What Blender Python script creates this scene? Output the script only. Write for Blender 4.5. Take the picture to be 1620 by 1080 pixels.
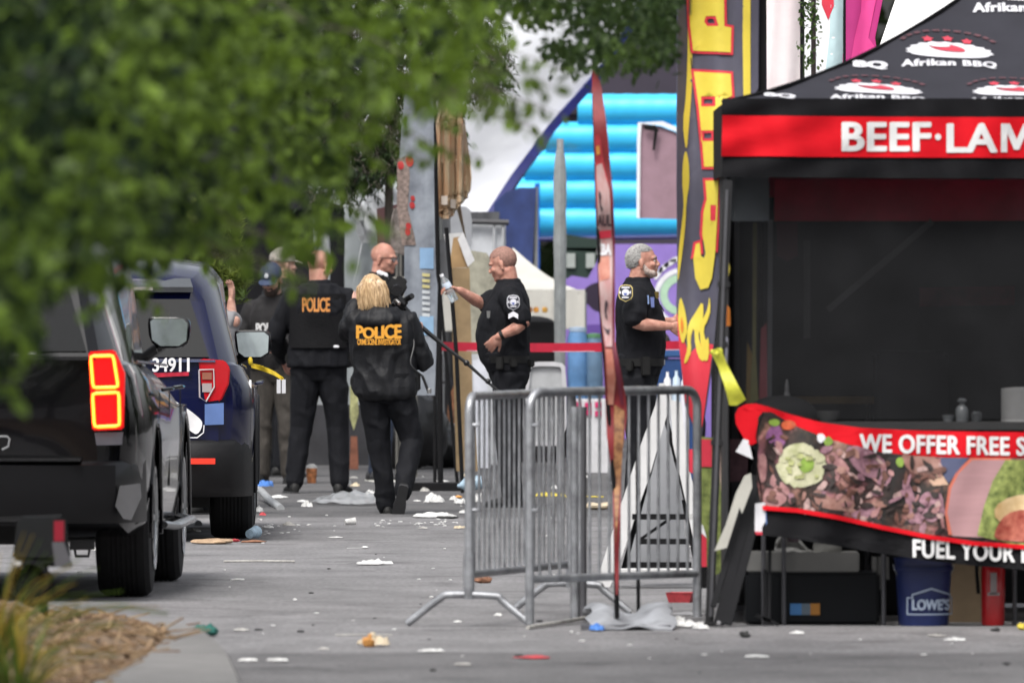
import bpy, bmesh, math, random
from mathutils import Vector, Matrix, noise
from mathutils.geometry import tessellate_polygon
for o in list(bpy.data.objects): bpy.data.objects.remove(o)
rnd = random.Random(11)
sc = bpy.context.scene
COL = sc.collection
rad = math.radians
# ------------------------------------------------------------------ camera, light, exposure
F, CX, HY, CH = 18000.0, 810.0, 440.0, 1.64      # 400 mm lens, eye height 1.64 m, horizon row
cam = bpy.data.cameras.new('camera'); cam.sensor_width = 36; cam.lens = 400
cam.shift_y = -(540 - HY) / 1620
cam.clip_start = 1; cam.clip_end = 2000
cam.dof.use_dof = True; cam.dof.focus_distance = 70; cam.dof.aperture_fstop = 7.1
camo = bpy.data.objects.new('camera', cam); COL.objects.link(camo)
camo.location = (0, 0, CH); camo.rotation_euler = (rad(90), 0, 0)
sc.camera = camo
w = bpy.data.worlds.new('World'); sc.world = w; w.use_nodes = True
nt = w.node_tree; nt.nodes.clear()
wo = nt.nodes.new('ShaderNodeOutputWorld'); bg = nt.nodes.new('ShaderNodeBackground')
sky = nt.nodes.new('ShaderNodeTexSky'); sky.sky_type = 'NISHITA'; sky.sun_disc = False
SUN_EL, SUN_AZ = rad(58), rad(200)
sky.sun_elevation = SUN_EL; sky.sun_rotation = SUN_AZ
sky.air_density = 1.0; sky.dust_density = 6.0; sky.ozone_density = 1.0
hs = nt.nodes.new('ShaderNodeHueSaturation'); hs.inputs['Saturation'].default_value = 0.28
nt.links.new(sky.outputs[0], hs.inputs['Color']); nt.links.new(hs.outputs[0], bg.inputs[0])
bg.inputs[1].default_value = 0.13
nt.links.new(bg.outputs[0], wo.inputs[0])
sl = bpy.data.lights.new('sun', 'SUN'); sl.energy = 1.3; sl.angle = rad(18); sl.color = (1, .97, .93)
so = bpy.data.objects.new('sun', sl); COL.objects.link(so)
sd = Vector((math.sin(SUN_AZ) * math.cos(SUN_EL), math.cos(SUN_AZ) * math.cos(SUN_EL), math.sin(SUN_EL)))
so.rotation_euler = sd.to_track_quat('Z', 'Y').to_euler()
sc.view_settings.view_transform = 'Standard'; sc.view_settings.look = 'None'
sc.view_settings.gamma = 1; sc.view_settings.use_curve_mapping = False
sc.view_settings.exposure = 0.68
sc.render.engine = 'CYCLES'
# ------------------------------------------------------------------ helpers
def W(px, py, D): return Vector(((px - CX) * D / F, D, CH - (py - HY) * D / F))
def GD(py): return CH * F / (py - HY)
def G(px, py): D = GD(py); return Vector(((px - CX) * D / F, D, 0))
MATS = {}
def mat(name, c, rough=.6, metal=0, var=.12, vs=9, bump=0, bs=60, coat=0, trans=0, alpha=1, emit=None, es=1, spec=.5, sheen=0, c2=None, stretch=None, objvar=0, sss=0, ior=None):
    if name in MATS: return MATS[name]
    m = bpy.data.materials.new(name); m.use_nodes = True; MATS[name] = m
    n = m.node_tree; b = n.nodes['Principled BSDF']
    b.inputs['Roughness'].default_value = rough; b.inputs['Metallic'].default_value = metal
    b.inputs['Coat Weight'].default_value = coat; b.inputs['Transmission Weight'].default_value = trans
    b.inputs['Alpha'].default_value = alpha; b.inputs['Specular IOR Level'].default_value = spec
    b.inputs['Sheen Weight'].default_value = sheen
    if ior: b.inputs['IOR'].default_value = ior
    if sss:
        b.inputs['Subsurface Weight'].default_value = sss; b.inputs['Subsurface Radius'].default_value = (.012, .004, .002)
    tc = n.nodes.new('ShaderNodeTexCoord'); co = tc.outputs['Object']
    if stretch:
        mp = n.nodes.new('ShaderNodeMapping'); mp.inputs['Scale'].default_value = stretch
        n.links.new(co, mp.inputs[0]); co = mp.outputs[0]
    no = n.nodes.new('ShaderNodeTexNoise'); no.inputs['Scale'].default_value = vs; no.inputs['Detail'].default_value = 6
    no.inputs['Roughness'].default_value = .6
    n.links.new(co, no.inputs['Vector'])
    mx = n.nodes.new('ShaderNodeMix'); mx.data_type = 'RGBA'
    ra = n.nodes.new('ShaderNodeMapRange'); ra.inputs[1].default_value = .3; ra.inputs[2].default_value = .7
    n.links.new(no.outputs[0], ra.inputs[0]); n.links.new(ra.outputs[0], mx.inputs[0])
    c = tuple(c)
    A = tuple(x * (1 - var) for x in c) + (1,)
    B = (tuple(min(1, x * (1 + var)) for x in c) + (1,)) if c2 is None else tuple(c2) + (1,)
    mx.inputs[6].default_value = A; mx.inputs[7].default_value = B
    out = mx.outputs[2]
    if objvar:
        oi = n.nodes.new('ShaderNodeObjectInfo'); h = n.nodes.new('ShaderNodeHueSaturation')
        r2 = n.nodes.new('ShaderNodeMapRange'); r2.inputs[3].default_value = 1 - objvar; r2.inputs[4].default_value = 1 + objvar
        n.links.new(oi.outputs['Random'], r2.inputs[0]); n.links.new(r2.outputs[0], h.inputs['Value'])
        n.links.new(out, h.inputs['Color']); out = h.outputs[0]
    n.links.new(out, b.inputs['Base Color'])
    if bump:
        n2 = n.nodes.new('ShaderNodeTexNoise'); n2.inputs['Scale'].default_value = bs; n2.inputs['Detail'].default_value = 5
        n.links.new(co, n2.inputs['Vector'])
        bp = n.nodes.new('ShaderNodeBump'); bp.inputs['Strength'].default_value = bump; bp.inputs['Distance'].default_value = .01
        n.links.new(n2.outputs[0], bp.inputs['Height']); n.links.new(bp.outputs[0], b.inputs['Normal'])
    if emit:
        b.inputs['Emission Color'].default_value = tuple(emit) + (1,); b.inputs['Emission Strength'].default_value = es
    return m
FR = {}
def tag(o, label=None, cat=None, group=None, kind=None):
    if label: o['label'] = label
    if cat: o['category'] = cat
    if group: o['group'] = group
    if kind: o['kind'] = kind
    return o
def thing(name, label, cat, loc=(0, 0, 0), rz=0, group=None, rx=0, ry=0):
    o = bpy.data.objects.new(name, None); COL.objects.link(o); o.empty_display_size = .1
    o.location = loc; o.rotation_euler = (rx, ry, rz)
    FR[o.name] = Matrix.Translation(Vector(loc)) @ o.rotation_euler.to_matrix().to_4x4()
    return tag(o, label, cat, group)
def frame_of(p): return FR[p.name] if p else Matrix()
class M:
    def __init__(s): s.v = []; s.f = []; s.m = []
    def add(s, vs, fs, m=0):
        k = len(s.v); s.v += [Vector(v) for v in vs]
        for f in fs: s.f.append(tuple(i + k for i in f)); s.m.append(m)
        return s
    def box(s, c, d, rot=None, m=0, taper=1):
        x, y, z = [a / 2 for a in d]; c = Vector(c)
        vs = [Vector((sx * x * (taper if sz > 0 else 1), sy * y * (taper if sz > 0 else 1), sz * z)) for sz in (-1, 1) for sx, sy in ((-1, -1), (1, -1), (1, 1), (-1, 1))]
        if rot is not None:
            if not isinstance(rot, Matrix): rot = Matrix.Rotation(rot, 3, 'Z')
            vs = [rot @ v for v in vs]
        return s.add([v + c for v in vs], [(3, 2, 1, 0), (4, 5, 6, 7), (0, 1, 5, 4), (1, 2, 6, 5), (2, 3, 7, 6), (3, 0, 4, 7)], m)
    def bar(s, a, b, w, t, m=0, up=(0, 0, 1)):
        a = Vector(a); b = Vector(b); d = (b - a); L = d.length; d.normalize(); up = Vector(up)
        x = d.cross(up)
        if x.length < 1e-4: x = d.cross(Vector((0, 1, 0)))
        x.normalize(); y = x.cross(d)
        return s.box((a + b) / 2, (w, t, L), Matrix((x, y, d)).transposed(), m)
    def tube(s, pts, r, n=8, m=0, cap=True, flat=1, flatdir=None):
        pts = [Vector(p) for p in pts]; N = len(pts)
        rs = r if isinstance(r, (list, tuple)) else [r] * N
        vs = []; prev = None
        for i, p in enumerate(pts):
            t = (pts[min(i + 1, N - 1)] - pts[max(i - 1, 0)])
            t = t.normalized() if t.length > 1e-9 else Vector((0, 0, 1))
            if prev is None:
                a = flatdir and Vector(flatdir) or (Vector((0, 0, 1)) if abs(t.z) < .9 else Vector((1, 0, 0)))
                u = (a - t * a.dot(t)).normalized()
            else: u = (prev - t * prev.dot(t)).normalized()
            prev = u; v = t.cross(u)
            for k in range(n):
                an = 2 * math.pi * k / n
                vs.append(p + (u * math.cos(an) * flat + v * math.sin(an)) * rs[i])
        fs = [(i * n + k, i * n + (k + 1) % n, (i + 1) * n + (k + 1) % n, (i + 1) * n + k) for i in range(N - 1) for k in range(n)]
        if cap: fs += [tuple(range(n - 1, -1, -1)), tuple((N - 1) * n + k for k in range(n))]
        return s.add(vs, fs, m)
    def limb(s, pts, rs, n=12, m=0):
        pts = [Vector(p) for p in pts]
        d0 = (pts[0] - pts[1]).normalized(); d1 = (pts[-1] - pts[-2]).normalized()
        P = [pts[0] + d0 * rs[0] * .95, pts[0] + d0 * rs[0] * .75] ; Q = [rs[0] * .25, rs[0] * .66]
        P += pts; Q += list(rs)
        P += [pts[-1] + d1 * rs[-1] * .75, pts[-1] + d1 * rs[-1] * .95]; Q += [rs[-1] * .66, rs[-1] * .25]
        return s.tube(P, Q, n, m)
    def ell(s, c, r, rot=None, n=14, k=9, m=0):
        vs = []; c = Vector(c)
        for i in range(1, k):
            th = math.pi * i / k
            for j in range(n):
                ph = 2 * math.pi * j / n
                v = Vector((r[0] * math.sin(th) * math.cos(ph), r[1] * math.sin(th) * math.sin(ph), r[2] * math.cos(th)))
                vs.append((rot @ v if rot else v) + c)
        a = Vector((0, 0, r[2])); b = -a
        vs += [(rot @ a if rot else a) + c, (rot @ b if rot else b) + c]
        T = len(vs) - 2; fs = []
        for i in range(k - 2):
            for j in range(n): fs.append((i * n + j, (i + 1) * n + j, (i + 1) * n + (j + 1) % n, i * n + (j + 1) % n))
        for j in range(n):
            fs.append((T, j, (j + 1) % n)); fs.append((T + 1, (k - 2) * n + (j + 1) % n, (k - 2) * n + j))
        return s.add(vs, fs, m)
    def loft(s, rings, m=0, cap=True, closed=True):
        n = len(rings[0]); vs = [v for r in rings for v in r]; fs = []
        for i in range(len(rings) - 1):
            for k in range(n if closed else n - 1): fs.append((i * n + k, i * n + (k + 1) % n, (i + 1) * n + (k + 1) % n, (i + 1) * n + k))
        if cap: fs += [tuple(range(n - 1, -1, -1)), tuple((len(rings) - 1) * n + k for k in range(n))]
        return s.add(vs, fs, m)
    def lathe(s, prof, c=(0, 0, 0), n=20, m=0, rot=None):
        vs = []; c = Vector(c)
        for r, z in prof:
            for k in range(n):
                a = 2 * math.pi * k / n; v = Vector((r * math.cos(a), r * math.sin(a), z))
                vs.append((rot @ v if rot else v) + c)
        N = len(prof)
        fs = [(i * n + k, i * n + (k + 1) % n, (i + 1) * n + (k + 1) % n, (i + 1) * n + k) for i in range(N - 1) for k in range(n)]
        fs += [tuple(range(n - 1, -1, -1)), tuple((N - 1) * n + k for k in range(n))]
        return s.add(vs, fs, m)
    def prism(s, pts, off, m=0):
        pts = [Vector(p) for p in pts]; off = Vector(off); n = len(pts)
        tri = tessellate_polygon([pts])
        fs = [tuple(t) for t in tri] + [tuple(i + n for i in reversed(t)) for t in tri] + [(i, (i + 1) % n, (i + 1) % n + n, i + n) for i in range(n)]
        return s.add(pts + [p + off for p in pts], fs, m)
    def grid(s, fn, nu, nv, m=0, thick=0):
        vs = [fn(i / nu, j / nv) for j in range(nv + 1) for i in range(nu + 1)]
        fs = [(j * (nu + 1) + i, j * (nu + 1) + i + 1, (j + 1) * (nu + 1) + i + 1, (j + 1) * (nu + 1) + i) for j in range(nv) for i in range(nu)]
        return s.add(vs, fs, m)
    def mesh(s, name, T=None):
        me = bpy.data.meshes.new(name)
        vs = [T @ v for v in s.v] if T else s.v
        me.from_pydata([tuple(v) for v in vs], [], s.f)
        me.polygons.foreach_set('material_index', s.m); me.update()
        return me
    def build(s, name, mats, parent=None, smooth=40, world=True, fix=True, solid=0, bevel=0, label=None):
        T = frame_of(parent).inverted() if (parent and world) else None
        me = s.mesh(name, T)
        if fix or bevel or solid:
            bm = bmesh.new(); bm.from_mesh(me)
            if fix: bmesh.ops.recalc_face_normals(bm, faces=bm.faces)
            if bevel:
                es = [e for e in bm.edges if len(e.link_faces) == 2 and e.calc_face_angle(0) > rad(35)]
                bmesh.ops.bevel(bm, geom=es, offset=bevel, segments=2, affect='EDGES', clamp_overlap=True)
            if solid: bmesh.ops.solidify(bm, geom=bm.faces[:], thickness=solid)
            bm.to_mesh(me); bm.free()
        return finish(me, name, mats, parent, smooth, label)
def finish(me, name, mats, parent=None, smooth=40, label=None):
    for m in (mats if isinstance(mats, (list, tuple)) else [mats]): me.materials.append(m)
    if smooth:
        me.polygons.foreach_set('use_smooth', [True] * len(me.polygons)); me.set_sharp_from_angle(angle=rad(smooth))
    o = bpy.data.objects.new(name, me); COL.objects.link(o)
    if parent: o.parent = parent; FR[o.name] = frame_of(parent)
    else: FR[o.name] = Matrix()
    if label: o['label'] = label
    return o
def remesh(mb, voxel, smooth=3, fac=.5, wr=None, T=None):
    me = mb.mesh('tmp'); bm = bmesh.new(); bm.from_mesh(me); bmesh.ops.recalc_face_normals(bm, faces=bm.faces); bm.to_mesh(me); bm.free()
    o = bpy.data.objects.new('tmp', me); COL.objects.link(o)
    r = o.modifiers.new('r', 'REMESH'); r.mode = 'VOXEL'; r.voxel_size = voxel; r.adaptivity = 0
    if smooth:
        q = o.modifiers.new('s', 'SMOOTH'); q.factor = fac; q.iterations = smooth
    dg = bpy.context.evaluated_depsgraph_get(); ev = o.evaluated_get(dg)
    out = bpy.data.meshes.new_from_object(ev)
    bpy.data.objects.remove(o); bpy.data.meshes.remove(me)
    if wr:
        amp, scl, seed = wr
        ns = [v.normal.copy() for v in out.vertices]
        for v, nn in zip(out.vertices, ns):
            c = v.co
            q = Vector((c.x * scl, c.y * scl, c.z * scl * .55 + .6 * noise.noise(c * 7 + Vector((seed, 0, 0))))) + Vector((seed, seed, 0))
            a = noise.noise(q); b = noise.noise(q * 2.3)
            v.co = c + nn * amp * ((1 - abs(a) * 2.2) * .8 + b * .5)
    out.materials.clear()
    return out
def subdiv(bm, L, it=5):
    for _ in range(it):
        es = [e for e in bm.edges if e.calc_length() > L]
        if not es: break
        bmesh.ops.subdivide_edges(bm, edges=es, cuts=1, use_grid_fill=False)
        bmesh.ops.triangulate(bm, faces=[f for f in bm.faces if len(f.verts) > 3])
def smoothpoly(pts, it=2):
    for _ in range(it):
        q = []
        for i in range(len(pts)):
            a = pts[i]; b = pts[(i + 1) % len(pts)]
            q += [(a[0] * .75 + b[0] * .25, a[1] * .75 + b[1] * .25), (a[0] * .25 + b[0] * .75, a[1] * .25 + b[1] * .75)]
        pts = q
    return pts
def offpoly(pts, d):
    n = len(pts); A = sum(pts[i][0] * pts[(i + 1) % n][1] - pts[(i + 1) % n][0] * pts[i][1] for i in range(n))
    sgn = 1 if A > 0 else -1; out = []
    for i in range(n):
        a, b, c = Vector(pts[i - 1]), Vector(pts[i]), Vector(pts[(i + 1) % n])
        e1 = (b - a); e2 = (c - b)
        if e1.length < 1e-6 or e2.length < 1e-6: out.append(tuple(b)); continue
        e1.normalize(); e2.normalize()
        n1 = Vector((e1.y, -e1.x)) * sgn; n2 = Vector((e2.y, -e2.x)) * sgn
        k = (n1 + n2); k = k / max(.5, k.length_squared / 2)
        out.append(tuple(b + k * d))
    return out
# a printed or cut shape: loops in picture units at distance D, mapped through fn(px,py)->Vector
def sheet(name, loops, D, mats, parent=None, off=0, rip=None, L=.05, thick=0, mapf=None, label=None, smooth=60):
    vv = []; pl = []
    for lp in loops:
        pl.append([Vector((p[0], -p[1], 0)) for p in lp]); vv += [(p[0], p[1]) for p in lp]
    tri = tessellate_polygon(pl)
    bm = bmesh.new(); s = D / F
    bv = [bm.verts.new((p[0] * s, p[1] * s, 0)) for p in vv]
    for t in tri:
        try: bm.faces.new([bv[i] for i in t])
        except ValueError: pass
    bmesh.ops.triangulate(bm, faces=bm.faces[:])
    subdiv(bm, L, 7)
    return fin_sheet(bm, name, D, mats, parent, off, rip, thick, mapf, label, smooth)
def fin_sheet(bm, name, D, mats, parent, off, rip, thick, mapf, label, smooth=60):
    s = D / F; dl = bm.verts.layers.float.get('dz')
    for v in bm.verts:
        px, py = v.co.x / s, v.co.y / s
        p = mapf(px, py) if mapf else W(px, py, D)
        if rip: p.y += rip(px, py)
        p.y -= off + (v[dl] if dl else 0); v.co = p
    for f in bm.faces:
        f.normal_update()
        if f.normal.y > 0: f.normal_flip()
    if thick: bmesh.ops.solidify(bm, geom=bm.faces[:], thickness=thick)
    T = frame_of(parent).inverted() if parent else Matrix()
    bmesh.ops.transform(bm, matrix=T, verts=bm.verts)
    me = bpy.data.meshes.new(name); bm.to_mesh(me); bm.free()
    return finish(me, name, mats, parent, smooth, label)
def textmesh(txt, bold=.0, space=1.0, shear=0):
    cu = bpy.data.curves.new('t', 'FONT'); cu.body = txt; cu.offset = bold; cu.space_character = space; cu.shear = shear
    cu.resolution_u = 4
    o = bpy.data.objects.new('t', cu); COL.objects.link(o)
    dg = bpy.context.evaluated_depsgraph_get()
    me = bpy.data.meshes.new_from_object(o.evaluated_get(dg)); bpy.data.objects.remove(o)
    return me
# text fitted into a box of picture units; warp(px,py)->(px,py)
def text(txt, box, D, m, parent=None, off=.004, rip=None, bold=.02, space=1.0, warp=None, name='lettering', mapf=None, L=.06, ext=None, shear=0, label=None):
    me = textmesh(txt, min(bold, .012), space, shear)
    xs = [v.co.x for v in me.vertices]; ys = [v.co.y for v in me.vertices]
    x0, x1, y0, y1 = min(xs), max(xs), min(ys), max(ys)
    bm = bmesh.new(); bm.from_mesh(me); s = D / F
    if bold > .015:
        x0 -= bold; x1 += bold; g0 = bm.verts[:] + bm.edges[:] + bm.faces[:]
        for dx, dy in ((bold, 0), (-bold, 0), (bold * .5, bold * .5), (-bold * .5, -bold * .5)):
            d_ = bmesh.ops.duplicate(bm, geom=g0); bmesh.ops.translate(bm, verts=[e for e in d_['geom'] if isinstance(e, bmesh.types.BMVert)], vec=(dx, dy, 0))
    dl = bm.verts.layers.float.new('dz'); bm.verts.ensure_lookup_table(); nv = max(1, len(me.vertices))
    for i, v in enumerate(bm.verts): v[dl] = (i // nv) * .0004
    for v in bm.verts:
        px = box[0] + (v.co.x - x0) / (x1 - x0) * (box[2] - box[0])
        py = box[3] - (v.co.y - y0) / (y1 - y0) * (box[3] - box[1])
        if warp: px, py = warp(px, py)
        v.co = (px * s, py * s, 0)
    bmesh.ops.triangulate(bm, faces=bm.faces[:])
    subdiv(bm, L, 4)
    return fin_sheet(bm, name, D, m, parent, off, rip, 0, mapf, label)
def bezier(pts, n=8):
    # Catmull-Rom through points
    P = [Vector(p) for p in pts]; out = []
    for i in range(len(P) - 1):
        a, b, c, d = P[max(i - 1, 0)], P[i], P[i + 1], P[min(i + 2, len(P) - 1)]
        for k in range(n):
            t = k / n
            out.append(.5 * ((2 * b) + (c - a) * t + (2 * a - 5 * b + 4 * c - d) * t * t + (3 * b - a - 3 * c + d) * t ** 3))
    out.append(P[-1]); return out
# ------------------------------------------------------------------ ground
def asphalt():
    m = bpy.data.materials.new('asphalt'); m.use_nodes = True; n = m.node_tree; b = n.nodes['Principled BSDF']
    tc = n.nodes.new('ShaderNodeTexCoord')
    def noi(scale, det=5, st=None):
        t = n.nodes.new('ShaderNodeTexNoise'); t.inputs['Scale'].default_value = scale; t.inputs['Detail'].default_value = det
        if st:
            mp = n.nodes.new('ShaderNodeMapping'); mp.inputs['Scale'].default_value = st
            n.links.new(tc.outputs['Object'], mp.inputs[0]); n.links.new(mp.outputs[0], t.inputs['Vector'])
        else: n.links.new(tc.outputs['Object'], t.inputs['Vector'])
        return t.outputs[0]
    def mth(op, a, bb, clamp=False):
        k = n.nodes.new('ShaderNodeMath'); k.operation = op; k.use_clamp = clamp
        for i, v in enumerate((a, bb)):
            if isinstance(v, (int, float)): k.inputs[i].default_value = v
            else: n.links.new(v, k.inputs[i])
        return k.outputs[0]
    def rng(v, a, b_, c, d):
        k = n.nodes.new('ShaderNodeMapRange'); n.links.new(v, k.inputs[0])
        for i, q in enumerate((a, b_, c, d)): k.inputs[i + 1].default_value = q
        return k.outputs[0]
    sp = n.nodes.new('ShaderNodeSeparateXYZ'); n.links.new(tc.outputs['Object'], sp.inputs[0])
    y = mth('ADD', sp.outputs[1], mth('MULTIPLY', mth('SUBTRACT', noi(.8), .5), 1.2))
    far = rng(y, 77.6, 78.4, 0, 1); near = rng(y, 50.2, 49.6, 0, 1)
    base = rng(noi(.9, 4), .3, .7, .155, .20)
    base = mth('MULTIPLY', base, rng(noi(1, 6, (38, 9, 1)), .3, .7, .80, 1.20))
    base = mth('MULTIPLY', base, rng(noi(3.5, 8, (1, .35, 1)), .3, .7, .84, 1.14))
    base = mth('MULTIPLY', base, rng(noi(260, 2), .25, .75, .72, 1.28))
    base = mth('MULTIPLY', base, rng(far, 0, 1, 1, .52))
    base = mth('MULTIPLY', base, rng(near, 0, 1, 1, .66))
    vo = n.nodes.new('ShaderNodeTexVoronoi'); vo.feature = 'DISTANCE_TO_EDGE'; vo.inputs['Scale'].default_value = .33
    va = n.nodes.new('ShaderNodeVectorMath'); va.operation = 'ADD'
    tn = n.nodes.new('ShaderNodeTexNoise'); tn.inputs['Scale'].default_value = 1.6; tn.inputs['Detail'].default_value = 6
    n.links.new(tc.outputs['Object'], tn.inputs['Vector']); n.links.new(tc.outputs['Object'], va.inputs[0]); n.links.new(tn.outputs['Color'], va.inputs[1])
    n.links.new(va.outputs[0], vo.inputs['Vector'])
    base = mth('MULTIPLY', base, rng(vo.outputs[0], .0, .008, .6, 1))
    st = rng(noi(1.7, 6), .58, .66, 1, .70)
    base = mth('MULTIPLY', base, rng(noi(7, 3), .66, .72, 1, .62))
    base = mth('MULTIPLY', base, st)
    cb = n.nodes.new('ShaderNodeCombineColor')
    n.links.new(mth('MULTIPLY', base, 1.01), cb.inputs[0]); n.links.new(mth('MULTIPLY', base, .99), cb.inputs[1]); n.links.new(mth('MULTIPLY', base, 1.01), cb.inputs[2])
    n.links.new(cb.outputs[0], b.inputs['Base Color'])
    b.inputs['Roughness'].default_value = .85
    bp = n.nodes.new('ShaderNodeBump'); bp.inputs['Strength'].default_value = .5; bp.inputs['Distance'].default_value = .004
    n.links.new(noi(180, 3), bp.inputs['Height']); n.links.new(bp.outputs[0], b.inputs['Normal'])
    return m
g = M(); g.add([(-900, -300, 0), (900, -300, 0), (900, 1500, 0), (-900, 1500, 0)], [(0, 1, 2, 3)])
o = g.build('asphalt_ground', asphalt(), fix=False, smooth=0); tag(o, kind='structure')
# far slab of kerb and pavement behind the people (line where the stalls stand)
# ---------------- foreground planting island
MUL = mat('mulch_soil', (.16, .11, .07), .95, vs=14, var=.5, bump=1, bs=40)
CON = mat('kerb_concrete', (.19, .185, .18), .85, vs=5, var=.16, bump=.5, bs=120)
def isl(px, py, z=.15): D = (CH - z) * F / (py - HY); return Vector(((px - CX) * D / F, D, z))
outer = [(-260, 972), (60, 970), (170, 972), (262, 980), (318, 994), (352, 1018), (372, 1052), (386, 1090), (410, 1180), (440, 1300)]
inner = [(-260, 976), (60, 974), (150, 977), (222, 984), (256, 994), (262, 1008), (236, 1030), (190, 1056), (140, 1086), (60, 1160), (0, 1260)]
op = [isl(*p) for p in outer]; ip = [isl(*p) for p in inner]
k = M()
def resamp(P, n):
    L = [0]
    for a, b in zip(P, P[1:]): L.append(L[-1] + (b - a).length)
    out = []
    for i in range(n + 1):
        t = L[-1] * i / n; j = max(q for q in range(len(L)) if L[q] <= t + 1e-9); j = min(j, len(P) - 2)
        u = (t - L[j]) / max(1e-9, L[j + 1] - L[j]); out.append(P[j].lerp(P[j + 1], u))
    return out
NO = 60
O2 = resamp(bezier(op, 6), NO); I2 = resamp(bezier(ip, 6), NO)
rings = []
for a, b in zip(O2, I2):
    d = (b - a).normalized()
    rings.append([Vector((a.x, a.y, 0)) - d * .012, a - Vector((0, 0, .02)) - d * .004, a + d * .015, b, b - Vector((0, 0, .12))])
k.loft(rings, cap=False, closed=False)
o = k.build('kerb', CON, smooth=50); tag(o, kind='structure')
cen = Vector((-4.2, 45, .3))
mm = M()
def fan(u, v):
    a = I2[int(round(u * NO))]; q = a.lerp(Vector((-4.5, 44.0, .15)), v)
    h = .16 * min(1, v * 6) ** .6 * (1 if v > 0 else 0)
    q.z = .13 + h * .55 + .035 * noise.noise(q * 5) + .02 * noise.noise(q * 17)
    return q
mm.grid(fan, NO, 46)
o = mm.build('mulch_bed', MUL, smooth=60); tag(o, kind='structure')
# wood chips and straw on the bed
CH1 = mat('dry_straw', (.50, .36, .20), .9, vs=9, var=.35, c2=(.14, .075, .045))
cm = M()
for i in range(5200):
    u = rnd.random(); v = rnd.random() ** 1.6 * .75
    p = fan(u, v) + Vector((rnd.uniform(-.03, .03), rnd.uniform(-.05, .05), .006))
    L = rnd.uniform(.03, .09) if rnd.random() < .85 else rnd.uniform(.1, .26); a = rnd.uniform(0, math.pi); t = rnd.uniform(-.35, .35)
    d = Vector((math.cos(a), math.sin(a) * .8, t)) * L
    cm.bar(p, p + d, rnd.uniform(.006, .018), .006)
o = cm.build('wood_chips', CH1, smooth=0, fix=False); tag(o, 'pale tan wood chips and straw covering the planting island', 'mulch', kind='stuff')
# yellow-green strap leaved grass plants at the left edge
def grass_plant(name, label, x, y, n, hgt, seed, spread=.5):
    r = random.Random(seed); t = thing(name, label, 'plant', (x, y, .2)); ms = [M(), M()]
    for i in range(n):
        a = r.uniform(0, 6.28); L = hgt * r.uniform(.6, 1.15); lean = r.uniform(.15, 1) * spread
        P = []
        for k in range(8):
            u = k / 7; q = Vector((x, y, .2)) + Vector((math.cos(a), math.sin(a), 0)) * (lean * L * (u ** 1.7) + .03) + Vector((0, 0, L * (u - .55 * lean * u ** 2.6)))
            P.append(q)
        wd = r.uniform(.004, .010); sd_ = Vector((-math.sin(a), math.cos(a), 0))
        vs = []
        for k, q in enumerate(P):
            ww = wd * (1 - (k / 7) ** 2 * .9); vs += [q - sd_ * ww, q + Vector((0, 0, -.004)), q + sd_ * ww]
        fs = []
        for k in range(7): fs += [(3 * k, 3 * k + 1, 3 * k + 4, 3 * k + 3), (3 * k + 1, 3 * k + 2, 3 * k + 5, 3 * k + 4)]
        ms[0 if r.random() < .5 else 1].add(vs, fs)
    for mb, mt in zip(ms, (mat('yellow_blade', (.50, .36, .05), .5, vs=12, var=.3), mat('green_blade', (.13, .22, .03), .5, vs=12, var=.3))):
        o = mb.build('blade', mt, t, fix=False); o['kind'] = 'stuff'
    return t
grass_plant('ornamental_grass', 'clump of yellow and green strap leaves at the left edge of the planting island', -1.76, 38.0, 110, .62, 3, .95)
grass_plant('ornamental_grass', 'low sprawling tuft of yellowing blades in front of the dark ground light', -1.62, 37.4, 50, .42, 5, .95)
# dark ground light in the bed
def ground_light():
    x, y = (66 - CX) * 47.6 / F, 47.6
    t = thing('landscape_light', 'blurred dark boxy landscape light with a red marker on the planting island', 'landscape light', (x, y, .15), rad(-12)); t.scale = (1.3, 1.3, 1.3)
    f = FR[t.name]; DK = mat('dark_plastic', (.006, .007, .008), .7, var=.2, spec=.2)
    def L(v): return v
    b = M(); b.box((0, 0, .31), (.17, .12, .14), taper=.82); b.box((0, 0, .235), (.15, .11, .03)); b.build('housing', DK, t, world=False, bevel=.01)
    b = M(); b.lathe([(.068, -.045), (.07, .04), (.055, .045), (.05, .01)], (-.02, -.05, .165), 20, rot=Matrix.Rotation(rad(75), 3, 'X')); b.build('lens_barrel', mat('barrel_dull', (.005, .005, .006), .85, spec=.1), t, world=False)
    b = M(); b.tube([(0, .03, -.02), (0, .03, .26)], .014); b.build('stake', DK, t, world=False)
    b = M(); b.box((.073, -.058, .335), (.032, .012, .065)); b.build('reflector', mat('red_reflector', (.22, .006, .02), .4), t, world=False)
    b = M(); b.prism([(.05, -.064, .30), (.088, -.064, .30), (.118, -.064, .22), (.06, -.064, .22)], (0, .012, 0)); b.build('sticker', mat('grey_sticker', (.07, .07, .08), .8), t, world=False)
    b = M(); b.ell((-.06, -.065, .225), (.022, .016, .014)); b.build('knob', mat('knob_grey', (.25, .25, .25), .5), t, world=False); mat('chrome', (.8, .8, .82), .12, 1)
ground_light()
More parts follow.
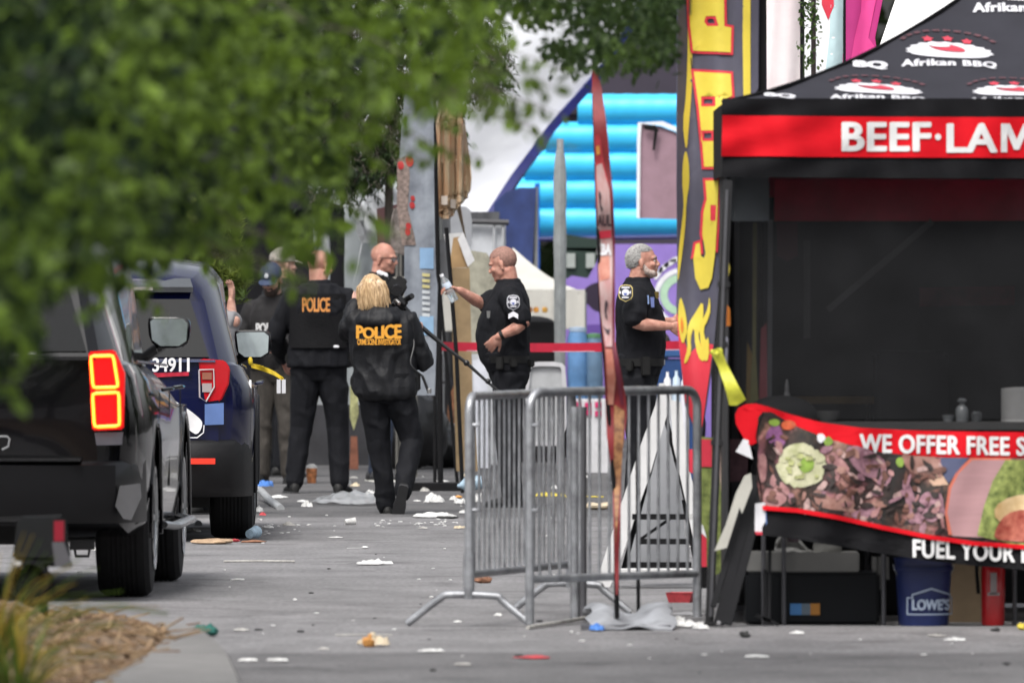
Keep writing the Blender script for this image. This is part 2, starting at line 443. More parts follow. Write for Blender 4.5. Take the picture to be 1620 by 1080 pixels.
# ------------------------------------------------------------------ foliage
def leafmat(name, c, c2, tr=.35):
    m = bpy.data.materials.new(name); m.use_nodes = True; n = m.node_tree; b = n.nodes['Principled BSDF']
    a = n.nodes.new('ShaderNodeAttribute'); a.attribute_name = 'tint'
    mx = n.nodes.new('ShaderNodeMix'); mx.data_type = 'RGBA'; mx.inputs[6].default_value = tuple(c) + (1,); mx.inputs[7].default_value = tuple(c2) + (1,)
    n.links.new(a.outputs['Fac'], mx.inputs[0]); n.links.new(mx.outputs[2], b.inputs['Base Color'])
    b.inputs['Roughness'].default_value = .5; b.inputs['Specular IOR Level'].default_value = .3
    tl = n.nodes.new('ShaderNodeBsdfTranslucent'); ms = n.nodes.new('ShaderNodeMixShader'); ms.inputs[0].default_value = tr
    hs_ = n.nodes.new('ShaderNodeHueSaturation'); hs_.inputs['Value'].default_value = 1.7; n.links.new(mx.outputs[2], hs_.inputs['Color']); n.links.new(hs_.outputs[0], tl.inputs[0])
    n.links.new(b.outputs[0], ms.inputs[1]); n.links.new(tl.outputs[0], ms.inputs[2]); n.links.new(ms.outputs[0], n.nodes['Material Output'].inputs[0])
    return m
LEAF_V = [(0, 0, 0), (-.22, .2, .03), (-.34, .5, .02), (-.2, .82, .04), (0, 1.05, -.05), (.2, .82, .04), (.34, .5, .02), (.22, .2, .03), (0, .5, -.05)]
LEAF_F = [(0, 7, 8), (7, 6, 8), (6, 5, 8), (5, 4, 8), (4, 3, 8), (3, 2, 8), (2, 1, 8), (1, 0, 8)]
def rotm(r, droop=.0):
    a = r.uniform(0, 6.283); e = r.gauss(-.35 - droop, .6); t = r.gauss(0, .6)
    return Matrix.Rotation(a, 3, 'Z') @ Matrix.Rotation(e, 3, 'X') @ Matrix.Rotation(t, 3, 'Y')
def leaves(name, items, m, parent=None, kind='stuff', V=LEAF_V, FF=LEAF_F):
    vs = []; fs = []; tint = []
    for p, s, R_, t in items:
        k = len(vs); 
        for v in V: vs.append(R_ @ (Vector(v) * s) + p); tint.append(t)
        fs += [tuple(i + k for i in f) for f in FF]
    T = frame_of(parent).inverted() if parent else Matrix()
    me = bpy.data.meshes.new(name); me.from_pydata([tuple(T @ v) for v in vs], [], fs)
    at = me.attributes.new('tint', 'FLOAT', 'POINT'); at.data.foreach_set('value', tint)
    o = finish(me, name, m, parent, 0)
    if kind: o['kind'] = kind
    return o
BARK = mat('bark', (.13, .11, .09), .9, vs=12, var=.4, bump=.8, bs=30, stretch=(1, 1, .25))
def branch(mb, a, b, r0, r1, r, wob=.08, n=7):
    a = Vector(a); b = Vector(b); P = []
    for i in range(n):
        u = i / (n - 1); p = a.lerp(b, u)
        if 0 < i < n - 1: p += Vector((r.uniform(-1, 1), r.uniform(-1, 1), r.uniform(-1, 1))) * wob
        P.append(p)
    P = bezier(P, 3); N = len(P)
    mb.tube(P, [r0 + (r1 - r0) * i / (N - 1) for i in range(N)], 7)
    return P
# --- near street tree whose crown hangs into the picture at the upper left
bl = [(-200, 690), (0, 650), (40, 620), (58, 530), (85, 455), (130, 440), (170, 455), (205, 455), (235, 415), (300, 390), (350, 350), (395, 360), (415, 385), (450, 378), (468, 415), (520, 420), (540, 385), (550, 320), (548, 250), (565, 205), (600, 190), (640, 120), (690, 165), (735, 170), (770, 90), (830, 45), (900, 0), (1200, -60)]
def bound(px):
    if px <= bl[0][0]: return bl[0][1]
    for (x0, y0), (x1, y1) in zip(bl, bl[1:]):
        if px <= x1: return y0 + (y1 - y0) * (px - x0) / (x1 - x0)
    return -100
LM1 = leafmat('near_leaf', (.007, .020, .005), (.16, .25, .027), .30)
def near_tree():
    r = random.Random(5)
    t = thing('street_tree', 'large leafy tree hanging out of focus over the upper left of the street', 'tree', (-3.4, 33, 0))
    items = []; tw = M(); tr = M()
    # clumps of leaves spread through the crown volume
    n = 0; clumps = []
    while n < 1500:
        X = r.uniform(-4.6, .45); Y = r.uniform(27, 39); Z = r.uniform(1.1, 4.6)
        px = CX + X * F / Y; py = HY - (Z - CH) * F / Y
        q = ((X + 2.4) / 3.0) ** 2 + ((Y - 33) / 6.5) ** 2 + ((Z - 3.0) / 2.1) ** 2
        if q > 1: continue
        if py > bound(px) - 14 + 26 * noise.noise(Vector((px * .02, Y * .7, 3))): continue
        inside = -60 < px < 1100 and py > -80
        if not inside and r.random() < .5: continue
        clumps.append((Vector((X, Y, Z)), inside)); n += 1
    # denser layer for the part of the crown over the street
    n = 0
    while n < 1750:
        px = r.uniform(-60, 800); py = r.uniform(-60, 680); k_ = min(1, max(0, (px - 150) / 350)); Y = r.uniform(26.5 + 7 * k_, 34 + 9 * k_)
        if r.random() < .5 * k_: n += 1; continue
        if py > bound(px) - 26 + 44 * noise.noise(Vector((px * .025, Y * .6, 9))): continue
        if px < 150 and py > 430 and noise.noise(Vector((px * .012, py * .018, Y * .25))) < .0: continue
        clumps.append((W(px, py, Y), True)); n += 1
    for c, ins in clumps:
        for j in range(6):
            p = c + Vector((r.gauss(0, .045), r.gauss(0, .08), r.gauss(0, .04)))
            px = CX + p.x * F / p.y; py = HY - (p.z - CH) * F / p.y
            if py > bound(px) + 4 and px > -20: continue
            tn = min(1, max(0, .34 + .75 * noise.noise(c * 1.5) + .5 * noise.noise(c * 5) + r.gauss(0, .22) + (.20 if px > 360 else (.02 if px > 200 else -.10))))  # tint mixes leaf colour with painted dark clumps and bright highlights
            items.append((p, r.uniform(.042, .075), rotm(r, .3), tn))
    # hanging sprays along the lower and right edge
    for i in range(46):
        px = r.choice([r.uniform(300, 560), r.uniform(540, 800), r.uniform(150, 340), r.uniform(520, 780)]); Y = r.uniform(31, 40)
        if 395 < px < 540: continue
        q = W(px, bound(px) - r.uniform(10, 45), Y); P_ = [q]; dx = r.uniform(-.03, .05)
        for k in range(r.randint(5, 9)): P_.append(P_[-1] + Vector((dx + r.uniform(-.008, .008), 0, -r.uniform(.008, .022))))
        tw.tube(P_, .0018, 4)
        for k, p in enumerate(P_): items.append((p, r.uniform(.035, .055), rotm(r, .8), r.uniform(.35, 1)))
    # unseen upper crown, enlarged to block sky from the black vehicle
    for i in range(5200):
        v = Vector((r.gauss(0, 1), r.gauss(0, 1), r.gauss(0, 1))).normalized() * r.uniform(.45, 1)
        p = Vector((-2.8 + v.x * 4.6, 33.5 + v.y * 7.0, 6.2 + v.z * 3.0))
        if HY - (p.z - CH) * F / p.y > -40: continue
        items.append((p, r.uniform(.12, .22), rotm(r, .3), r.uniform(0, .7)))
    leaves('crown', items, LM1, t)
    trunk = branch(tr, (-3.4, 33, -.1), (-3.25, 33.2, 2.4), .16, .11, r, .03)
    tr.tube([(-3.4, 33, -.1), (-3.4, 33, .25)], [.22, .16], 9)
    ends = [(-.9, 31.5, 2.45), (-1.4, 35, 2.2), (-.2, 33, 2.62), (-2.2, 30, 2.3), (-3.8, 31, 3.6), (-2.6, 36, 3.8), (-1.8, 33, 3.9), (-4.5, 34, 3.2)]
    for e in ends:
        s = Vector((-3.3, 33.1, r.uniform(1.7, 2.4))); P = branch(tr, s, e, .05, .012, r, .12, 8)
        for q in P[6::2]:
            d = Vector((r.uniform(-.6, .6), r.uniform(-.8, .8), r.uniform(-.45, .1))); branch(tw, q, q + d, .007, .002, r, .03, 5)
    tr.build('trunk', BARK, t); o = tw.build('twig', BARK, t); o['kind'] = 'stuff'
    # single leaves that hang free of the mass
    pos = [(846, 130, 36, 1), (826, 182, 36, 1), (793, 126, 35, 1), (784, 160, 35, 1), (763, 195, 36, 1), (745, 235, 40, .6), (590, 375, 30, 1), (609, 362, 30, 1), (628, 372, 31, .8), (577, 300, 31, 1), (1580, 30, 44, .6), (855, 140, 36, .6), (832, 150, 36, .7), (720, 210, 33, 1), (735, 160, 33, 1), (640, 190, 31, 1), (690, 180, 32, 1), (560, 420, 30, .9), (130, 500, 30, 1), (50, 560, 29, 1), (75, 470, 29, 1), (180, 490, 30, 1)]
    base = None
    for i, (px, py, D, s) in enumerate(pos):
        if i == 10: continue
        p = W(px, py, D) + Vector((0, 0, .02))
        if base is None:
            base = leaves('leaf', [(Vector((0, 0, 0)), 1, Matrix.Identity(3), .75)], leafmat('single_leaf', (.05, .1, .012), (.12, .2, .03), .4), None, None); o = base
            o.parent = t
        else: o = base.copy(); COL.objects.link(o)
        M3 = rotm(r, .9) @ Matrix.Scale(.052 * s, 3)
        o.matrix_local = frame_of(t).inverted() @ (Matrix.Translation(p) @ M3.to_4x4())
    return t
near_tree()
# --- second, farther crown at top centre
def top_tree():
    r = random.Random(9); t = thing('street_tree', 'dark leafed tree reaching in at the top centre above the thin red flag', 'tree', (3.4, 47.6, 0))
    LM = leafmat('dark_leaf', (.012, .03, .006), (.055, .095, .018), .3)
    items = []; n = 0
    while n < 2600:
        px = r.uniform(760, 1076); py = r.uniform(-260, 112); Y = r.uniform(44.5, 50.5)
        lim = 60 + 45 * math.sin((px - 850) / 70) * (.5 if px < 900 else .35) + (30 if 870 < px < 1075 else -25)
        if py > lim + 22 * noise.noise(Vector((px * .03, Y, 1))): continue
        if px > 1068: continue
        if noise.noise(Vector((px * .02, py * .025, 4))) < -.28 and px < 960: continue
        c = W(px, py, Y); n += 1
        for j in range(3):
            p = c + Vector((r.gauss(0, .03), r.gauss(0, .06), r.gauss(0, .025)))
            if CX + p.x * F / p.y > 1072: continue
            items.append((p, r.uniform(.03, .05), rotm(r, .3), min(1, max(0, .3 + .5 * noise.noise(c * 2) + r.gauss(0, .15) + (.55 if (abs(px - 985) < 30 and py > 70) or px < 860 else 0)))))
    for i in range(4200):
        v = Vector((r.gauss(0, 1), r.gauss(0, 1), r.gauss(0, 1))).normalized() * r.uniform(.4, 1)
        p = Vector((.9 + v.x * 1.5, 47.5 + v.y * 2.4, 4.2 + v.z * 1.25))
        if HY - (p.z - CH) * F / p.y > -20: continue
        items.append((p, r.uniform(.03, .05), rotm(r, .3), r.uniform(0, .6)))
    leaves('crown', items, LM, t)
    tr = M()
    # the trunk stands behind the tall flag and the barriers' end
    branch(tr, (1.1, 47.5, 3.5), (.9, 47.5, 4.8), .05, .02, r, .03)
    for e in ((.35, 46, 2.85), (.75, 48, 2.75), (.1, 47, 3.0), (1.6, 48, 4.4), (.3, 47.2, 4.5)): branch(tr, (1.05, 47.5, 3.6), e, .02, .005, r, .06)
    # trunk stands to the right, outside the frame edge
    tr.tube(bezier([(3.4, 47.6, -.1), (3.35, 47.6, 1.6), (2.9, 47.5, 3.0), (2.0, 47.5, 3.5), (1.05, 47.5, 3.6)], 4), [.11 - .004 * i for i in range(17)], 8)
    tr.build('trunk', BARK, t)
    return t
# --- fine leafed tree between the stalls
def fine_tree():
    r = random.Random(21); D0 = 95.5
    t = thing('street_tree', 'slender tree with fine drooping dark leaves beside the upright grey banner', 'tree', G(606, 440 + 29520 / D0)[:])
    LM = leafmat('fine_leaf', (.006, .016, .005), (.05, .085, .02), .15)
    V = [(0, 0, 0), (-.13, .5, .02), (0, 1, 0), (.13, .5, .02)]; FF = [(0, 1, 2), (0, 2, 3)]
    items = []; tw = M()
    blobs = [(600, 190, 75, 80), (650, 205, 70, 55), (560, 235, 60, 50), (700, 195, 40, 30), (530, 290, 50, 35), (575, 270, 40, 30), (620, 245, 45, 25), (745, 100, 60, 55), (785, 105, 25, 35), (700, 75, 60, 70), (600, 80, 110, 90), (520, 180, 60, 100), (755, 60, 45, 50), (640, -60, 150, 110), (540, -160, 220, 160)]
    for bx, by, rx, ry in blobs:
        for c in range(int(rx * ry / 15)):
            a = r.uniform(0, 6.28); q = r.random() ** .5
            px = bx + rx * q * math.cos(a); py = by + ry * q * math.sin(a); Y = D0 + r.uniform(-.7, .7)
            p0 = W(px, py, Y); dr = Vector((r.uniform(-.12, .12), r.uniform(-.1, .1), -r.uniform(.02, .16)))
            tw.tube([p0, p0 + dr], [.0025, .0015], 3, cap=False)
            for j in range(7):
                p = p0 + dr * (j / 6)
                items.append((p, r.uniform(.05, .09), rotm(r, .5), min(1, max(0, r.gauss(.25 + (.4 if px > 720 else 0), .22)))))
    leaves('crown', items, LM, t, V=V, FF=FF)
    tr = M(); b = G(606, 440 + 29520 / D0)
    branch(tr, b - Vector((0, 0, .1)), W(616, 240, D0), .055, .035, r, .02); branch(tr, W(616, 250, D0), W(625, -60, D0), .035, .02, r, .03)
    for e in ((540, 250), (700, 190), (580, 180), (740, 90), (560, 60), (680, -40)): branch(tr, W(618, 260 if e[1] > 150 else 150, D0), W(e[0], e[1], D0), .018, .005, r, .05)
    tr.build('trunk', BARK, t); o = tw.build('twig', BARK, t); o['kind'] = 'stuff'
    return t
fine_tree()
def bush(name, label, blobs, D0, mt, n=1.0, seed=2, size=(.05, .085), lobes=5):
    r = random.Random(seed); bx = blobs[0][0]
    base = Vector(((bx - CX) * D0 / F, D0, 0)); t = thing(name, label, 'shrub', base[:])
    V = [(0, 0, 0), (-.07, .5, .02), (0, 1, -.02), (.07, .5, .02)]; FF = [(0, 1, 2), (0, 2, 3)]
    items = []; st = M()
    for (cx, cy, rx, ry) in blobs:
        for i in range(int(rx * ry / 22 * n)):
            a = r.uniform(0, 6.28); q = r.random() ** .45
            p = W(cx + rx * q * math.cos(a), cy + ry * q * math.sin(a), D0 + r.uniform(-.45, .45))
            tn = min(1, max(0, .35 + .6 * noise.noise(p * 5) + r.gauss(0, .12)))
            ax = Vector((r.uniform(-.5, .5), r.uniform(-.7, .3), 1)).normalized()
            for j in range(lobes * 2):
                az = j * 2.4 + r.random(); Rm = ax.to_track_quat('Z', 'Y').to_matrix() @ Matrix.Rotation(az, 3, 'Z') @ Matrix.Rotation(r.uniform(.25, 1.0), 3, 'X')
                items.append((p, r.uniform(*size), Rm, tn))
        for i in range(5):
            e = W(cx + rx * r.uniform(-.5, .5), cy + ry * r.uniform(-.5, .5), D0); branch(st, base + Vector((r.uniform(-.05, .05), 0, 0)), e, .016, .006, r, .04)
    leaves('foliage', items, mt, t, V=V, FF=FF); st.build('stem', BARK, t)
    return t
top_tree()
bush('shrub', 'yellow green needle leaved shrub behind the roof of the blue police vehicle', [(352, 420, 40, 60), (335, 365, 45, 50), (370, 455, 24, 32), (240, 400, 50, 45), (300, 400, 55, 60)], 81, leafmat('shrub_leaf', (.03, .06, .012), (.30, .36, .07), .35), 2.0, 4, (.06, .105))
# ------------------------------------------------------------------ background stalls, slide, tents
BLK = mat('black_fabric', (.007, .007, .008), .8, var=.3, vs=3, bump=.2, bs=20, spec=.2)
def up_px(D): return HY + CH * F / D       # ground row at distance D
def fold(f, amp, ph=0): return lambda px, py: amp * math.sin(px * f + ph + .6 * math.sin(py * .011)) + amp * .5 * math.sin(px * f * 2.3 + py * .01)
def panel(name, label, cat, px, D, m, thick=.03, rip=None, part=None, group=None, extra=None, L=.12):
    """upright sheet or board standing at distance D, closed and with real thickness"""
    xs = [p[0] for p in px]
    t = thing(name, label, cat, ((sum(xs) / len(xs) - CX) * D / F, D, 0), group=group)
    sheet(part or 'sheet', [px], D, m, t, rip=rip, thick=thick, L=L)
    return t
# dark vendor tents closing the street
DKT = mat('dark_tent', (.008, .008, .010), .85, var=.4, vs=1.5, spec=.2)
def big_tent(name, label, x0, x1, D, eave, peak, m, depth=3, base=None, fold_amp=.04):
    a = Vector(((x0 - CX) * D / F, D, 0)); b = Vector(((x1 - CX) * D / F, D, 0)); wd = (b - a).length
    t = thing(name, label, 'tent', ((a + b) / 2)[:])
    r = M(); c = (a + b) / 2 + Vector((0, depth / 2, peak))
    q = [a + Vector((0, 0, eave)), b + Vector((0, 0, eave)), b + Vector((0, depth, eave)), a + Vector((0, depth, eave))]
    for i in range(4):
        p0, p1 = q[i], q[(i + 1) % 4]
        def fn(u, v, p0=p0, p1=p1):
            e = p0.lerp(p1, u); s_ = e.lerp(c, v); s_.z -= .25 * math.sin(math.pi * v) * .5; return s_
        r.grid(fn, 10, 8)
    r.build('roof', m, t, solid=.01)
    wl = M()
    n = 60
    def wall(u, v): p = a.lerp(b, u); return Vector((p.x, p.y + .05 + fold_amp * math.sin(u * wd * 9), v * eave))
    wl.grid(wall, n, 6); wl.build('wall', m, t, solid=.01)
    wl = M(); wl.grid(lambda u, v: Vector((a.x, D + u * depth, v * eave)), 8, 3); wl.build('wall', m, t, solid=.01)
    wl = M(); wl.grid(lambda u, v: Vector((b.x, D + u * depth, v * eave)), 8, 3); wl.build('wall', m, t, solid=.01)
    return t
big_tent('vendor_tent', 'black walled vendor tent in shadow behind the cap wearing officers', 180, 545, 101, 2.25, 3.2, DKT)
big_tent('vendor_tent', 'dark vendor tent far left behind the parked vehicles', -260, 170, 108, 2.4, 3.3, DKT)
# second row, tall dark structure behind the blue inflatable
t = thing('stage_tower', 'dark purple black covered structure above the blue inflatable', 'stage', ((1010 - CX) * 124 / F, 124, 0))
mb = M(); xa, xb = (880 - CX) * 124 / F, (1230 - CX) * 124 / F
mb.box(((xa + xb) / 2, 125, 2.1), (xb - xa, 2, 4.2)); mb.build('cover', mat('dark_purple_cover', (.035, .028, .045), .7, vs=2), t)
for z in (2.6, 3.0, 3.45):
    mb = M(); mb.box(((xa + xb) / 2, 123.95, z), (xb - xa, .08, .05)); mb.build('rail', mat('dark_rail', (.015, .012, .02), .6), t)
# white side of the giant inflatable slide
WH = mat('white_vinyl', (.76, .78, .82), .45, var=.04, vs=2)
NV = mat('navy_vinyl', (.015, .02, .14), .45, var=.2)
t = thing('inflatable_slide', 'huge white side of an inflatable slide with a navy piping edge', 'inflatable slide', ((800 - CX) * 112 / F, 112, 0))
rp = lambda px, py: .10 * math.sin(px * .012 + py * .017) + .02 * noise.noise(Vector((px * .02, py * .02, 0)))
sheet('side_panel', [[(700, -120), (1085, -120), (960, 98), (925, 140), (870, 200), (810, 280), (768, 345), (740, 372), (560, 372), (560, -120)]], 112, WH, t, rip=rp, thick=.25, L=.25)
sheet('piping', [[(1085, -120), (1100, -112), (968, 102), (932, 146), (878, 208), (818, 288), (776, 352), (764, 345), (808, 278), (868, 198), (923, 138), (958, 96)]], 112, NV, t, rip=rp, off=.06, thick=.12, L=.25)
# blue inflatable with horizontal tubes
t = thing('inflatable_wall', 'bright blue inflatable wall of stacked horizontal air tubes', 'inflatable', ((950 - CX) * 116 / F, 116, 0))
BL = mat('blue_vinyl', (.05, .56, .95), .4, var=.05, spec=.5); BL2 = mat('deep_blue_vinyl', (.01, .12, .55), .35)
rows = [152, 196, 240, 284, 328, 372]
tubes = [(944, 1098), (893, 1098), (860, 1098), (836, 1098), (812, 1098)]
for i in range(5):
    y0, y1 = rows[i], rows[i + 1]; x0, x1 = tubes[i]; x1 = 1100
    D = 116; zc = (W(0, y0, D).z + W(0, y1, D).z) / 2; r_ = (W(0, y0, D).z - W(0, y1, D).z) / 2
    xa, xb = W(x0 - 30, 0, D).x, W(x1, 0, D).x
    mb = M()
    mb.tube([(xa + (xb - xa) * k / 24, D + .06, zc) for k in range(25)], [r_ * 1.16 * (1 - .012 * (1 + math.sin(k * 1.7))) for k in range(25)], 20, flat=1)
    mb.build('air_tube', BL, t)
mb = M(); mb.box((W(950, 0, 116).x + .1, 116.3, .78), (2.4, .4, 1.9 - .35)); mb.build('base_block', mat('purple_board', (.26, .17, .52), .6, vs=4), t)
for (x, w_) in ((1088, 10), (850, 8)):
    mb = M(); p = W(x, 0, 115.7); mb.tube([(p.x, 115.7, 0), (p.x, 115.7, W(0, 150 if x > 1000 else 290, 115.7).z)], w_ / 2 * 115.7 / F); mb.build('upright_tube', BL2, t)
mb = M(); mb.tube([W(845, 378, 115.7), W(1098, 374, 115.7)], .022); mb.build('piping', NV, t)
# mauve box sign with white edge
t = thing('panel_sign', 'mauve fabric panel with a white edge and black strap in front of the blue tubes', 'sign', ((1040 - CX) * 104 / F, 104, 0))
MV = mat('mauve_fabric', (.30, .19, .23), .8, vs=6)
sheet('panel', [[(1014, 196), (1045, 200), (1082, 214), (1082, 347), (1010, 345)]], 104, MV, t, thick=.05)
sheet('edge', [[(1009, 194), (1048, 192), (1082, 206), (1082, 213), (1045, 199), (1015, 196), (1013, 225), (1012, 346), (1007, 344), (1008, 226)]], 104, WH, t, off=.03, thick=.06)
sheet('strap', [[(1018, 199), (1036, 198), (1043, 207), (1040, 209), (1036, 238), (1032, 238), (1035, 208), (1020, 205)]], 104, BLK, t, off=.06, thick=.012)
mb = M(); p = W(1082, 0, 104); mb.tube([(p.x, 104.1, 0), (p.x, 104.1, 3.0)], .025); mb.build('pole', mat('grey_steel', (.35, .36, .37), .45, .6), t)
# navy tarp on a frame
t = panel('tarp', 'navy blue tarp hanging beside the foot of the white slide', 'tarp', [(782, 322), (800, 304), (822, 297), (849, 297), (846, 340), (842, 432), (833, 418), (818, 405), (800, 395), (784, 392)], 106, mat('navy_tarp', (.018, .035, .13), .7, vs=5, var=.3), .01, fold(.05, .03), 'sheet')
mb = M(); p = W(848, 0, 106); mb.tube([(p.x, 106.05, 0), (p.x, 106.05, W(0, 296, 106).z)], .02); mb.build('pole', MATS['grey_steel'], t)
# white cabinet / cooler behind sergeant
t = thing('display_cabinet', 'pale grey framed display cabinet below the slide, behind the sergeant', 'cabinet', G(768, up_px(100))[:])
mb = M(); a = W(738, 352, 100); b = W(800, 352, 100); mb.box(((a.x + b.x) / 2, 100.3, (a.z) / 2), (b.x - a.x, .55, a.z)); mb.build('body', mat('pale_panel', (.55, .57, .60), .5), t, bevel=.01)
for x in (740, 782, 796): mb = M(); p = W(x, 0, 99.98); mb.tube([(p.x, 99.98, 0), (p.x, 99.98, a.z)], .012); mb.build('post', mat('frame_grey', (.42, .43, .45), .5), t)
mb = M(); mb.tube([W(735, 350, 99.97), W(805, 352, 99.97)], .025); mb.build('rail', mat('dark_grey', (.06, .06, .065), .6), t)
# beige umbrella tent, dark machine
t = thing('canopy_tent', 'cream canopy top showing between the sergeant and the grey pole', 'tent', G(850, up_px(103))[:])
mb = M(); c = W(812, 392, 104.5)
q = [W(700, 462, 103), W(925, 462, 103), W(925, 462, 106), W(700, 462, 106)]
sheet('valance', [[(700, 458), (925, 458), (925, 524), (900, 520), (870, 526), (840, 521), (800, 526), (760, 521), (700, 524)]], 102.97, mat('cream_canvas', (.50, .49, .45), .8, vs=3, var=.08), t, thick=.01, rip=fold(.1, .02))
for i in range(4):
    mb.grid(lambda u, v, p0=q[i], p1=q[(i + 1) % 4]: (lambda s_: s_ - Vector((0, 0, .06 * math.sin(math.pi * v))))(p0.lerp(p1, u).lerp(c, v)), 8, 8)
mb.build('canopy', MATS['cream_canvas'], t, solid=.01)
for q_ in q: mb = M(); mb.tube([(q_.x, q_.y, 0), (q_.x, q_.y, q_.z)], .018); mb.build('leg', MATS['grey_steel'], t)
t = thing('generator', 'black covered machine standing under the cream canopy', 'machine', G(845, up_px(101.5))[:])
mb = M(); a = W(800, 455, 101.5); b = W(880, 455, 101.5); mb.box(((a.x + b.x) / 2, 102, W(0, 510, 101.5).z / 2), (b.x - a.x, .8, W(0, 510, 101.5).z)); mb.ell(((a.x + b.x) / 2, 102, W(0, 512, 101.5).z), ((b.x - a.x) / 2 * .98, .38, .07)); mb.build('cover', BLK, t, bevel=.03)
for x, c_ in ((848, (.5, .22, .03)), (862, (.55, .3, .05)), (838, (.2, .08, .03))):
    mb = M(); mb.box(W(x, 490, 101.5), (.05, .04, .05)); mb.build('lamp_cover', mat('amber%d' % x, c_, .7, var=.6, vs=30), t, bevel=.008)
# grey folding board by the barriers
t = thing('folding_sign', 'pale grey plastic board with rounded corners leaning behind the first barrier', 'board', G(865, up_px(90))[:])
a = W(838, 576, 90); sheet('board', [smoothpoly([(836, 584), (842, 577), (886, 577), (891, 584), (892, 700), (832, 700)], 1)], 90, mat('light_plastic', (.40, .41, .42), .5), t, thick=.03)
sheet('rim', [smoothpoly([(832, 580), (840, 572), (888, 572), (896, 582), (898, 705), (826, 705)], 1), smoothpoly([(838, 585), (843, 579), (885, 579), (889, 585), (890, 699), (834, 699)], 1)], 90, mat('rim_grey', (.5, .5, .52), .4), t, off=.03, thick=.04)
# grey closed parasol on a pole
t = thing('closed_parasol', 'furled grey fabric parasol on a tall pale pole before the blue tubes', 'parasol', G(885, up_px(98))[:])
mb = M(); prof = [(222, 3), (250, 7), (290, 9), (340, 8), (380, 9), (420, 8), (500, 8), (600, 7), (640, 8)]
rings = []
for y, rw in prof:
    c = W(886, y, 98); rr = rw * 98 / F
    rings.append([c + Vector((math.cos(a) * rr * (1 + .22 * math.sin(5 * a)), math.sin(a) * rr * (1 + .22 * math.cos(4 * a)), 0)) for a in [2 * math.pi * k / 24 for k in range(24)]])
mb.loft(rings); mb.build('fabric', mat('grey_canvas', (.33, .35, .35), .8, vs=8, var=.2), t)
mb = M(); p = W(886, 0, 98); mb.tube([(p.x, 98, 0), (p.x, 98, W(0, 220, 98).z)], .03); mb.build('pole', MATS['frame_grey'], t)
# dark green booth with windows
t = thing('ticket_booth', 'dark green booth with two small pale windows beyond the furled parasol', 'booth', G(925, up_px(110))[:])
DG = mat('dark_green_paint', (.012, .03, .022), .6)
mb = M(); a = W(888, 0, 110); b = W(965, 0, 110); mb.box(((a.x + b.x) / 2, 110.5, W(0, 392, 110).z / 2), (b.x - a.x, 1, W(0, 392, 110).z)); mb.build('wall', DG, t)
for x in (903, 934): mb = M(); c = W(x, 412, 109.98); mb.box(c, (.085, .03, .14)); mb.build('window', mat('pale_window', (.35, .38, .36), .3), t)
sheet('roof', [[(880, 395), (893, 370), (955, 380), (975, 400)]], 110, DG, t, thick=1.0)
# purple painted board with a swirl
t = thing('painted_board', 'purple painted game board with white and green swirl beside the tall flag', 'board', G(1000, up_px(107))[:])
sheet('board', [[(893, 443), (905, 436), (930, 440), (960, 386), (1095, 386), (1095, 640), (890, 640)]], 107, MATS['purple_board'], t, thick=.06)
def ring(cx, cy, r0, r1, a0, a1, n=18, ex=1):
    A = [rad(a0 + (a1 - a0) * i / n) for i in range(n + 1)]
    return [(cx + r1 * ex * math.cos(a), cy + r1 * math.sin(a)) for a in A] + [(cx + r0 * ex * math.cos(a), cy + r0 * math.sin(a)) for a in reversed(A)]
sheet('swirl', [ring(1078, 470, 38, 46, 100, 300, 18, .95)], 107, mat('print_white', (.75, .75, .78), .5), t, off=.005)
sheet('swirl', [ring(1076, 466, 20, 32, 90, 280)], 107, mat('print_mint', (.42, .62, .45), .5), t, off=.005)
for i, (x, y, a) in enumerate(((1042, 432, -60), (1050, 423, -45), (1060, 416, -30), (1070, 410, -15))):
    pts = [(x + 12 * math.cos(k / 12 * 6.283) * math.cos(rad(a)) - 4 * math.sin(k / 12 * 6.283) * math.sin(rad(a)), y + 12 * math.cos(k / 12 * 6.283) * math.sin(rad(a)) + 4 * math.sin(k / 12 * 6.283) * math.cos(rad(a))) for k in range(12)]
    sheet('petal', [pts], 107, MATS['print_white'], t, off=.006)
sheet('dark_patch', [smoothpoly([(925, 455), (945, 445), (965, 450), (962, 495), (940, 492), (928, 478), (918, 480), (922, 468)], 2)], 107, mat('print_dark', (.02, .01, .03), .6), t, off=.004)
sheet('band', [[(905, 515), (960, 512), (960, 535), (905, 538)]], 107, mat('print_violet', (.12, .06, .30), .6), t, off=.004)
# blue barrels / water bags
for i, (x, y0, w_, c_, lb) in enumerate(((914, 520, 16, (.10, .22, .42), 'light blue water barrel with a pale domed top beside the grey pole'), (940, 530, 14, (.10, .17, .26), 'dull blue barrel with a green lid nearest the thin red flag'))):
    D = 100; b = G(x, up_px(D)); t = thing('barrel', lb, 'barrel', b[:], group='blue barrels by the purple board')
    h = W(0, y0, D).z; rr = w_ * D / F
    mb = M(); mb.lathe([(rr * .9, 0), (rr, .03), (rr * 1.0, h * .3), (rr * 1.05, h * .32), (rr, h * .35), (rr, h * .65), (rr * 1.05, h * .67), (rr, h * .7), (rr, h * .93), (rr * .8, h * .98)], b); mb.build('drum', mat('barrel%d' % i, c_, .35, vs=5, var=.3), t)
    mb = M(); mb.lathe([(rr * .86, h * .98), (rr * .86, h * 1.01), (rr * .2, h * 1.015)], b); mb.build('lid', mat('lid%d' % i, ((.35, .45, .58), (.10, .24, .12))[i], .4), t)
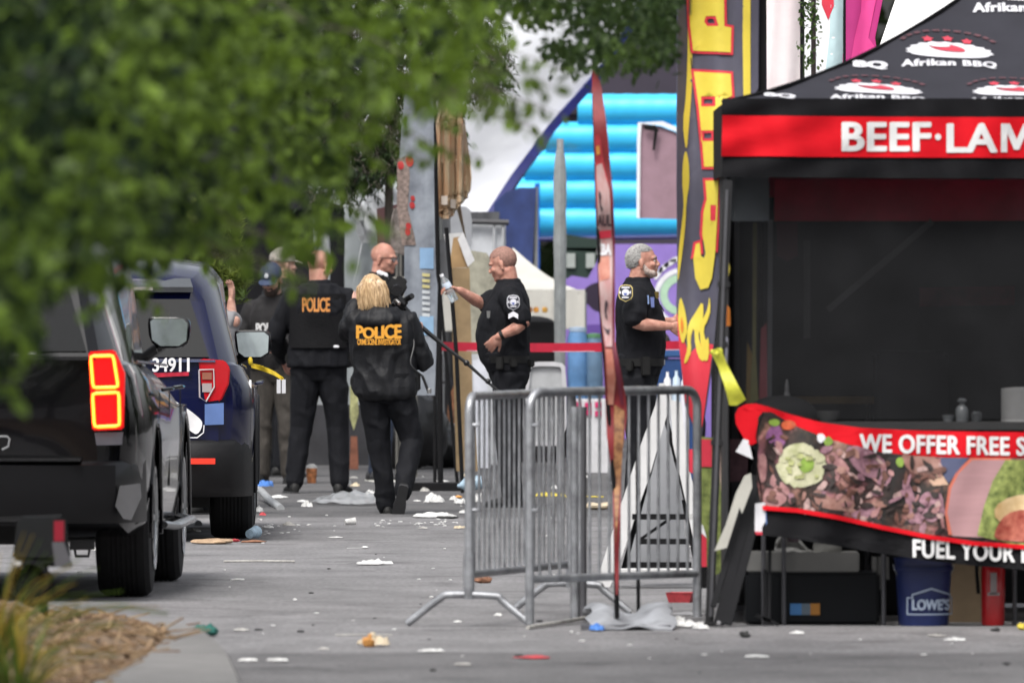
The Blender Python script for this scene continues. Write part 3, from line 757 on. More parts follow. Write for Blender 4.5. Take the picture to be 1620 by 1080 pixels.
# blue cooler and clutter near the seated passer-by
t = thing('cooler', 'dark blue cooler box behind the grey haired officer', 'cooler', G(1068, up_px(92))[:])
mb = M(); a, b = W(1040, 0, 92), W(1100, 0, 92); z = W(0, 556, 92).z
mb.box(((a.x + b.x) / 2, 92.2, z / 2 - .03), (b.x - a.x, .45, z - .06)); mb.build('body', mat('cooler_blue', (.015, .05, .16), .4), t, bevel=.015)
mb = M(); mb.box(((a.x + b.x) / 2, 92.2, z - .02), (b.x - a.x + .03, .48, .06)); mb.build('lid', mat('cooler_lid', (.03, .09, .24), .4), t, bevel=.015)
for i, (x, y, c_) in enumerate(((1056, 602, (.7, .7, .72)), (1070, 600, (.5, .6, .7)), (1083, 606, (.65, .65, .7)))):
    D = 90; b = Vector(((x - CX) * D / F, D, 0)); t = thing('bottle', ('small white bottle behind the apex of the folding sign', 'pale blue bottle between two white ones behind the folding sign', 'white bottle nearest the tall flag behind the folding sign')[i], 'bottle', b[:], group='bottles behind the folding sign')
    z = W(0, y - 14, D).z
    mb = M(); mb.lathe([(.03, 0), (.035, .02), (.035, z * .8), (.028, z * .93), (.012, z * .96), (.012, z)], b, 12); mb.build('bottle_body', mat('btl%d' % i, c_, .3), t)
# pink / white low stand seen through the barriers
t = thing('prize_table', 'low white table with pink and red square prints seen through the barrier bars', 'table', G(925, up_px(96))[:])
mb = M(); a, b = W(905, 0, 96), W(965, 0, 96); z = W(0, 632, 96).z
mb.box(((a.x + b.x) / 2, 96.4, z / 2), (b.x - a.x, .7, z)); mb.build('cloth', mat('white_cloth', (.6, .6, .62), .7), t)
for i, (x, y) in enumerate(((914, 640), (930, 641), (946, 640), (930, 652), (946, 654))):
    mb = M(); mb.box(W(x, y, 96.04), (.05, .01, .045)); mb.build('print', mat('pk%d' % (i % 2), ((.6, .03, .15), (.12, .25, .55))[i == 3], .5), t)
# yellow topped black cart
t = thing('hand_cart', 'black hand cart with a yellow top strip lying behind the second barrier', 'cart', G(925, 722)[:])
D = GD(722); mb = M(); mb.box(W(920, 700, D), (.55, .35, .24), m=0); mb.build('body', BLK, t, bevel=.02)
mb = M(); mb.box(W(928, 676, D), (.26, .3, .04)); mb.build('top', mat('yellow_plastic', (.55, .36, .02), .4), t, bevel=.01)
for x in (903, 934): mb = M(); mb.lathe([(.05, -.02), (.06, -.015), (.06, .015), (.05, .02)], W(x, 716, D - .2), 16, rot=Matrix.Rotation(rad(90), 3, 'X')); mb.build('wheel', mat('rubber', (.015, .015, .016), .75), t)
mb = M(); mb.tube(bezier([W(904, 690, D - .1), W(912, 676, D - .1), W(922, 686, D - .1)], 5), .012); mb.build('handle', MATS['print_white'], t)
# ---------------- left centre: stall fronts, banners, cardboard
t = panel('tent_wall', 'hanging pale grey tent side with soft folds behind the bald officer in glasses', 'tent wall', [(545, 330), (600, 322), (622, 330), (626, 380), (622, 640), (545, 640)], 98, mat('pale_canvas', (.33, .36, .37), .7, vs=4, var=.15), .012, fold(.11, .03), 'sheet')
t2 = panel('tent_wall', 'narrow white tent side strip left of the bald officer, beside black cloth', 'tent wall', [(498, 345), (520, 345), (524, 640), (500, 640)], 99, mat('white_canvas', (.36, .38, .39), .7, vs=4, var=.1), .012, fold(.2, .02), 'sheet')
# crumpled plastic sheet on top
def crumple(fn, nu, nv, amp, scl, seed):
    def g_(u, v):
        p = fn(u, v); q = p * scl + Vector((seed, 0, 0))
        return p + Vector((noise.noise(q), noise.noise(q + Vector((9, 1, 4))), noise.noise(q + Vector((2, 7, 5))))) * amp
    return g_
mb = M(); mb.grid(crumple(lambda u, v: W(555 + 65 * u + 10 * v, 308 + 62 * v + 10 * math.sin(u * 5), 97.6 + .25 * math.sin(u * 6.28)), 26, 26, .10, 7, 3), 26, 26)
o = mb.build('plastic_sheet', mat('clear_plastic', (.75, .77, .78), .15, spec=.7), smooth=25, solid=.004); tag(o, 'crumpled white plastic sheet caught on top of the pale grey tent side', 'plastic sheet')
t = panel('stall_backing', 'muted red brown stall panel between tent side and tree trunk', 'panel', [(596, 330), (632, 322), (634, 392), (596, 395)], 97, mat('redbrown_panel', (.26, .13, .13), .7, vs=4, var=.2), .02)
# pale greenish-white tarp roof ridge
t = thing('vendor_tent', 'white roofed tent behind the fine leafed tree', 'tent', G(580, up_px(104))[:])
sheet('roof', [[(470, 330), (500, 270), (560, 220), (625, 190), (690, 230), (700, 340)]], 104, mat('white_roof', (.30, .32, .34), .6, vs=1.2, var=.1), t, thick=.4, rip=lambda px, py: -.004 * (py - 260))
for x in (476, 690): mb = M(); p = W(x, 0, 104); mb.tube([(p.x, 104.2, 0), (p.x, 104.2, W(0, 330, 104).z)], .02); mb.build('leg', MATS['grey_steel'], t)
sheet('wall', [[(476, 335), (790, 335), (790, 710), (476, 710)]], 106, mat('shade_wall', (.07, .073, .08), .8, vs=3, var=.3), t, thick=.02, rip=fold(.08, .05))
t = thing('stall_rack', 'dark steel rack with hanging utensils between the tree trunk and the grey banner', 'rack', G(640, up_px(94))[:])
for x in (628, 634, 647, 657): b = M(); p = W(x, 0, 94); b.tube([(p.x, 94, 0), (p.x, 94, W(0, 398, 94).z)], .012 + .006 * (x % 2)); b.build('upright', mat('rack_steel', (.16, .155, .14), .5, .4), t)
for y in (398, 440, 478, 520): b = M(); b.tube([W(622, y, 94), W(664, y, 94)], .012); b.build('rail', MATS['rack_steel'], t)
b = M(); b.grid(lambda u, v: W(618 + 48 * u, 396 + 170 * v, 94.3), 6, 6); b.build('backing', DKT, t, solid=.02)
for i, (x, y, h_) in enumerate(((638, 445, 28), (643, 446, 20), (652, 445, 30), (640, 484, 24), (653, 484, 30))): b = M(); b.bar(W(x, y, 93.95), W(x + 1, y + h_, 93.95), .016, .008, up=(0, 1, 0)); b.build('utensil', mat('rack_grey', (.30, .31, .30), .4, .3), t)
t = thing('tent_flap', 'brown and grey loose canvas flap hanging over the rack', 'canvas', G(640, up_px(92))[:])
sheet('canvas', [[(624, 330), (650, 322), (672, 345), (660, 372), (664, 398), (640, 404), (622, 398), (616, 370)]], 92, mat('flap_taupe', (.15, .12, .10), .8, vs=14, var=.6, c2=(.30, .26, .24)), t, thick=.01, rip=fold(.16, .03))
# upright grey banner with pictures
t = thing('feather_banner', 'tall grey backed feather banner with red flower prints beside the tree trunk', 'banner', G(668, up_px(88))[:])
sheet('cloth', [[(632, 250), (640, 150), (664, 120), (684, 150), (690, 238), (694, 388), (690, 560), (688, 625), (640, 625), (640, 385), (628, 330)]], 88, mat('banner_grey', (.17, .19, .23), .6, vs=4, var=.3, c2=(.30, .33, .37)), t, thick=.006, rip=fold(.09, .02))
sheet('print', [[(628, 252), (646, 245), (648, 280), (645, 330), (656, 375), (658, 388), (636, 388), (628, 330)]], 88, mat('print_taupe', (.20, .15, .13), .6, vs=30, var=.6), t, off=.006, rip=fold(.09, .02))
for x, y, r_ in ((634, 262, 6), (648, 256, 7), (653, 314, 4), (652, 325, 5), (646, 358, 5), (645, 367, 5)):
    sheet('print', [smoothpoly([(x - r_, y - r_), (x + r_ * .6, y - r_ * 1.2), (x + r_, y + r_ * .7), (x - r_ * .5, y + r_ * 1.3)], 2)], 88, mat('print_red', (.42, .03, .03), .6), t, off=.009, rip=fold(.09, .02))
for y0, y1, c_ in ((392, 425, (.20, .33, .50)), (500, 530, (.22, .36, .52))):
    sheet('print', [[(664, y0), (686, y0), (686, y1), (664, y1)]], 88, mat('prb%d' % y0, c_, .6), t, off=.006, rip=fold(.09, .02))
for k in range(8):
    y0 = 432 + k * 9; sheet('print', [[(668, y0), (680, y0 + 1), (680, y0 + 6), (668, y0 + 5)]], 88, mat('pry%d' % (k > 2), ((.5, .45, .2), (.5, .53, .55))[k > 2], .6), t, off=.008, rip=fold(.09, .02))
mb = M(); mb.tube([W(696, 625, 88) * 1.0 + Vector((0, 0, 0)), W(692, 400, 88), W(688, 230, 88), W(682, 120, 88)], [.022, .02, .017, .012]); mb.build('pole', BLK, t)
mb = M(); b_ = W(697, 0, 88); mb.tube([(b_.x, 88, 0), (b_.x - .005, 88, W(0, 625, 88).z)], .022); mb.build('pole', BLK, t)
mb = M(); mb.box((b_.x, 88, .03), (.5, .5, .06)); mb.build('base', BLK, t)
# orange-brown shiny hanging banner
t = thing('feather_banner', 'glossy orange brown feather banner hanging in vertical folds before the white slide', 'banner', G(712, up_px(90))[:])
OB = mat('bronze_print', (.52, .25, .13), .35, vs=4, var=.35, c2=(.36, .34, .24), stretch=(14, 1, .6), spec=.7)
rb = lambda px, py: .05 * math.sin(px * .33 + py * .01) + .02 * math.sin(px * .9)
sheet('cloth', [smoothpoly([(690, 160), (712, 150), (733, 175), (742, 240), (746, 295), (736, 318), (722, 330), (716, 345), (693, 347), (689, 300)], 1)], 90, OB, t, thick=.006, rip=rb, L=.03)
sheet('print', [[(698, 310), (708, 310), (708, 324), (698, 324)]], 90, mat('prw', (.5, .45, .4), .6), t, off=.05, rip=rb)
sheet('print', [[(713, 315), (722, 316), (721, 330), (713, 329)]], 90, MATS['prw'], t, off=.05, rip=rb)
mb = M(); p = W(688, 0, 90.05); mb.tube([(p.x, 90.05, 0), (p.x, 90.05, W(0, 140, 90).z)], .014); mb.build('pole', BLK, t)
mb = M(); mb.tube([(p.x + .18, 90.05, 0), (p.x + .02, 90.05, W(0, 420, 90).z)], .014); mb.build('pole', BLK, t)
# second slanting black pole
t = thing('pole', 'thin black pole leaning slightly beside the cardboard pieces', 'pole', G(730, up_px(87))[:])
mb = M(); mb.tube([W(732, 440 + 29520 / 87, 87), W(722, 560, 87), (W(712, 430, 87)), W(706, 360, 87)], .016); mb.build('shaft', BLK, t)
# grey box unit, white folded box, cardboard sheets
t = panel('speaker_box', 'rounded grey box cabinet hanging under the orange brown banner', 'box', smoothpoly([(712, 330), (735, 325), (747, 335), (746, 400), (714, 400)], 1), 94, mat('mid_grey', (.27, .28, .30), .6), .3)
t = thing('cardboard_box', 'open white and brown cardboard box propped on end behind the officers hand', 'box', G(735, up_px(89))[:])
sheet('panel', [[(702, 370), (733, 368), (738, 425), (713, 425)]], 89.2, mat('box_white', (.52, .52, .52), .7), t, thick=.01)
sheet('panel', [[(733, 368), (751, 412), (740, 422), (724, 378)]], 89, mat('box_white2', (.62, .62, .63), .7), t, thick=.01)
sheet('panel', [[(717, 376), (730, 374), (742, 423), (711, 424)]], 89.05, mat('cardboard', (.36, .23, .11), .8, vs=6, var=.2), t, thick=.01)
t = panel('cardboard_sheet', 'tall brown cardboard sheet standing on end beside the black pole', 'cardboard', [(714, 424), (743, 424), (744, 470), (748, 640), (757, 745), (722, 745), (716, 560)], 88.6, mat('cardboard_tan', (.34, .24, .13), .85, vs=5, var=.25), .015, lambda px, py: .01 * math.sin(py * .03))
t = panel('cardboard_sheet', 'weathered greenish grey cardboard sheet behind the tan one', 'cardboard', [(738, 395), (770, 400), (790, 430), (780, 560), (742, 560)], 92, mat('card_grey', (.30, .29, .23), .85, vs=9, var=.35), .015)
t = panel('foam_board', 'white foam board standing between the cardboard and the sergeant', 'board', [(748, 570), (770, 565), (775, 740), (755, 740)], 90, mat('foam_white', (.62, .64, .70), .6), .02)
# dark stack behind tripod: folded trolley with wheel, bags
t = thing('folded_bicycle', 'black folding bicycle with small wheel leaning against the stall behind the tripod', 'bicycle', G(690, 738)[:])
D = GD(738)
def wheel(cx, cy, rr, tilt):
    Rm = Matrix.Rotation(rad(tilt), 3, 'Y') @ Matrix.Rotation(rad(65), 3, 'Z') @ Matrix.Rotation(rad(90), 3, 'X')
    c = W(cx, cy, D - .2)
    b = M(); P = [c + Rm @ Vector((rr * math.cos(a), rr * math.sin(a), 0)) for a in [2 * math.pi * k / 24 for k in range(25)]]
    b.tube(P, .02, 6, cap=False); b.build('tyre', mat('tyre_grey', (.10, .10, .10), .6), t)
    b = M(); P = [c + (p - c) * .88 for p in P]; b.tube(P, .007, 6, cap=False); b.build('rim', MATS['chrome'], t)
    for k in range(8):
        b = M(); a = math.pi * k / 8; b.tube([c + Rm @ Vector((rr * .86 * math.cos(a), rr * .86 * math.sin(a), 0)), c - Rm @ Vector((rr * .86 * math.cos(a), rr * .86 * math.sin(a), 0))], .0016, 4); b.build('spoke', MATS['chrome'], t)
wheel(686, 680, .19, -28); wheel(716, 708, .17, 60)
b = M(); b.tube([W(668, 600, D - .2), W(676, 640, D - .2), W(690, 685, D - .2), W(718, 706, D - .2)], .018); b.tube([W(690, 640, D - .2), W(716, 706, D - .2)], .015); b.tube([W(682, 610, D - .2), W(704, 604, D - .2)], .012); b.build('frame', mat('bike_black', (.02, .02, .022), .3), t)
b = M(); b.ell(W(668, 596, D - .2), (.13, .09, .03)); b.build('saddle', BLK, t)
b = M(); b.tube([W(652, 745, D), W(672, 735, D - .1), W(690, 742, D)], .02); b.build('mudguard', mat('grey_plastic2', (.25, .25, .26), .5), t)
def bag(name, label, px, py, w_, h_, seed, m, D=None, cat='bag'):
    D = D or GD(py); b = M(); c = Vector(((px - CX) * D / F, D, h_ / 2 * .96))
    n, k = 26, 18; vs = []
    for i in range(k + 1):
        th = math.pi * i / k
        for j in range(n):
            ph = 2 * math.pi * j / n; v = Vector((math.sin(th) * math.cos(ph), math.sin(th) * math.sin(ph), math.cos(th)))
            q = v * (1 + .22 * noise.noise(v * 2 + Vector((seed, 0, 0))) + .10 * noise.noise(v * 6 + Vector((0, seed, 0))))
            z = max(-1, q.z) * h_ / 2
            vs.append(c + Vector((q.x * w_ / 2, q.y * w_ / 2, max(z, -h_ / 2 * .95))))
    fs = [(i * n + j, i * n + (j + 1) % n, (i + 1) * n + (j + 1) % n, (i + 1) * n + j) for i in range(k) for j in range(n)]
    b.add(vs, fs); o = b.build(name, m, smooth=50); return tag(o, label, cat)
BAGM = mat('bin_bag', (.012, .012, .013), .28, bump=.6, bs=9, spec=.6)
bag('bin_bag', 'shiny black bin bag heap behind the woman with the tripod', 652, 742, .62, .72, 1, BAGM)
bag('bin_bag', 'low black bin bag beside the folding bicycle', 700, 740, .55, .40, 4, BAGM)
bag('bin_bag', 'tall black bundle against the grey banner', 680, 724, .40, 1.05, 8, mat('black_bundle', (.02, .02, .022), .6, vs=8, var=.5))
bag('plant_bag', 'dark bundle with rusty orange flecks beside the cardboard', 728, 730, .22, .75, 12, mat('rust_bundle', (.05, .04, .03), .8, vs=18, var=.5, c2=(.32, .13, .06)))
# hi-vis garment and orange crate seen between legs
t = panel('stall_cloth', 'pale yellow cloth hanging between the two policemen', 'cloth', [(554, 610), (566, 618), (567, 655), (560, 680), (554, 660)], 96, mat('pale_yellow', (.42, .42, .20), .7, vs=14, var=.5), .01, fold(.2, .01))
t = panel('brick_post', 'orange brown post foot between the policeman and the woman', 'post', [(555, 690), (565, 690), (567, 742), (553, 742)], 97.5, mat('rust_post', (.26, .10, .06), .8, vs=9, var=.5), .1)
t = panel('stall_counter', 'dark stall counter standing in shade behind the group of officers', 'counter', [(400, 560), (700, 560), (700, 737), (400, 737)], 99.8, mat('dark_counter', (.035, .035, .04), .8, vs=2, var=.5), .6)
t = thing('paper_cup', 'orange and white printed cup on the ground between the policeman s boots', 'cup', G(493, 764)[:])
mb = M(); mb.lathe([(.035, 0), (.045, .11), (.046, .12)], G(493, 764), 16); mb.build('cup_body', mat('cup_orange', (.34, .13, .05), .6, vs=30, var=.7), t)
mb = M(); mb.lathe([(.047, .12), (.04, .14), (.02, .155)], G(493, 764), 16); mb.build('lid', mat('lid_grey', (.35, .35, .34), .6), t)
t['label'] = 'orange and white printed cup on the ground between the boots of the policeman'
# grey upright board beside police car
t = panel('utility_box', 'blue grey utility cabinet beside the right mirror of the blue vehicle', 'cabinet', [(398, 560), (412, 560), (413, 750), (398, 750)], 95.2, mat('blue_grey', (.24, .30, .33), .6), .4)
# rows of flags and tents at upper right behind the black canopy
t = thing('feather_flag', 'pale pink and white feather flag just right of the tall flame flag', 'flag', G(1240, up_px(64))[:])
PK = mat('pale_pink', (.78, .62, .64), .6, vs=1.2, var=.1, c2=(.85, .80, .80))
sheet('cloth', [[(1212, -160), (1270, -160), (1269, 60), (1266, 560), (1216, 560), (1213, 140)]], 64, PK, t, thick=.004, rip=fold(.08, .02))
mb = M(); p = W(1268, 0, 64); mb.tube([(p.x, 64, 0), (p.x, 64, W(0, -160, 64).z)], .008); mb.build('pole', BLK, t)
t = thing('feather_flag', 'white flag with red and pale teal corner behind a thin dark pole', 'flag', G(1316, up_px(66))[:])
sheet('cloth', [[(1272, -160), (1341, -160), (1333, 110), (1330, 560), (1275, 560)]], 66, mat('white_flag', (.80, .81, .83), .6, vs=1.5, var=.06), t, thick=.004, rip=fold(.08, .02))
sheet('print', [[(1300, -40), (1318, -40), (1319, 10), (1310, 32), (1300, 8)]], 66, mat('flag_red', (.6, .03, .06), .6), t, off=.006, rip=fold(.08, .02))
sheet('print', [[(1316, -40), (1340, -40), (1336, 60), (1332, 105), (1306, 112), (1312, 60)]], 66, mat('flag_teal', (.50, .66, .69), .6, vs=4, var=.1), t, off=.005, rip=fold(.08, .02))
mb = M(); p = W(1336, 0, 66); mb.tube([(p.x, 66, 0), (p.x, 66, W(0, -160, 66).z)], .008); mb.build('pole', BLK, t)
t = thing('pole', 'dark slim post with ivy leaves between the pale flags', 'pole', G(1287, up_px(63))[:])
mb = M(); p = W(1287, 0, 63); mb.tube([(p.x, 63, 0), (p.x, 63, W(0, -160, 63).z)], .014); mb.build('shaft', mat('brown_post', (.05, .035, .035), .6), t)
r_ = random.Random(3); it = [(W(1278 + r_.gauss(4, 8), r_.uniform(-60, 40) if r_.random() < .7 else r_.uniform(40, 105), 62.9), r_.uniform(.02, .035), rotm(r_, .3), r_.random()) for _ in range(240)]
leaves('foliage', it, leafmat('ivy_leaf', (.02, .05, .01), (.10, .16, .04), .3), t)
t = thing('feather_flag', 'magenta feather flag with a lighter pink fold', 'flag', G(1362, up_px(67))[:])
sheet('cloth', [[(1338, -160), (1450, -160), (1400, -20), (1384, 60), (1390, 110), (1390, 560), (1332, 560), (1333, 110)]], 67, mat('magenta', (.48, .03, .20), .6, vs=3, var=.1), t, thick=.004, rip=fold(.07, .02))
sheet('print', [[(1400, -60), (1386, 0), (1374, 60), (1388, 80), (1388, 120), (1342, 120), (1352, 60), (1362, 18), (1366, -60)]], 67, mat('bright_pink', (.72, .06, .28), .6, vs=3, var=.08), t, off=.006, rip=fold(.07, .02))
t = thing('canopy_tent', 'white canopy tent rising behind the black printed roof', 'tent', G(1500, up_px(70))[:])
mb = M(); c = W(1560, -420, 71.5); q = [W(1372, 130, 70), W(2000, 130, 70), W(2000, 130, 73), W(1372, 130, 73)]
for i in range(4): mb.grid(lambda u, v, p0=q[i], p1=q[(i + 1) % 4]: p0.lerp(p1, u).lerp(c, v), 6, 6)
mb.build('canopy', mat('white_canopy', (.80, .80, .80), .6, vs=1, var=.04), t)
for q_ in q: mb = M(); mb.tube([(q_.x, q_.y, 0), (q_.x, q_.y, q_.z)], .018); mb.build('leg', MATS['grey_steel'], t)
# far treeline closing the street
ORD = ['first', 'second', 'third', 'fourth', 'fifth', 'sixth', 'seventh', 'eighth', 'ninth', 'tenth', 'eleventh', 'twelfth', 'thirteenth']
MATS_LM = {'far': leafmat('far_leaf', (.012, .025, .008), (.06, .09, .03), .2)}
def far_trees():
    r = random.Random(31); LM = MATS_LM['far']
    for i in range(9):
        x = -22 + i * 5.3 + r.uniform(-1, 1); y = 175 + r.uniform(-6, 12); h = r.uniform(8, 11)
        t = thing('shade_tree', 'distant dark green tree closing the street, %s from the left in its row' % ORD[i], 'tree', (x, y, 0), group='row of distant trees')
        it = []
        for k in range(900):
            v = Vector((r.gauss(0, 1), r.gauss(0, 1), r.gauss(0, 1))).normalized() * r.uniform(.55, 1) ** .5
            p = Vector((x + v.x * 3.6, y + v.y * 3.2, h * .58 + v.z * h * .42)); p += Vector((noise.noise(p), 0, noise.noise(p + Vector((5, 5, 5))))) * .8
            it.append((p, r.uniform(.5, .95), rotm(r), min(1, max(0, .3 + .6 * noise.noise(p * .6)))))
        leaves('crown', it, LM, t); tr = M(); tr.tube([(x, y, -.1), (x, y, h * .5)], [.25, .15]); tr.build('trunk', BARK, t)
far_trees()
def sky_block_trees():  # unseen trees added to block low sky and darken reflections on the vehicles
    r = random.Random(8); LM = MATS_LM['far']
    k = 0
    for (x, y) in [(-30 + 7.5 * i, -24 + r.uniform(-3, 3)) for i in range(9)] + [(-17, -12), (-18, 2), (-17, 16), (-19, 30), (-18, 46), (-20, 64), (17, -12), (19, 2), (18, 16), (19, 30), (20, 46), (19, 64), (22, 84)]:
        k += 1; h = r.uniform(17, 22) if k < 10 else r.uniform(9, 13); t = thing('shade_tree', ('broad tree added behind the viewpoint to darken reflections, %s from the left, outside the picture' % ORD[k - 1]) if k < 10 else ('broad tree added to block low sky on the %s side of the street, %s from the viewpoint' % (('left', 'right')[k > 15], ORD[(k - 10) % 6 if k < 16 else k - 16])), 'tree', (x, y, 0), group='trees added outside the picture to block sky light')
        it = []
        for q in range(420):
            v = Vector((r.gauss(0, 1), r.gauss(0, 1), r.gauss(0, 1))).normalized() * r.uniform(.6, 1) ** .5
            p = Vector((x + v.x * 4.4, y + v.y * 3.6, h * .52 + v.z * h * .46))
            it.append((p, r.uniform(.9, 1.6), rotm(r), min(1, max(0, .3 + .6 * noise.noise(p * .6)))))
        leaves('crown', it, LM, t); tr = M(); tr.tube([(x, y, -.1), (x, y, h * .5)], [.25, .15]); tr.build('trunk', BARK, t)
sky_block_trees()
# red barrier tape
t = thing('barrier_tape', 'red plastic barrier tape stretched behind the officers from stall to tall flag', 'tape', G(880, up_px(87))[:])
mb = M(); A = W(640, 546, 89); B = W(1120, 545, 85)
mb.grid(lambda u, v: A.lerp(B, u) + Vector((0, .012 * math.sin(u * 22), (v - .5) * .068 - .02 * math.sin(math.pi * u))), 80, 3); mb.build('ribbon', mat('red_tape', (.50, .012, .04), .4, vs=6, var=.15), t, solid=.002)
mb = M(); mb.grid(lambda u, v: A.lerp(B, u) + Vector((0, -.004 + .012 * math.sin(u * 22), -.034 + v * .008 - .02 * math.sin(math.pi * u))), 80, 1); mb.build('edge_stripe', mat('pink_edge', (.6, .3, .36), .5), t)
# ------------------------------------------------------------------ people
SKIN = mat('skin_ruddy', (.43, .19, .14), .55, vs=22, var=.12, sss=.12, c2=(.58, .32, .25), bump=.25, bs=120, spec=.35)
SKIN2 = mat('skin_pale', (.50, .27, .21), .55, vs=22, var=.12, sss=.12, c2=(.62, .39, .32), bump=.25, bs=120, spec=.35)
UNI = mat('uniform_black', (.0045, .005, .0075), .8, vs=40, var=.3, bump=.3, bs=160, spec=.25)
UNI2 = mat('jacket_black', (.005, .0055, .0075), .6, vs=30, var=.3, bump=.35, bs=90, spec=.35)
DENIM = mat('dark_denim', (.02, .03, .055), .8, vs=40, var=.3)
BRN = mat('brown_trousers', (.045, .039, .033), .85, vs=20, var=.3)
LEA = mat('black_leather', (.008, .008, .008), .6, spec=.3)
HAIRG = mat('grey_hair', (.27, .265, .26), .65, vs=60, var=.55, bump=.4, bs=200)
STUB = mat('stubble_brown', (.26, .14, .11), .75, vs=80, var=.3)
BEARD = mat('dark_beard', (.035, .022, .016), .8, vs=90, var=.4, bump=.9, bs=180)
GOLD = mat('police_gold', (.72, .33, .03), .6, var=.08); LWHITE = mat('police_white', (.6, .6, .6), .6, var=.08)
def hand(mb, wrist, d, nrm, curl=.5, S=1, side=1, spread=.13, curls=None):
    d = Vector(d).normalized(); nrm = Vector(nrm); nrm = (nrm - d * nrm.dot(d)).normalized(); s_ = d.cross(nrm) * side
    w_ = Vector(wrist)
    R3 = Matrix((s_, nrm, d)).transposed()
    mb.ell(w_ + d * .05 * S, (.042 * S, .017 * S, .055 * S), R3, 12, 8)
    mb.ell(w_ + d * .075 * S, (.043 * S, .014 * S, .03 * S), R3, 12, 8)
    for i, (ln, off) in enumerate(((.072, -.032), (.080, -.011), (.074, .011), (.058, .031))):
        c = curls[i] if curls else curl * (1 + .08 * i)
        a = w_ + d * .092 * S + s_ * off * S * 1.05; dd = (d + s_ * off * spread / .03).normalized(); P = [a - dd * .02 * S, a]; r = [.0105 * S, .0105 * S]; ang = 0
        for k, fr in enumerate((.45, .32, .23)):
            ang += c * (.6, .9, .6)[k]
            v = dd * math.cos(ang) + nrm * math.sin(ang); a = a + v * ln * fr * S; P.append(a); r.append((.0098 - .0012 * k) * S)
        mb.limb(P, r, 8)
    a = w_ + d * .025 * S - s_ * .032 * S; v = (d * .75 - s_ * .62 + nrm * .25).normalized()
    P = [a - v * .01, a, a + v * .035 * S, a + v * .035 * S + (v * .7 + nrm * .3 * min(1, curl) + d * .4).normalized() * .03 * S, a + v * .035 * S + (v * .7 + nrm * .3 * min(1, curl) + d * .4).normalized() * .055 * S]
    mb.limb(P, [.015 * S, .014 * S, .012 * S, .011 * S, .009 * S], 8)
def ellring(c, rx, ry, n=26, rot=None, e=2.3):
    out = []
    for k in range(n):
        a = 2 * math.pi * k / n; ca, sa = math.cos(a), math.sin(a)
        v = Vector((rx * math.copysign(abs(ca) ** (2 / e), ca), ry * math.copysign(abs(sa) ** (2 / e), sa), 0))
        out.append((rot @ v if rot else v) + Vector(c))
    return out
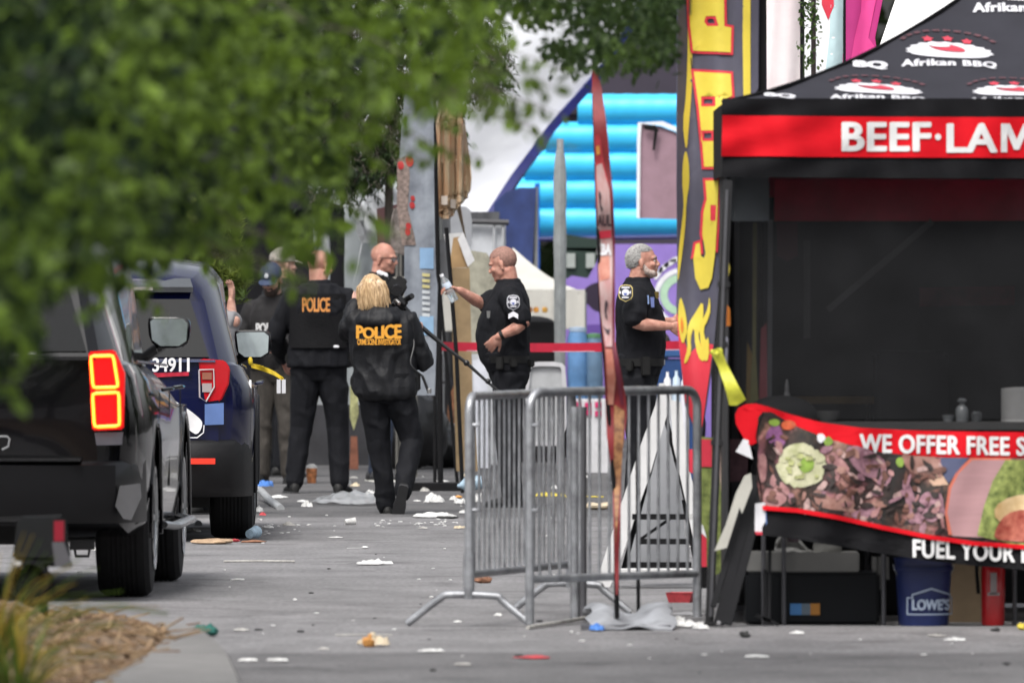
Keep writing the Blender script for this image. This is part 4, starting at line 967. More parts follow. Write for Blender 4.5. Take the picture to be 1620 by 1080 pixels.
def person(label, loc, rz, H=1.8, skin=SKIN, shirt=UNI, pants=UNI, belly=0, wide=1.0, lean=(0, 0), head=dict(), larm=None, rarm=None, lleg=None, rleg=None,
           sleeve='short', grow=.018, shoe=LEA, sole=None, hands=None, jacket=False, belt=True, voxel=.0085, wr=.011, extra=None, knees=None, hunch=0, hip=None):
    """arms: (elbow, wrist) in local metres (x right, y forward, z up) ; legs: (knee, ankle, toe direction)"""
    S = H / 1.8
    t = thing('person', label, 'person', loc, rz)
    def P(x, y, z): return Vector((x * S + lean[0] * z / 1.5 * S, y * S + lean[1] * z / 1.5 * S, z * S))
    hx = hip or 0
    key = [(.84, .10, .09, 0), (.90, .158, .118, 0), (.96, .172, .125, .15), (1.02, .170, .124, .6), (1.10, .160, .116, .95), (1.2, .162, .116, 1), (1.30, .172, .120, .75), (1.38, .176, .120, .4), (1.44, .162, .112, .15), (1.49, .130, .098, 0), (1.53, .090, .080, 0), (1.56, .066, .064, 0)]
    tor = [tuple(v) for v in ((lambda P_: [P_[i].lerp(P_[i + 1], k / 3) for i in range(len(P_) - 1) for k in range(3)] + [P_[-1]])([Vector(q) for q in key]))]
    sk = M(); cl = M(); pt = M()
    def torso(mb, g, z0=0, z1=9):
        rs = []
        for z, rx, ry, b in tor:
            if z < z0 or z > z1: continue
            cy = b * belly * .5 - hunch * max(0, z - 1.2)
            rs.append(ellring(P(0, cy, z), (rx * wide + g) * S, (ry + b * belly * .5 + g) * S, e=2.2))
        mb.loft(rs)
    torso(sk, -.007)
    # legs
    LL = lleg or (P(-.105, .02, .50), P(-.115, -.02, .085), (-.12, 1, 0)); RL = rleg or (P(.105, .02, .50), P(.115, -.02, .085), (.12, 1, 0))
    feet = []
    for sx, (kn, an, toe) in ((-1, LL), (1, RL)):
        hp = P(sx * .092, 0, .92); kn = Vector(kn); an = Vector(an)
        sk.limb([hp, hp.lerp(kn, .5), kn, kn.lerp(an, .35), an], [.088 * S, .075 * S, .056 * S, .054 * S, .036 * S], 12)
        g = .016
        pt.limb([hp, hp.lerp(kn, .5), kn, kn.lerp(an, .4), an + (an - kn).normalized() * .0], [(.098 + g) * S * wide ** .5, (.084 + g) * S, (.062 + g) * S, (.058 + g) * S, (.050 + g) * S], 14)
        td = Vector(toe).normalized(); feet.append((an, td, (an - kn).normalized()))
    torso(pt, .014, .83, 1.09)
    # arms
    shl = P(-.172 * wide, -hunch * .25, 1.455); shr = P(.172 * wide, -hunch * .25, 1.455)
    LA = larm or (P(-.25 * wide, -.03, 1.16), P(-.27, .03, .90)); RA = rarm or (P(.25 * wide, -.03, 1.16), P(.27, .03, .90))
    hs_ = hands or {}
    for sd_, sh, (el, wr_) in ((-1, shl, LA), (1, shr, RA)):
        el = Vector(el); wr_ = Vector(wr_)
        sk.limb([sh, sh.lerp(el, .45), el, el.lerp(wr_, .3), wr_], [.056 * S, .050 * S, .042 * S, .044 * S, .027 * S], 12)
        cg = .014 if sleeve == 'short' else .018
        ch = [P(sd_ * .085, -hunch * .25, 1.475), sh]
        if sleeve == 'short':
            e2 = sh.lerp(el, .74)
            cl.limb(ch + [sh.lerp(el, .35), e2], [.07 * S, (.064 + cg) * S, (.062 + cg) * S, (.066 + cg) * S], 14)
        else:
            cl.limb(ch + [sh.lerp(el, .45), el, el.lerp(wr_, .35), wr_ - (wr_ - el).normalized() * .03], [.07 * S, (.062 + cg) * S, (.058 + cg) * S, (.052 + cg) * S, (.050 + cg) * S, (.038 + cg) * S], 14)
        hd = hs_.get('l' if sd_ < 0 else 'r', {})
        d = hd.get('d') or (wr_ - el); nr = hd.get('n') or Vector((-sd_, 0, 0))
        hand(sk, wr_, d, nr, hd.get('curl', .45), S * .92, hd.get('side', sd_), curls=hd.get('curls'))
    # neck and head
    yaw, pit, rol = head.get('yaw', 0), head.get('pitch', 0), head.get('roll', 0)
    hc = P(head.get('side', 0), .035 - hunch * .32 + head.get('fwd', 0), 1.685); Hm = Matrix.Rotation(rad(yaw), 3, 'Z') @ Matrix.Rotation(rad(pit), 3, 'X') @ Matrix.Rotation(rad(rol), 3, 'Y')
    def hp_(x, y, z): return hc + Hm @ (Vector((x, y, z)) * S)
    nk = P(0, -.005 - hunch * .3, 1.50)
    sk.limb([nk - Vector((0, 0, .02)), nk.lerp(hp_(0, -.02, -.05), .5), hp_(0, -.015, -.04)], [.070 * S, .065 * S, .064 * S], 16)
    sk.ell(hp_(0, -.010, .030), (.076 * S, .096 * S, .088 * S), Hm, 22, 14)
    sk.ell(hp_(0, .022, -.025), (.064 * S, .070 * S, .085 * S), Hm, 20, 12)
    sk.ell(hp_(0, .048, -.075), (.044 * S, .040 * S, .034 * S), Hm, 16, 10)
    sk.ell(hp_(0, .078, -.088), (.022 * S, .018 * S, .018 * S), Hm, 12, 8)
    for sx in (-1, 1):
        sk.ell(hp_(sx * .048, -.002, -.058), (.020 * S, .045 * S, .030 * S), Hm)
        sk.ell(hp_(sx * .040, .066, -.022), (.024 * S, .022 * S, .022 * S), Hm)
        sk.ell(hp_(sx * .079, -.008, -.006), (.008 * S, .018 * S, .030 * S), Hm @ Matrix.Rotation(rad(sx * 14), 3, 'Z'), 12, 8)
        sk.ell(hp_(sx * .079, -.010, -.036), (.008 * S, .012 * S, .012 * S), Hm)
    sk.limb([hp_(-.045, .070, .022), hp_(0, .086, .026), hp_(.045, .070, .022)], [.012 * S, .014 * S, .012 * S], 10)
    sk.limb([hp_(0, .082, .020), hp_(0, .094, -.004), hp_(0, .103, -.022)], [.010 * S, .012 * S, .015 * S], 10)
    for sx in (-1, 1): sk.ell(hp_(sx * .014, .098, -.028), (.010 * S, .012 * S, .009 * S), Hm, 10, 6)
    sk.ell(hp_(0, .086, -.050), (.026 * S, .014 * S, .006 * S), Hm, 12, 6); sk.ell(hp_(0, .084, -.061), (.024 * S, .014 * S, .007 * S), Hm, 12, 6)
    me = remesh(sk, .0062, 2, .5); finish(me, 'body', skin, t, 0); me.polygons.foreach_set('use_smooth', [True] * len(me.polygons))
    for sx in (-1, 1):
        e = M(); e.ell(hp_(sx * .031, .0785, .002), (.014 * S, .010 * S, .0065 * S), Hm, 12, 8); o = e.build('eye', mat('eye_white', (.5, .46, .43), .3), t, world=False)
        e = M(); e.ell(hp_(sx * .031, .0855, .002), (.006 * S, .005 * S, .006 * S), Hm, 10, 6); e.build('pupil', mat('eye_dark', (.02, .015, .01), .2), o, world=False)
        e = M(); e.limb([hp_(sx * .016, .092, .021), hp_(sx * .034, .088, .026), hp_(sx * .050, .076, .020)], [.004 * S, .0045 * S, .003 * S], 6); e.build('eyebrow', head.get('brow', STUB), t, world=False)
    # clothes
    torso(cl, grow, .93 if not jacket else .86, 1.555)
    cl.loft([ellring(P(0, .0 - hunch * .25, 1.50), .11 * S, .095 * S), ellring(P(0, .002 - hunch * .25, 1.54), .084 * S, .080 * S), ellring(P(0, .006 - hunch * .28, 1.578), .078 * S, .076 * S)])
    if extra: extra(cl, pt, P)
    me = remesh(cl, voxel, 3, .5, (wr, 9, 3.1 + rz)); finish(me, 'shirt' if not jacket else 'jacket', shirt, t, 0); me.polygons.foreach_set('use_smooth', [True] * len(me.polygons))
    me = remesh(pt, voxel, 3, .5, (wr * 1.1, 7, 8.7 + rz)); finish(me, 'trousers', pants, t, 0); me.polygons.foreach_set('use_smooth', [True] * len(me.polygons))
    # shoes
    for an, td, sh_ in feet:
        b = M(); up = -sh_; sd2 = td.cross(up)
        if sd2.length < .1: sd2 = Vector((1, 0, 0))
        sd2.normalize(); up = sd2.cross(td).normalized()
        rs = []
        for q, wd, hgt in ((-.085, .022, .05), (-.075, .033, .075), (-.03, .037, .10), (.03, .038, .095), (.09, .046, .066), (.15, .045, .05), (.185, .032, .036), (.198, .015, .022)):
            c = an + td * q * S - up * (.085 * S); ring_ = []
            for k in range(14):
                a = 2 * math.pi * k / 14; ring_.append(c + sd2 * math.cos(a) * wd * S + up * ((math.sin(a) * .5 + .5) * hgt * S))
            rs.append(ring_)
        b.loft(rs); b.limb([an - up * .01, an + up * .05], [.05 * S, .052 * S], 10)
        o = b.build('shoe', shoe, t, world=False, smooth=60)
        b = M(); rs = []
        for q, wd in ((-.09, .024), (-.075, .036), (-.03, .038), (.03, .038), (.09, .049), (.15, .047), (.19, .033), (.204, .014)):
            c = an + td * q * S - up * (.085 * S); rs.append([c - sd2 * wd * S - up * .010, c + sd2 * wd * S - up * .010, c + sd2 * wd * S + up * .014, c - sd2 * wd * S + up * .014])
        b.loft(rs); b.build('sole', sole or mat('sole_dark', (.03, .03, .032), .6), o, world=False, smooth=0)
    if belt:
        b = M(); z = 1.03; rs = [ellring(P(0, .02 * (belly > 0), zz), (.176 * wide + .022 + gg) * S, (.126 + belly * .15 + .022 + gg) * S) for zz, gg in ((1.0, -.012), (1.0, .004), (1.05, .004), (1.05, -.012))]
        b.loft(rs, cap=False); o = b.build('belt', LEA, t, world=False)
        for ang, sz in ((-75, (.05, .04, .09)), (-105, (.05, .04, .06)), (75, (.06, .05, .13)), (110, (.05, .04, .07)), (165, (.07, .03, .06)), (205, (.05, .03, .05))):
            a = rad(90 - ang); rx, ry = (.176 * wide + .04) * S, (.126 + belly * .15 + .04) * S
            b = M(); b.box(P(0, .02 * (belly > 0), 1.01) + Vector((math.cos(a) * rx, math.sin(a) * ry, -.01)), sz, rad(-ang)); b.build('pouch', LEA, o, world=False, bevel=.008)
        b = M(); b.box(P(0, 0, 1.025) + Vector((0, (.126 + belly * .3 + .035) * S, 0)), (.05, .015, .035)); b.build('buckle', mat('steel', (.5, .5, .5), .3, .9), o, world=False)
    t['_'] = 0; del t['_']
    return t, hp_, P, Hm, S, FR[t.name]
def haircap(t, hp_, Hm, S, m, keep, g=.006, name='hair', puff=0, nz=.003):
    b = M(); n, k = 30, 22; vs = []; fs = []
    for i in range(k + 1):
        th = math.pi * i / k
        for j in range(n):
            ph = 2 * math.pi * j / n; v = Vector((math.sin(th) * math.cos(ph), math.sin(th) * math.sin(ph), math.cos(th)))
            p = Vector((v.x * (.076 + g), v.y * (.096 + g), v.z * (.088 + g)))
            p += v * (nz * noise.noise(v * 14) + puff * max(0, v.z))
            vs.append(p + Vector((0, -.010, .030)))
    b.v = [hp_(*v) for v in vs]
    for i in range(k):
        for j in range(n):
            f = (i * n + j, i * n + (j + 1) % n, (i + 1) * n + (j + 1) % n, (i + 1) * n + j)
            c = sum((vs[q] for q in f), Vector()) / 4
            if keep(c): b.f.append(f); b.m.append(0)
    return b.build(name, m, t, world=False, solid=.004, smooth=60)
def shorthair(t, hp_, Hm, S, m, keep, n=1500, seed=1, L=(.012, .024)):
    r = random.Random(seed); b = M(); k = 0
    while k < n:
        v = Vector((r.gauss(0, 1), r.gauss(0, 1), r.gauss(0, 1))).normalized(); p = Vector((v.x * .0775, v.y * .0975, v.z * .0895)); 
        c = p + Vector((0, -.010, .030))
        if not keep(c): 
            if r.random() < .02: k += 1
            continue
        k += 1; d = Vector((v.x * .35 + r.uniform(-.2, .2), -1, -.25 - .5 * max(0, -v.y))); d = (d - v * d.dot(v) * .75).normalized(); l = r.uniform(*L)
        q = [c, c + d * l * .5 + v * .003, c + d * l + v * .002]
        b.tube([hp_(*a) for a in q], [.0013 * S, .0012 * S, .0006 * S], 3, cap=False)
    o = b.build('hair', m, t, world=False, fix=False, smooth=60); o['kind'] = 'stuff'; return o
def beardpatch(t, hp_, Hm, S, m, g=.007, zt=-.045, name='beard', long=0):
    b = M()
    b.ell(hp_(0, .050, -.078 - long * .5), ((.046 + g) * S, (.042 + g) * S, (.034 + g + long * .5) * S), Hm, 18, 12)
    for sx in (-1, 1): b.limb([hp_(sx * .060, .010, -.03), hp_(sx * .056, .02, -.062), hp_(sx * .034, .058, -.080)], [.014 * S, .020 * S, .026 * S], 10)
    b.limb([hp_(-.026, .084, -.046), hp_(0, .094, -.041), hp_(.026, .084, -.046)], [.006 * S, .008 * S, .006 * S], 8)
    me = remesh(b, .006, 2, .5, (.004, 40, 1)); o = finish(me, name, m, t, 0); return o
def patch(t, c, nrm, name, shapes, up=(0, 0, 1)):
    """flat shoulder patch built of layered outlines at local point c facing nrm"""
    nrm = Vector(nrm).normalized(); s_ = Vector(up).cross(nrm).normalized(); u = nrm.cross(s_)
    first = None
    for i, (pts, m) in enumerate(shapes):
        b = M(); o0 = Vector(c) + nrm * (.0035 * i)
        b.prism([o0 + s_ * x + u * y for x, y in pts], nrm * .003)
        o = b.build(name if i == 0 else 'emblem_part', m, first or t, world=False, smooth=0)
        if first is None: first = o
    return first
SHIELD = [(-.03, .045), (0, .05), (.03, .045), (.042, .03), (.044, -.02), (.034, -.038), (0, -.056), (-.034, -.038), (-.044, -.02), (-.042, .03)]
def shield(t, c, nrm, rim, k=1.0):
    sc_ = lambda f: [(x * f * k, y * f * k) for x, y in SHIELD]
    dark = mat('patch_dark', (.03, .03, .045), .7); lt = mat('patch_light', (.62, .62, .66), .6)
    shp = [(sc_(1.05), rim), (sc_(.93), dark), ([(.024 * k * math.cos(a), .024 * k * math.sin(a)) for a in [2 * math.pi * i / 14 for i in range(14)]], lt)]
    bars = [([(-.026 * k, .027 * k), (.026 * k, .027 * k), (.026 * k, .037 * k), (-.026 * k, .037 * k)], lt), ([(-.022 * k, -.036 * k), (.022 * k, -.036 * k), (.022 * k, -.028 * k), (-.022 * k, -.028 * k)], lt), ([(-.012 * k, -.004 * k), (.012 * k, -.004 * k), (.006 * k, -.018 * k), (-.006 * k, -.018 * k)], mat('patch_blue', (.08, .12, .35), .6)), ([(-.038 * k, -.006 * k), (-.028 * k, -.010 * k), (-.028 * k, .006 * k), (-.036 * k, .010 * k)], lt), ([(.038 * k, -.006 * k), (.028 * k, -.010 * k), (.028 * k, .006 * k), (.036 * k, .010 * k)], lt)]
    return patch(t, c, nrm, 'shoulder_patch', shp + bars)
def toL(fr, v): return fr.inverted() @ v
# ---- sergeant holding a bottle at arm's length (faces left)
D = 81.5; p0 = G(806, 440 + 29520 / D); fr = Matrix.Translation(p0) @ Matrix.Rotation(rad(90), 4, 'Z')
wl = toL(fr, W(789, 532, D - .30)); ell_ = toL(fr, W(829, 513, D - .32)); er = toL(fr, W(764, 482, D + .12)); wrr = toL(fr, W(727, 459, D - .02))
t, hp_, P, Hm, S, FRM = person('heavyset police sergeant in black short sleeves holding a clear water bottle out at arm s length', p0, rad(90), 1.86, belly=.095, wide=1.08, head=dict(yaw=-16, pitch=-18, fwd=.01), larm=(ell_, wl), rarm=(er, wrr),
    hands=dict(l=dict(d=(.35, .7, -.8), n=(1, 0, .1), curl=.5, side=-1), r=dict(d=(0, 1, .25), n=(-.3, -.1, -1), curl=.85, side=1)), wr=.012)
t['label'] = 'heavyset police sergeant in black short sleeves holding a clear water bottle at arm\'s length'
haircap(t, hp_, Hm, S, STUB, lambda c: c.z > .052 + .25 * max(0, c.y) or (c.y < -.02 and c.z > -.035), g=.003)
shield(t, toL(FRM, W(812, 478, D - .36)), (-1, 0, .1), mat('rim_pale', (.6, .6, .64), .6))
CHV = [(-.035, .010), (0, .030), (.035, .010), (.035, -.024), (0, -.006), (-.035, -.024)]
patch(t, toL(FRM, W(812, 499, D - .375)), (-1, 0, .1), 'chevron', [(CHV, mat('patch_light', (.62, .62, .66), .6))])
b = M(); wv = wl.lerp(ell_, .12); dd = (wl - ell_).normalized(); b.tube([wv - dd * .012, wv + dd * .012], .034, 14); b.build('wristwatch', LEA, t, world=False)
patch(t, toL(FRM, W(773, 497, D - .22)), (-.8, .6, 0), 'badge', [([(-.016, .024), (.016, .024), (.012, -.022), (0, -.03), (-.012, -.022)], mat('steel', (.5, .5, .5), .3, .9))])
# bottle (rests in the hand, a thing of its own)
t = thing('water_bottle', 'clear plastic water bottle held out in the sergeant\'s hand', 'bottle', W(709, 458, D)[:])
ax = (W(718, 473, D) - W(699, 436, D)).normalized(); a0 = W(699, 436, D - .04); Rm = ax.to_track_quat('Z', 'Y').to_matrix()
b = M(); b.lathe([(.012, 0), (.013, .02), (.030, .05), (.031, .10), (.027, .11), (.031, .12), (.031, .195), (.027, .205)], a0, 16, rot=Rm); b.build('bottle_body', mat('clear_pet', (.85, .9, .92), .05, trans=.85, ior=1.25, spec=.8), t)
b = M(); b.lathe([(.015, -.012), (.015, .008)], a0, 12, rot=Rm); b.build('cap', MATS['print_white'], t)
b = M(); b.lathe([(.0315, .06), (.0318, .061), (.0318, .10), (.0315, .101)], a0, 16, rot=Rm); b.build('label_wrap', mat('bottle_label', (.55, .62, .72), .5), t)
# ---- grey haired officer facing right
D = 78; p0 = G(1008, 440 + 29520 / D); fr = Matrix.Translation(p0) @ Matrix.Rotation(rad(-93), 4, 'Z')
er = toL(fr, W(1002, 512, D - .30)); wrr = toL(fr, W(1060, 516, D - .22)); el_ = toL(fr, W(1020, 515, D + .2)); wl = toL(fr, W(1064, 508, D + .02))
t, hp_, P, Hm, S, FRM = person('grey haired bearded officer in black short sleeves facing right with hands together', p0, rad(-93), 1.87, belly=.05, wide=1.06, head=dict(yaw=3, pitch=4, brow=HAIRG), larm=(el_, wl), rarm=(er, wrr),
    hands=dict(r=dict(d=(0, 1, -.1), n=(-1, .1, .2), curl=.35, side=1), l=dict(d=(.1, 1, .35), n=(1, .1, 0), curl=.3, side=-1)), skin=SKIN)
kp = lambda c: c.z > .066 + .12 * max(0, c.y) or (c.y < -.004 and c.z > .014) or (c.y < -.035 and c.z > -.045)
haircap(t, hp_, Hm, S, HAIRG, kp, g=.0015, nz=.002, name='scalp_hair')
shorthair(t, hp_, Hm, S, mat('grey_strands', (.30, .29, .28), .5, vs=90, var=.5, c2=(.55, .54, .52)), kp, 2200, 3)
beardpatch(t, hp_, Hm, S, mat('grey_beard', (.42, .30, .25), .8, vs=90, var=.3, c2=(.50, .42, .38)), g=-.001)
shield(t, toL(FRM, W(990, 463, D - .37)), (1, -.12, .12), mat('rim_gold', (.62, .50, .18), .6), 1.08)
patch(t, toL(FRM, W(1039, 466, D - .17)), (.55, .85, .1), 'badge', [([(-.024, .02), (.024, .02), (.018, -.018), (0, -.03), (-.018, -.018)], mat('badge_gold', (.6, .42, .12), .3, .9))])
patch(t, toL(FRM, W(1024, 474, D - .22)), (.85, .5, .1), 'name_badge', [([(-.012, .03), (.012, .03), (.012, -.03), (-.012, -.03)], mat('badge_blue', (.25, .35, .6), .5))])
patch(t, toL(FRM, W(1032, 478, D - .20)), (.85, .5, .1), 'name_badge', [([(-.014, .035), (.014, .035), (.012, -.035), (-.012, -.035)], mat('badge_blue2', (.14, .18, .4), .5))])
b = M(); c = P(.11, .16, 1.40); b.tube([P(.13, .02, 1.47), c, P(.10, .18, 1.36)], .004, 6); b.box(P(.13, .08, 1.47), (.05, .03, .04)); b.build('radio_microphone', LEA, t, world=False)
# ---- broad policeman seen from behind with orange lettering
D = 86.8; p0 = G(505, 780)
t, hp_, P, Hm, S, FRM = person('broad bald policeman seen from behind in a black vest lettered POLICE in orange', p0, rad(-4), 1.85, belly=.04, wide=1.12, head=dict(yaw=-38, pitch=-10), sleeve='long', jacket=False, grow=.045,
    larm=((-.34, .02, 1.20), (-.30, .22, 1.02)), rarm=((.33, -.02, 1.19), (.20, .24, 1.06)), lleg=((-.14, .02, .5), (-.19, -.02, .085), (-.3, 1, 0)), rleg=((.14, .02, .5), (.16, -.02, .085), (.25, 1, 0)), skin=SKIN, wr=.011)
b = M()
def vest(u, v):
    a = -math.pi / 2 + (u - .5) * 2.0; z = 1.08 + v * .40
    return P(math.cos(a) * .25 * (1 - .12 * max(0, v - .7)), math.sin(a) * (.190 - .03 * v), z)
b.grid(vest, 26, 16); me_o = b.build('vest', mat('vest_black', (.005, .005, .006), .8, bump=.4, bs=60, spec=.2), t, world=False, solid=.016, smooth=60)
text('POLICE', (478, 471, 522, 493), 86.45, mat('police_orange', (.62, .25, .06), .6, var=.2, vs=60), t, off=0, bold=.025, space=.92, L=.02, mapf=lambda px, py: Vector(((px - CX) * 86.5 / F, 86.80 - math.sqrt(max(0, .215 ** 2 - ((px - 500) * 86.5 / F * .75) ** 2)) - .035, CH - (py - HY) * 86.5 / F)))
b = M(); b.box(toL(FRM, W(532, 548, 86.48)), (.045, .02, .02)); b.build('belt_tag', MATS['print_white'], t, world=False, bevel=.006)
# ---- bearded officer in navy cap
D = 90.8; p0 = G(436, 765)
t, hp_, P, Hm, S, FRM = person('bearded officer in a navy cap and dark sweater with white chest lettering looking down', p0, rad(168), 1.74, belly=.04, wide=1.05, skin=SKIN2, head=dict(yaw=-8, pitch=-24, fwd=.05, brow=BEARD), sleeve='long', pants=BRN, grow=.03, hunch=-.18,
    larm=((-.27, .04, 1.14), (-.10, .26, 1.12)), rarm=((.27, .04, 1.14), (.12, .27, 1.10)), shirt=mat('sweater_dark', (.011, .010, .011), .85, vs=20, var=.3), belt=False)
beardpatch(t, hp_, Hm, S, BEARD, g=.008, long=.02)
haircap(t, hp_, Hm, S, BEARD, lambda c: (c.y < -.005 and c.z > -.05), g=.006)
def cap_(t, hp_, Hm, m, brimm, emblem=True):
    o = haircap(t, hp_, Hm, 1, m, lambda c: c.z > .032, g=.014, name='cap', puff=.012, nz=.001)
    b = M(); vs = []
    rs = []
    for y, w_, z in ((.075, .070, .040), (.10, .078, .038), (.13, .070, .032), (.155, .045, .024), (.163, .02, .02)):
        rs.append([hp_(-w_, y - .012, z - .012), hp_(-w_ * .5, y, z), hp_(0, y + .003, z + .005), hp_(w_ * .5, y, z), hp_(w_, y - .012, z - .012), hp_(w_ * .5, y, z - .006), hp_(0, y + .003, z - .001), hp_(-w_ * .5, y, z - .006)])
    b.loft(rs); b.build('brim', brimm, o, world=False)
    if emblem:
        b = M(); b.ell(hp_(0, .098, .078), (.020, .006, .022), Hm @ Matrix.Rotation(rad(25), 3, 'X')); b.build('emblem', mat('cap_emblem', (.5, .52, .55), .6), o, world=False)
NAVY = mat('cap_navy', (.025, .04, .085), .75, vs=20, var=.2)
cap_(t, hp_, Hm, NAVY, NAVY)
text('POLICE', (404, 511, 446, 527), 90.4, LWHITE, t, off=0, bold=.035, L=.02, warp=lambda x, y: (x, y + .004 * (x - 420) ** 2 * .35), mapf=lambda px, py: Vector(((px - CX) * 90.5 / F, 90.8 - math.sqrt(max(.0001, .22 ** 2 - ((px - 434) * 90.5 / F) ** 2)) - .015, CH - (py - HY) * 90.5 / F)))
b = M(); b.box(toL(FRM, W(427, 541, 90.48)), (.09, .012, .02)); b.box(toL(FRM, W(428, 549, 90.48)), (.08, .012, .015)); b.build('chest_print', LWHITE, t, world=False)
# ---- person with grey knit cap behind
D = 94; p0 = G(442, 440 + 29520 / D)
t, hp_, P, Hm, S, FRM = person('person in a mottled grey cap and dark clothes looking right behind the navy cap', p0, rad(-70), 1.87, skin=SKIN2, head=dict(yaw=5, pitch=0), sleeve='long', shirt=UNI2, belt=False, voxel=.012)
GC = mat('camo_grey', (.20, .20, .17), .85, vs=45, var=.5, c2=(.42, .38, .34)); cap_(t, hp_, Hm, GC, GC, False)
beardpatch(t, hp_, Hm, S, STUB, g=.0015)
# ---- bald man with glasses
D = 92; p0 = G(600, 440 + 29520 / D)
t, hp_, P, Hm, S, FRM = person('bald officer with dark framed glasses and white soled trainers behind the blonde woman', p0, rad(-84), 1.92, belly=.06, wide=1.10, head=dict(yaw=-26, pitch=-8), sleeve='long', pants=DENIM, shoe=mat('trainer_black', (.02, .02, .022), .6), sole=mat('white_rubber', (.62, .62, .58), .6),
    larm=((-.27, .05, 1.17), (-.10, .30, 1.15)), rarm=((.27, 0, 1.17), (.16, .26, 1.02)), lleg=((-.17, .03, .5), (-.22, 0, .085), (.1, 1, 0)), rleg=((.13, .02, .5), (.17, 0, .085), (.2, 1, 0)))
DKF = mat('frame_black', (.01, .01, .012), .3)
b = M()
for sx in (-1, 1):
    c = [hp_(sx * (.034 + .026 * math.cos(a)), .100 - .012 * abs(math.cos(a)) * (1 if sx * math.cos(a) > 0 else .2), .004 + .017 * math.sin(a)) for a in [2 * math.pi * k / 16 for k in range(17)]]
    b.tube(c, .0024, 6, cap=False)
    b.tube([hp_(sx * .060, .090, .010), hp_(sx * .078, .05, .012), hp_(sx * .082, -.005, .006)], .0032, 6)
b.tube([hp_(-.008, .103, .010), hp_(0, .106, .012), hp_(.008, .103, .010)], .0028, 6)
gl = b.build('glasses', DKF, t, world=False)
for sx in (-1, 1): b = M(); b.prism([hp_(sx * .034 + .024 * math.cos(a), .0985, .004 + .015 * math.sin(a)) for a in [2 * math.pi * k / 12 for k in range(12)]], Hm @ Vector((0, .001, 0))); b.build('lens', mat('lens_glass', (.8, .85, .9), .05, trans=.8, ior=1.1, spec=.8), gl, world=False)
# ---- blonde woman with tripod, seen from behind
D = 79.4; p0 = G(622, 812); fr = Matrix.Translation(p0) @ Matrix.Rotation(rad(-4), 4, 'Z')
el_ = toL(fr, W(549, 528, D + .02)); wl = toL(fr, W(562, 480, D + .16)); er = toL(fr, W(672, 578, D + .02)); wrr = toL(fr, W(657, 533, D + .12))
def hood(cl, pt, P):
    cl.ell(P(-.01, -.13, 1.46), (.15, .075, .065), Matrix.Rotation(rad(14), 3, 'X'), 20, 12)
    cl.ell(P(-.01, -.11, 1.50), (.125, .06, .05), None, 20, 12)
t, hp_, P, Hm, S, FRM = person('blonde woman walking away in a black jacket lettered POLICE CRIME SCENE INVESTIGATOR in gold', p0, rad(-4), 1.66, belly=.03, wide=1.16, skin=SKIN2, shirt=UNI2, head=dict(yaw=12, pitch=-4, roll=-8, side=-.055), lean=(-.095, 0), jacket=True, sleeve='long', grow=.05, extra=hood,
    larm=(el_, wl), rarm=(er, wrr), hands=dict(l=dict(d=(.35, .2, .9), n=(.2, .3, 0), curl=.5, side=-1), r=dict(d=(.5, -.2, .8), n=(-.6, .1, .3), curl=1.1, side=1)),
    lleg=((-.105, .03, .52), toL(fr, W(612, 800, D)), (-.1, 1, 0)), rleg=((.13, .03, .50), toL(fr, W(637, 776, D - .24)), (-.25, .45, -1)), wr=.016)
# jacket back lettering
def backmap(px, py):
    x = (px - 600) * D / F
    return Vector(((px - CX) * D / F, D - .16 - .075 * math.sqrt(max(0, 1 - (x / .27) ** 2)), CH - (py - HY) * D / F))
text('POLICE', (564, 513, 636, 535), D, GOLD, t, off=.006, bold=.045, space=.95, L=.02, mapf=backmap, warp=lambda x, y: (x, y - .0 * x + (5 * math.exp(-((x - 588) / 18) ** 2)) * (535 - y) / 22))
text('CRIME SCENE INVESTIGATOR', (566, 536, 635, 545), D, GOLD, t, off=.006, bold=.03, space=.95, L=.02, mapf=backmap)
b = M(); rs = [ellring(P(0, 0, z), (.195 + g_) * S * 1.12, (.15 + g_) * S, 30) for z, g_ in ((.985, -.01), (.985, .012), (1.06, .02), (1.06, -.01))]; b.loft(rs, cap=False); b.build('waistband', UNI2, t, world=False)
# hair
HB = mat('blonde_hair', (.30, .16, .06), .42, vs=75, var=.3, c2=(.72, .52, .30), spec=.7, stretch=(1, 1, .08))
hr = M(); r = random.Random(4)
for i in range(560):
    a = r.uniform(0, 2 * math.pi); th = r.uniform(0, 1.25)
    s0 = Vector((math.sin(th) * math.cos(a) * .080, math.sin(th) * math.sin(a) * .100 - .01, .03 + math.cos(th) * .094))
    if s0.y > .062: continue
    out = Vector((s0.x, s0.y + .01, 0)); out = out.normalized() if out.length > 1e-4 else Vector((0, -1, 0))
    if out.y > .35: out = Vector((math.copysign(1, out.x), .2, 0)).normalized()
    L = r.uniform(.17, .255); P_ = [s0]
    rim = Vector((out.x * .086, out.y * .105 - .008, r.uniform(.0, .05)))
    for k in range(1, 8):
        u = k / 7; z = s0.z - L * u
        rr = .080 + .034 * min(1, u * 1.6) * (.8 + .3 * math.sin(i * 2.1)) + r.uniform(-.006, .006)
        P_.append(Vector((out.x * rr, out.y * (rr + .02) - .008, min(s0.z, z))) if z < .05 else s0.lerp(rim, min(1, (s0.z - z) / max(.01, s0.z - rim.z))) * 1.03)
    P_ = [hp_(*p) for p in P_]
    hr.tube(P_, [q_ * r.uniform(.55, .95) for q_ in (.0075, .008, .008, .0075, .007, .006, .004, .002)], 5)
o = hr.build('hair', HB, t, world=False, fix=False, smooth=60)
b = M(); b.ell(hp_(0, -.012, .028), (.081, .100, .092), Hm, 20, 12); b.ell(hp_(0, -.035, -.04), (.070, .060, .075), Hm, 20, 12); b.build('hair_base', HB, o, world=False)
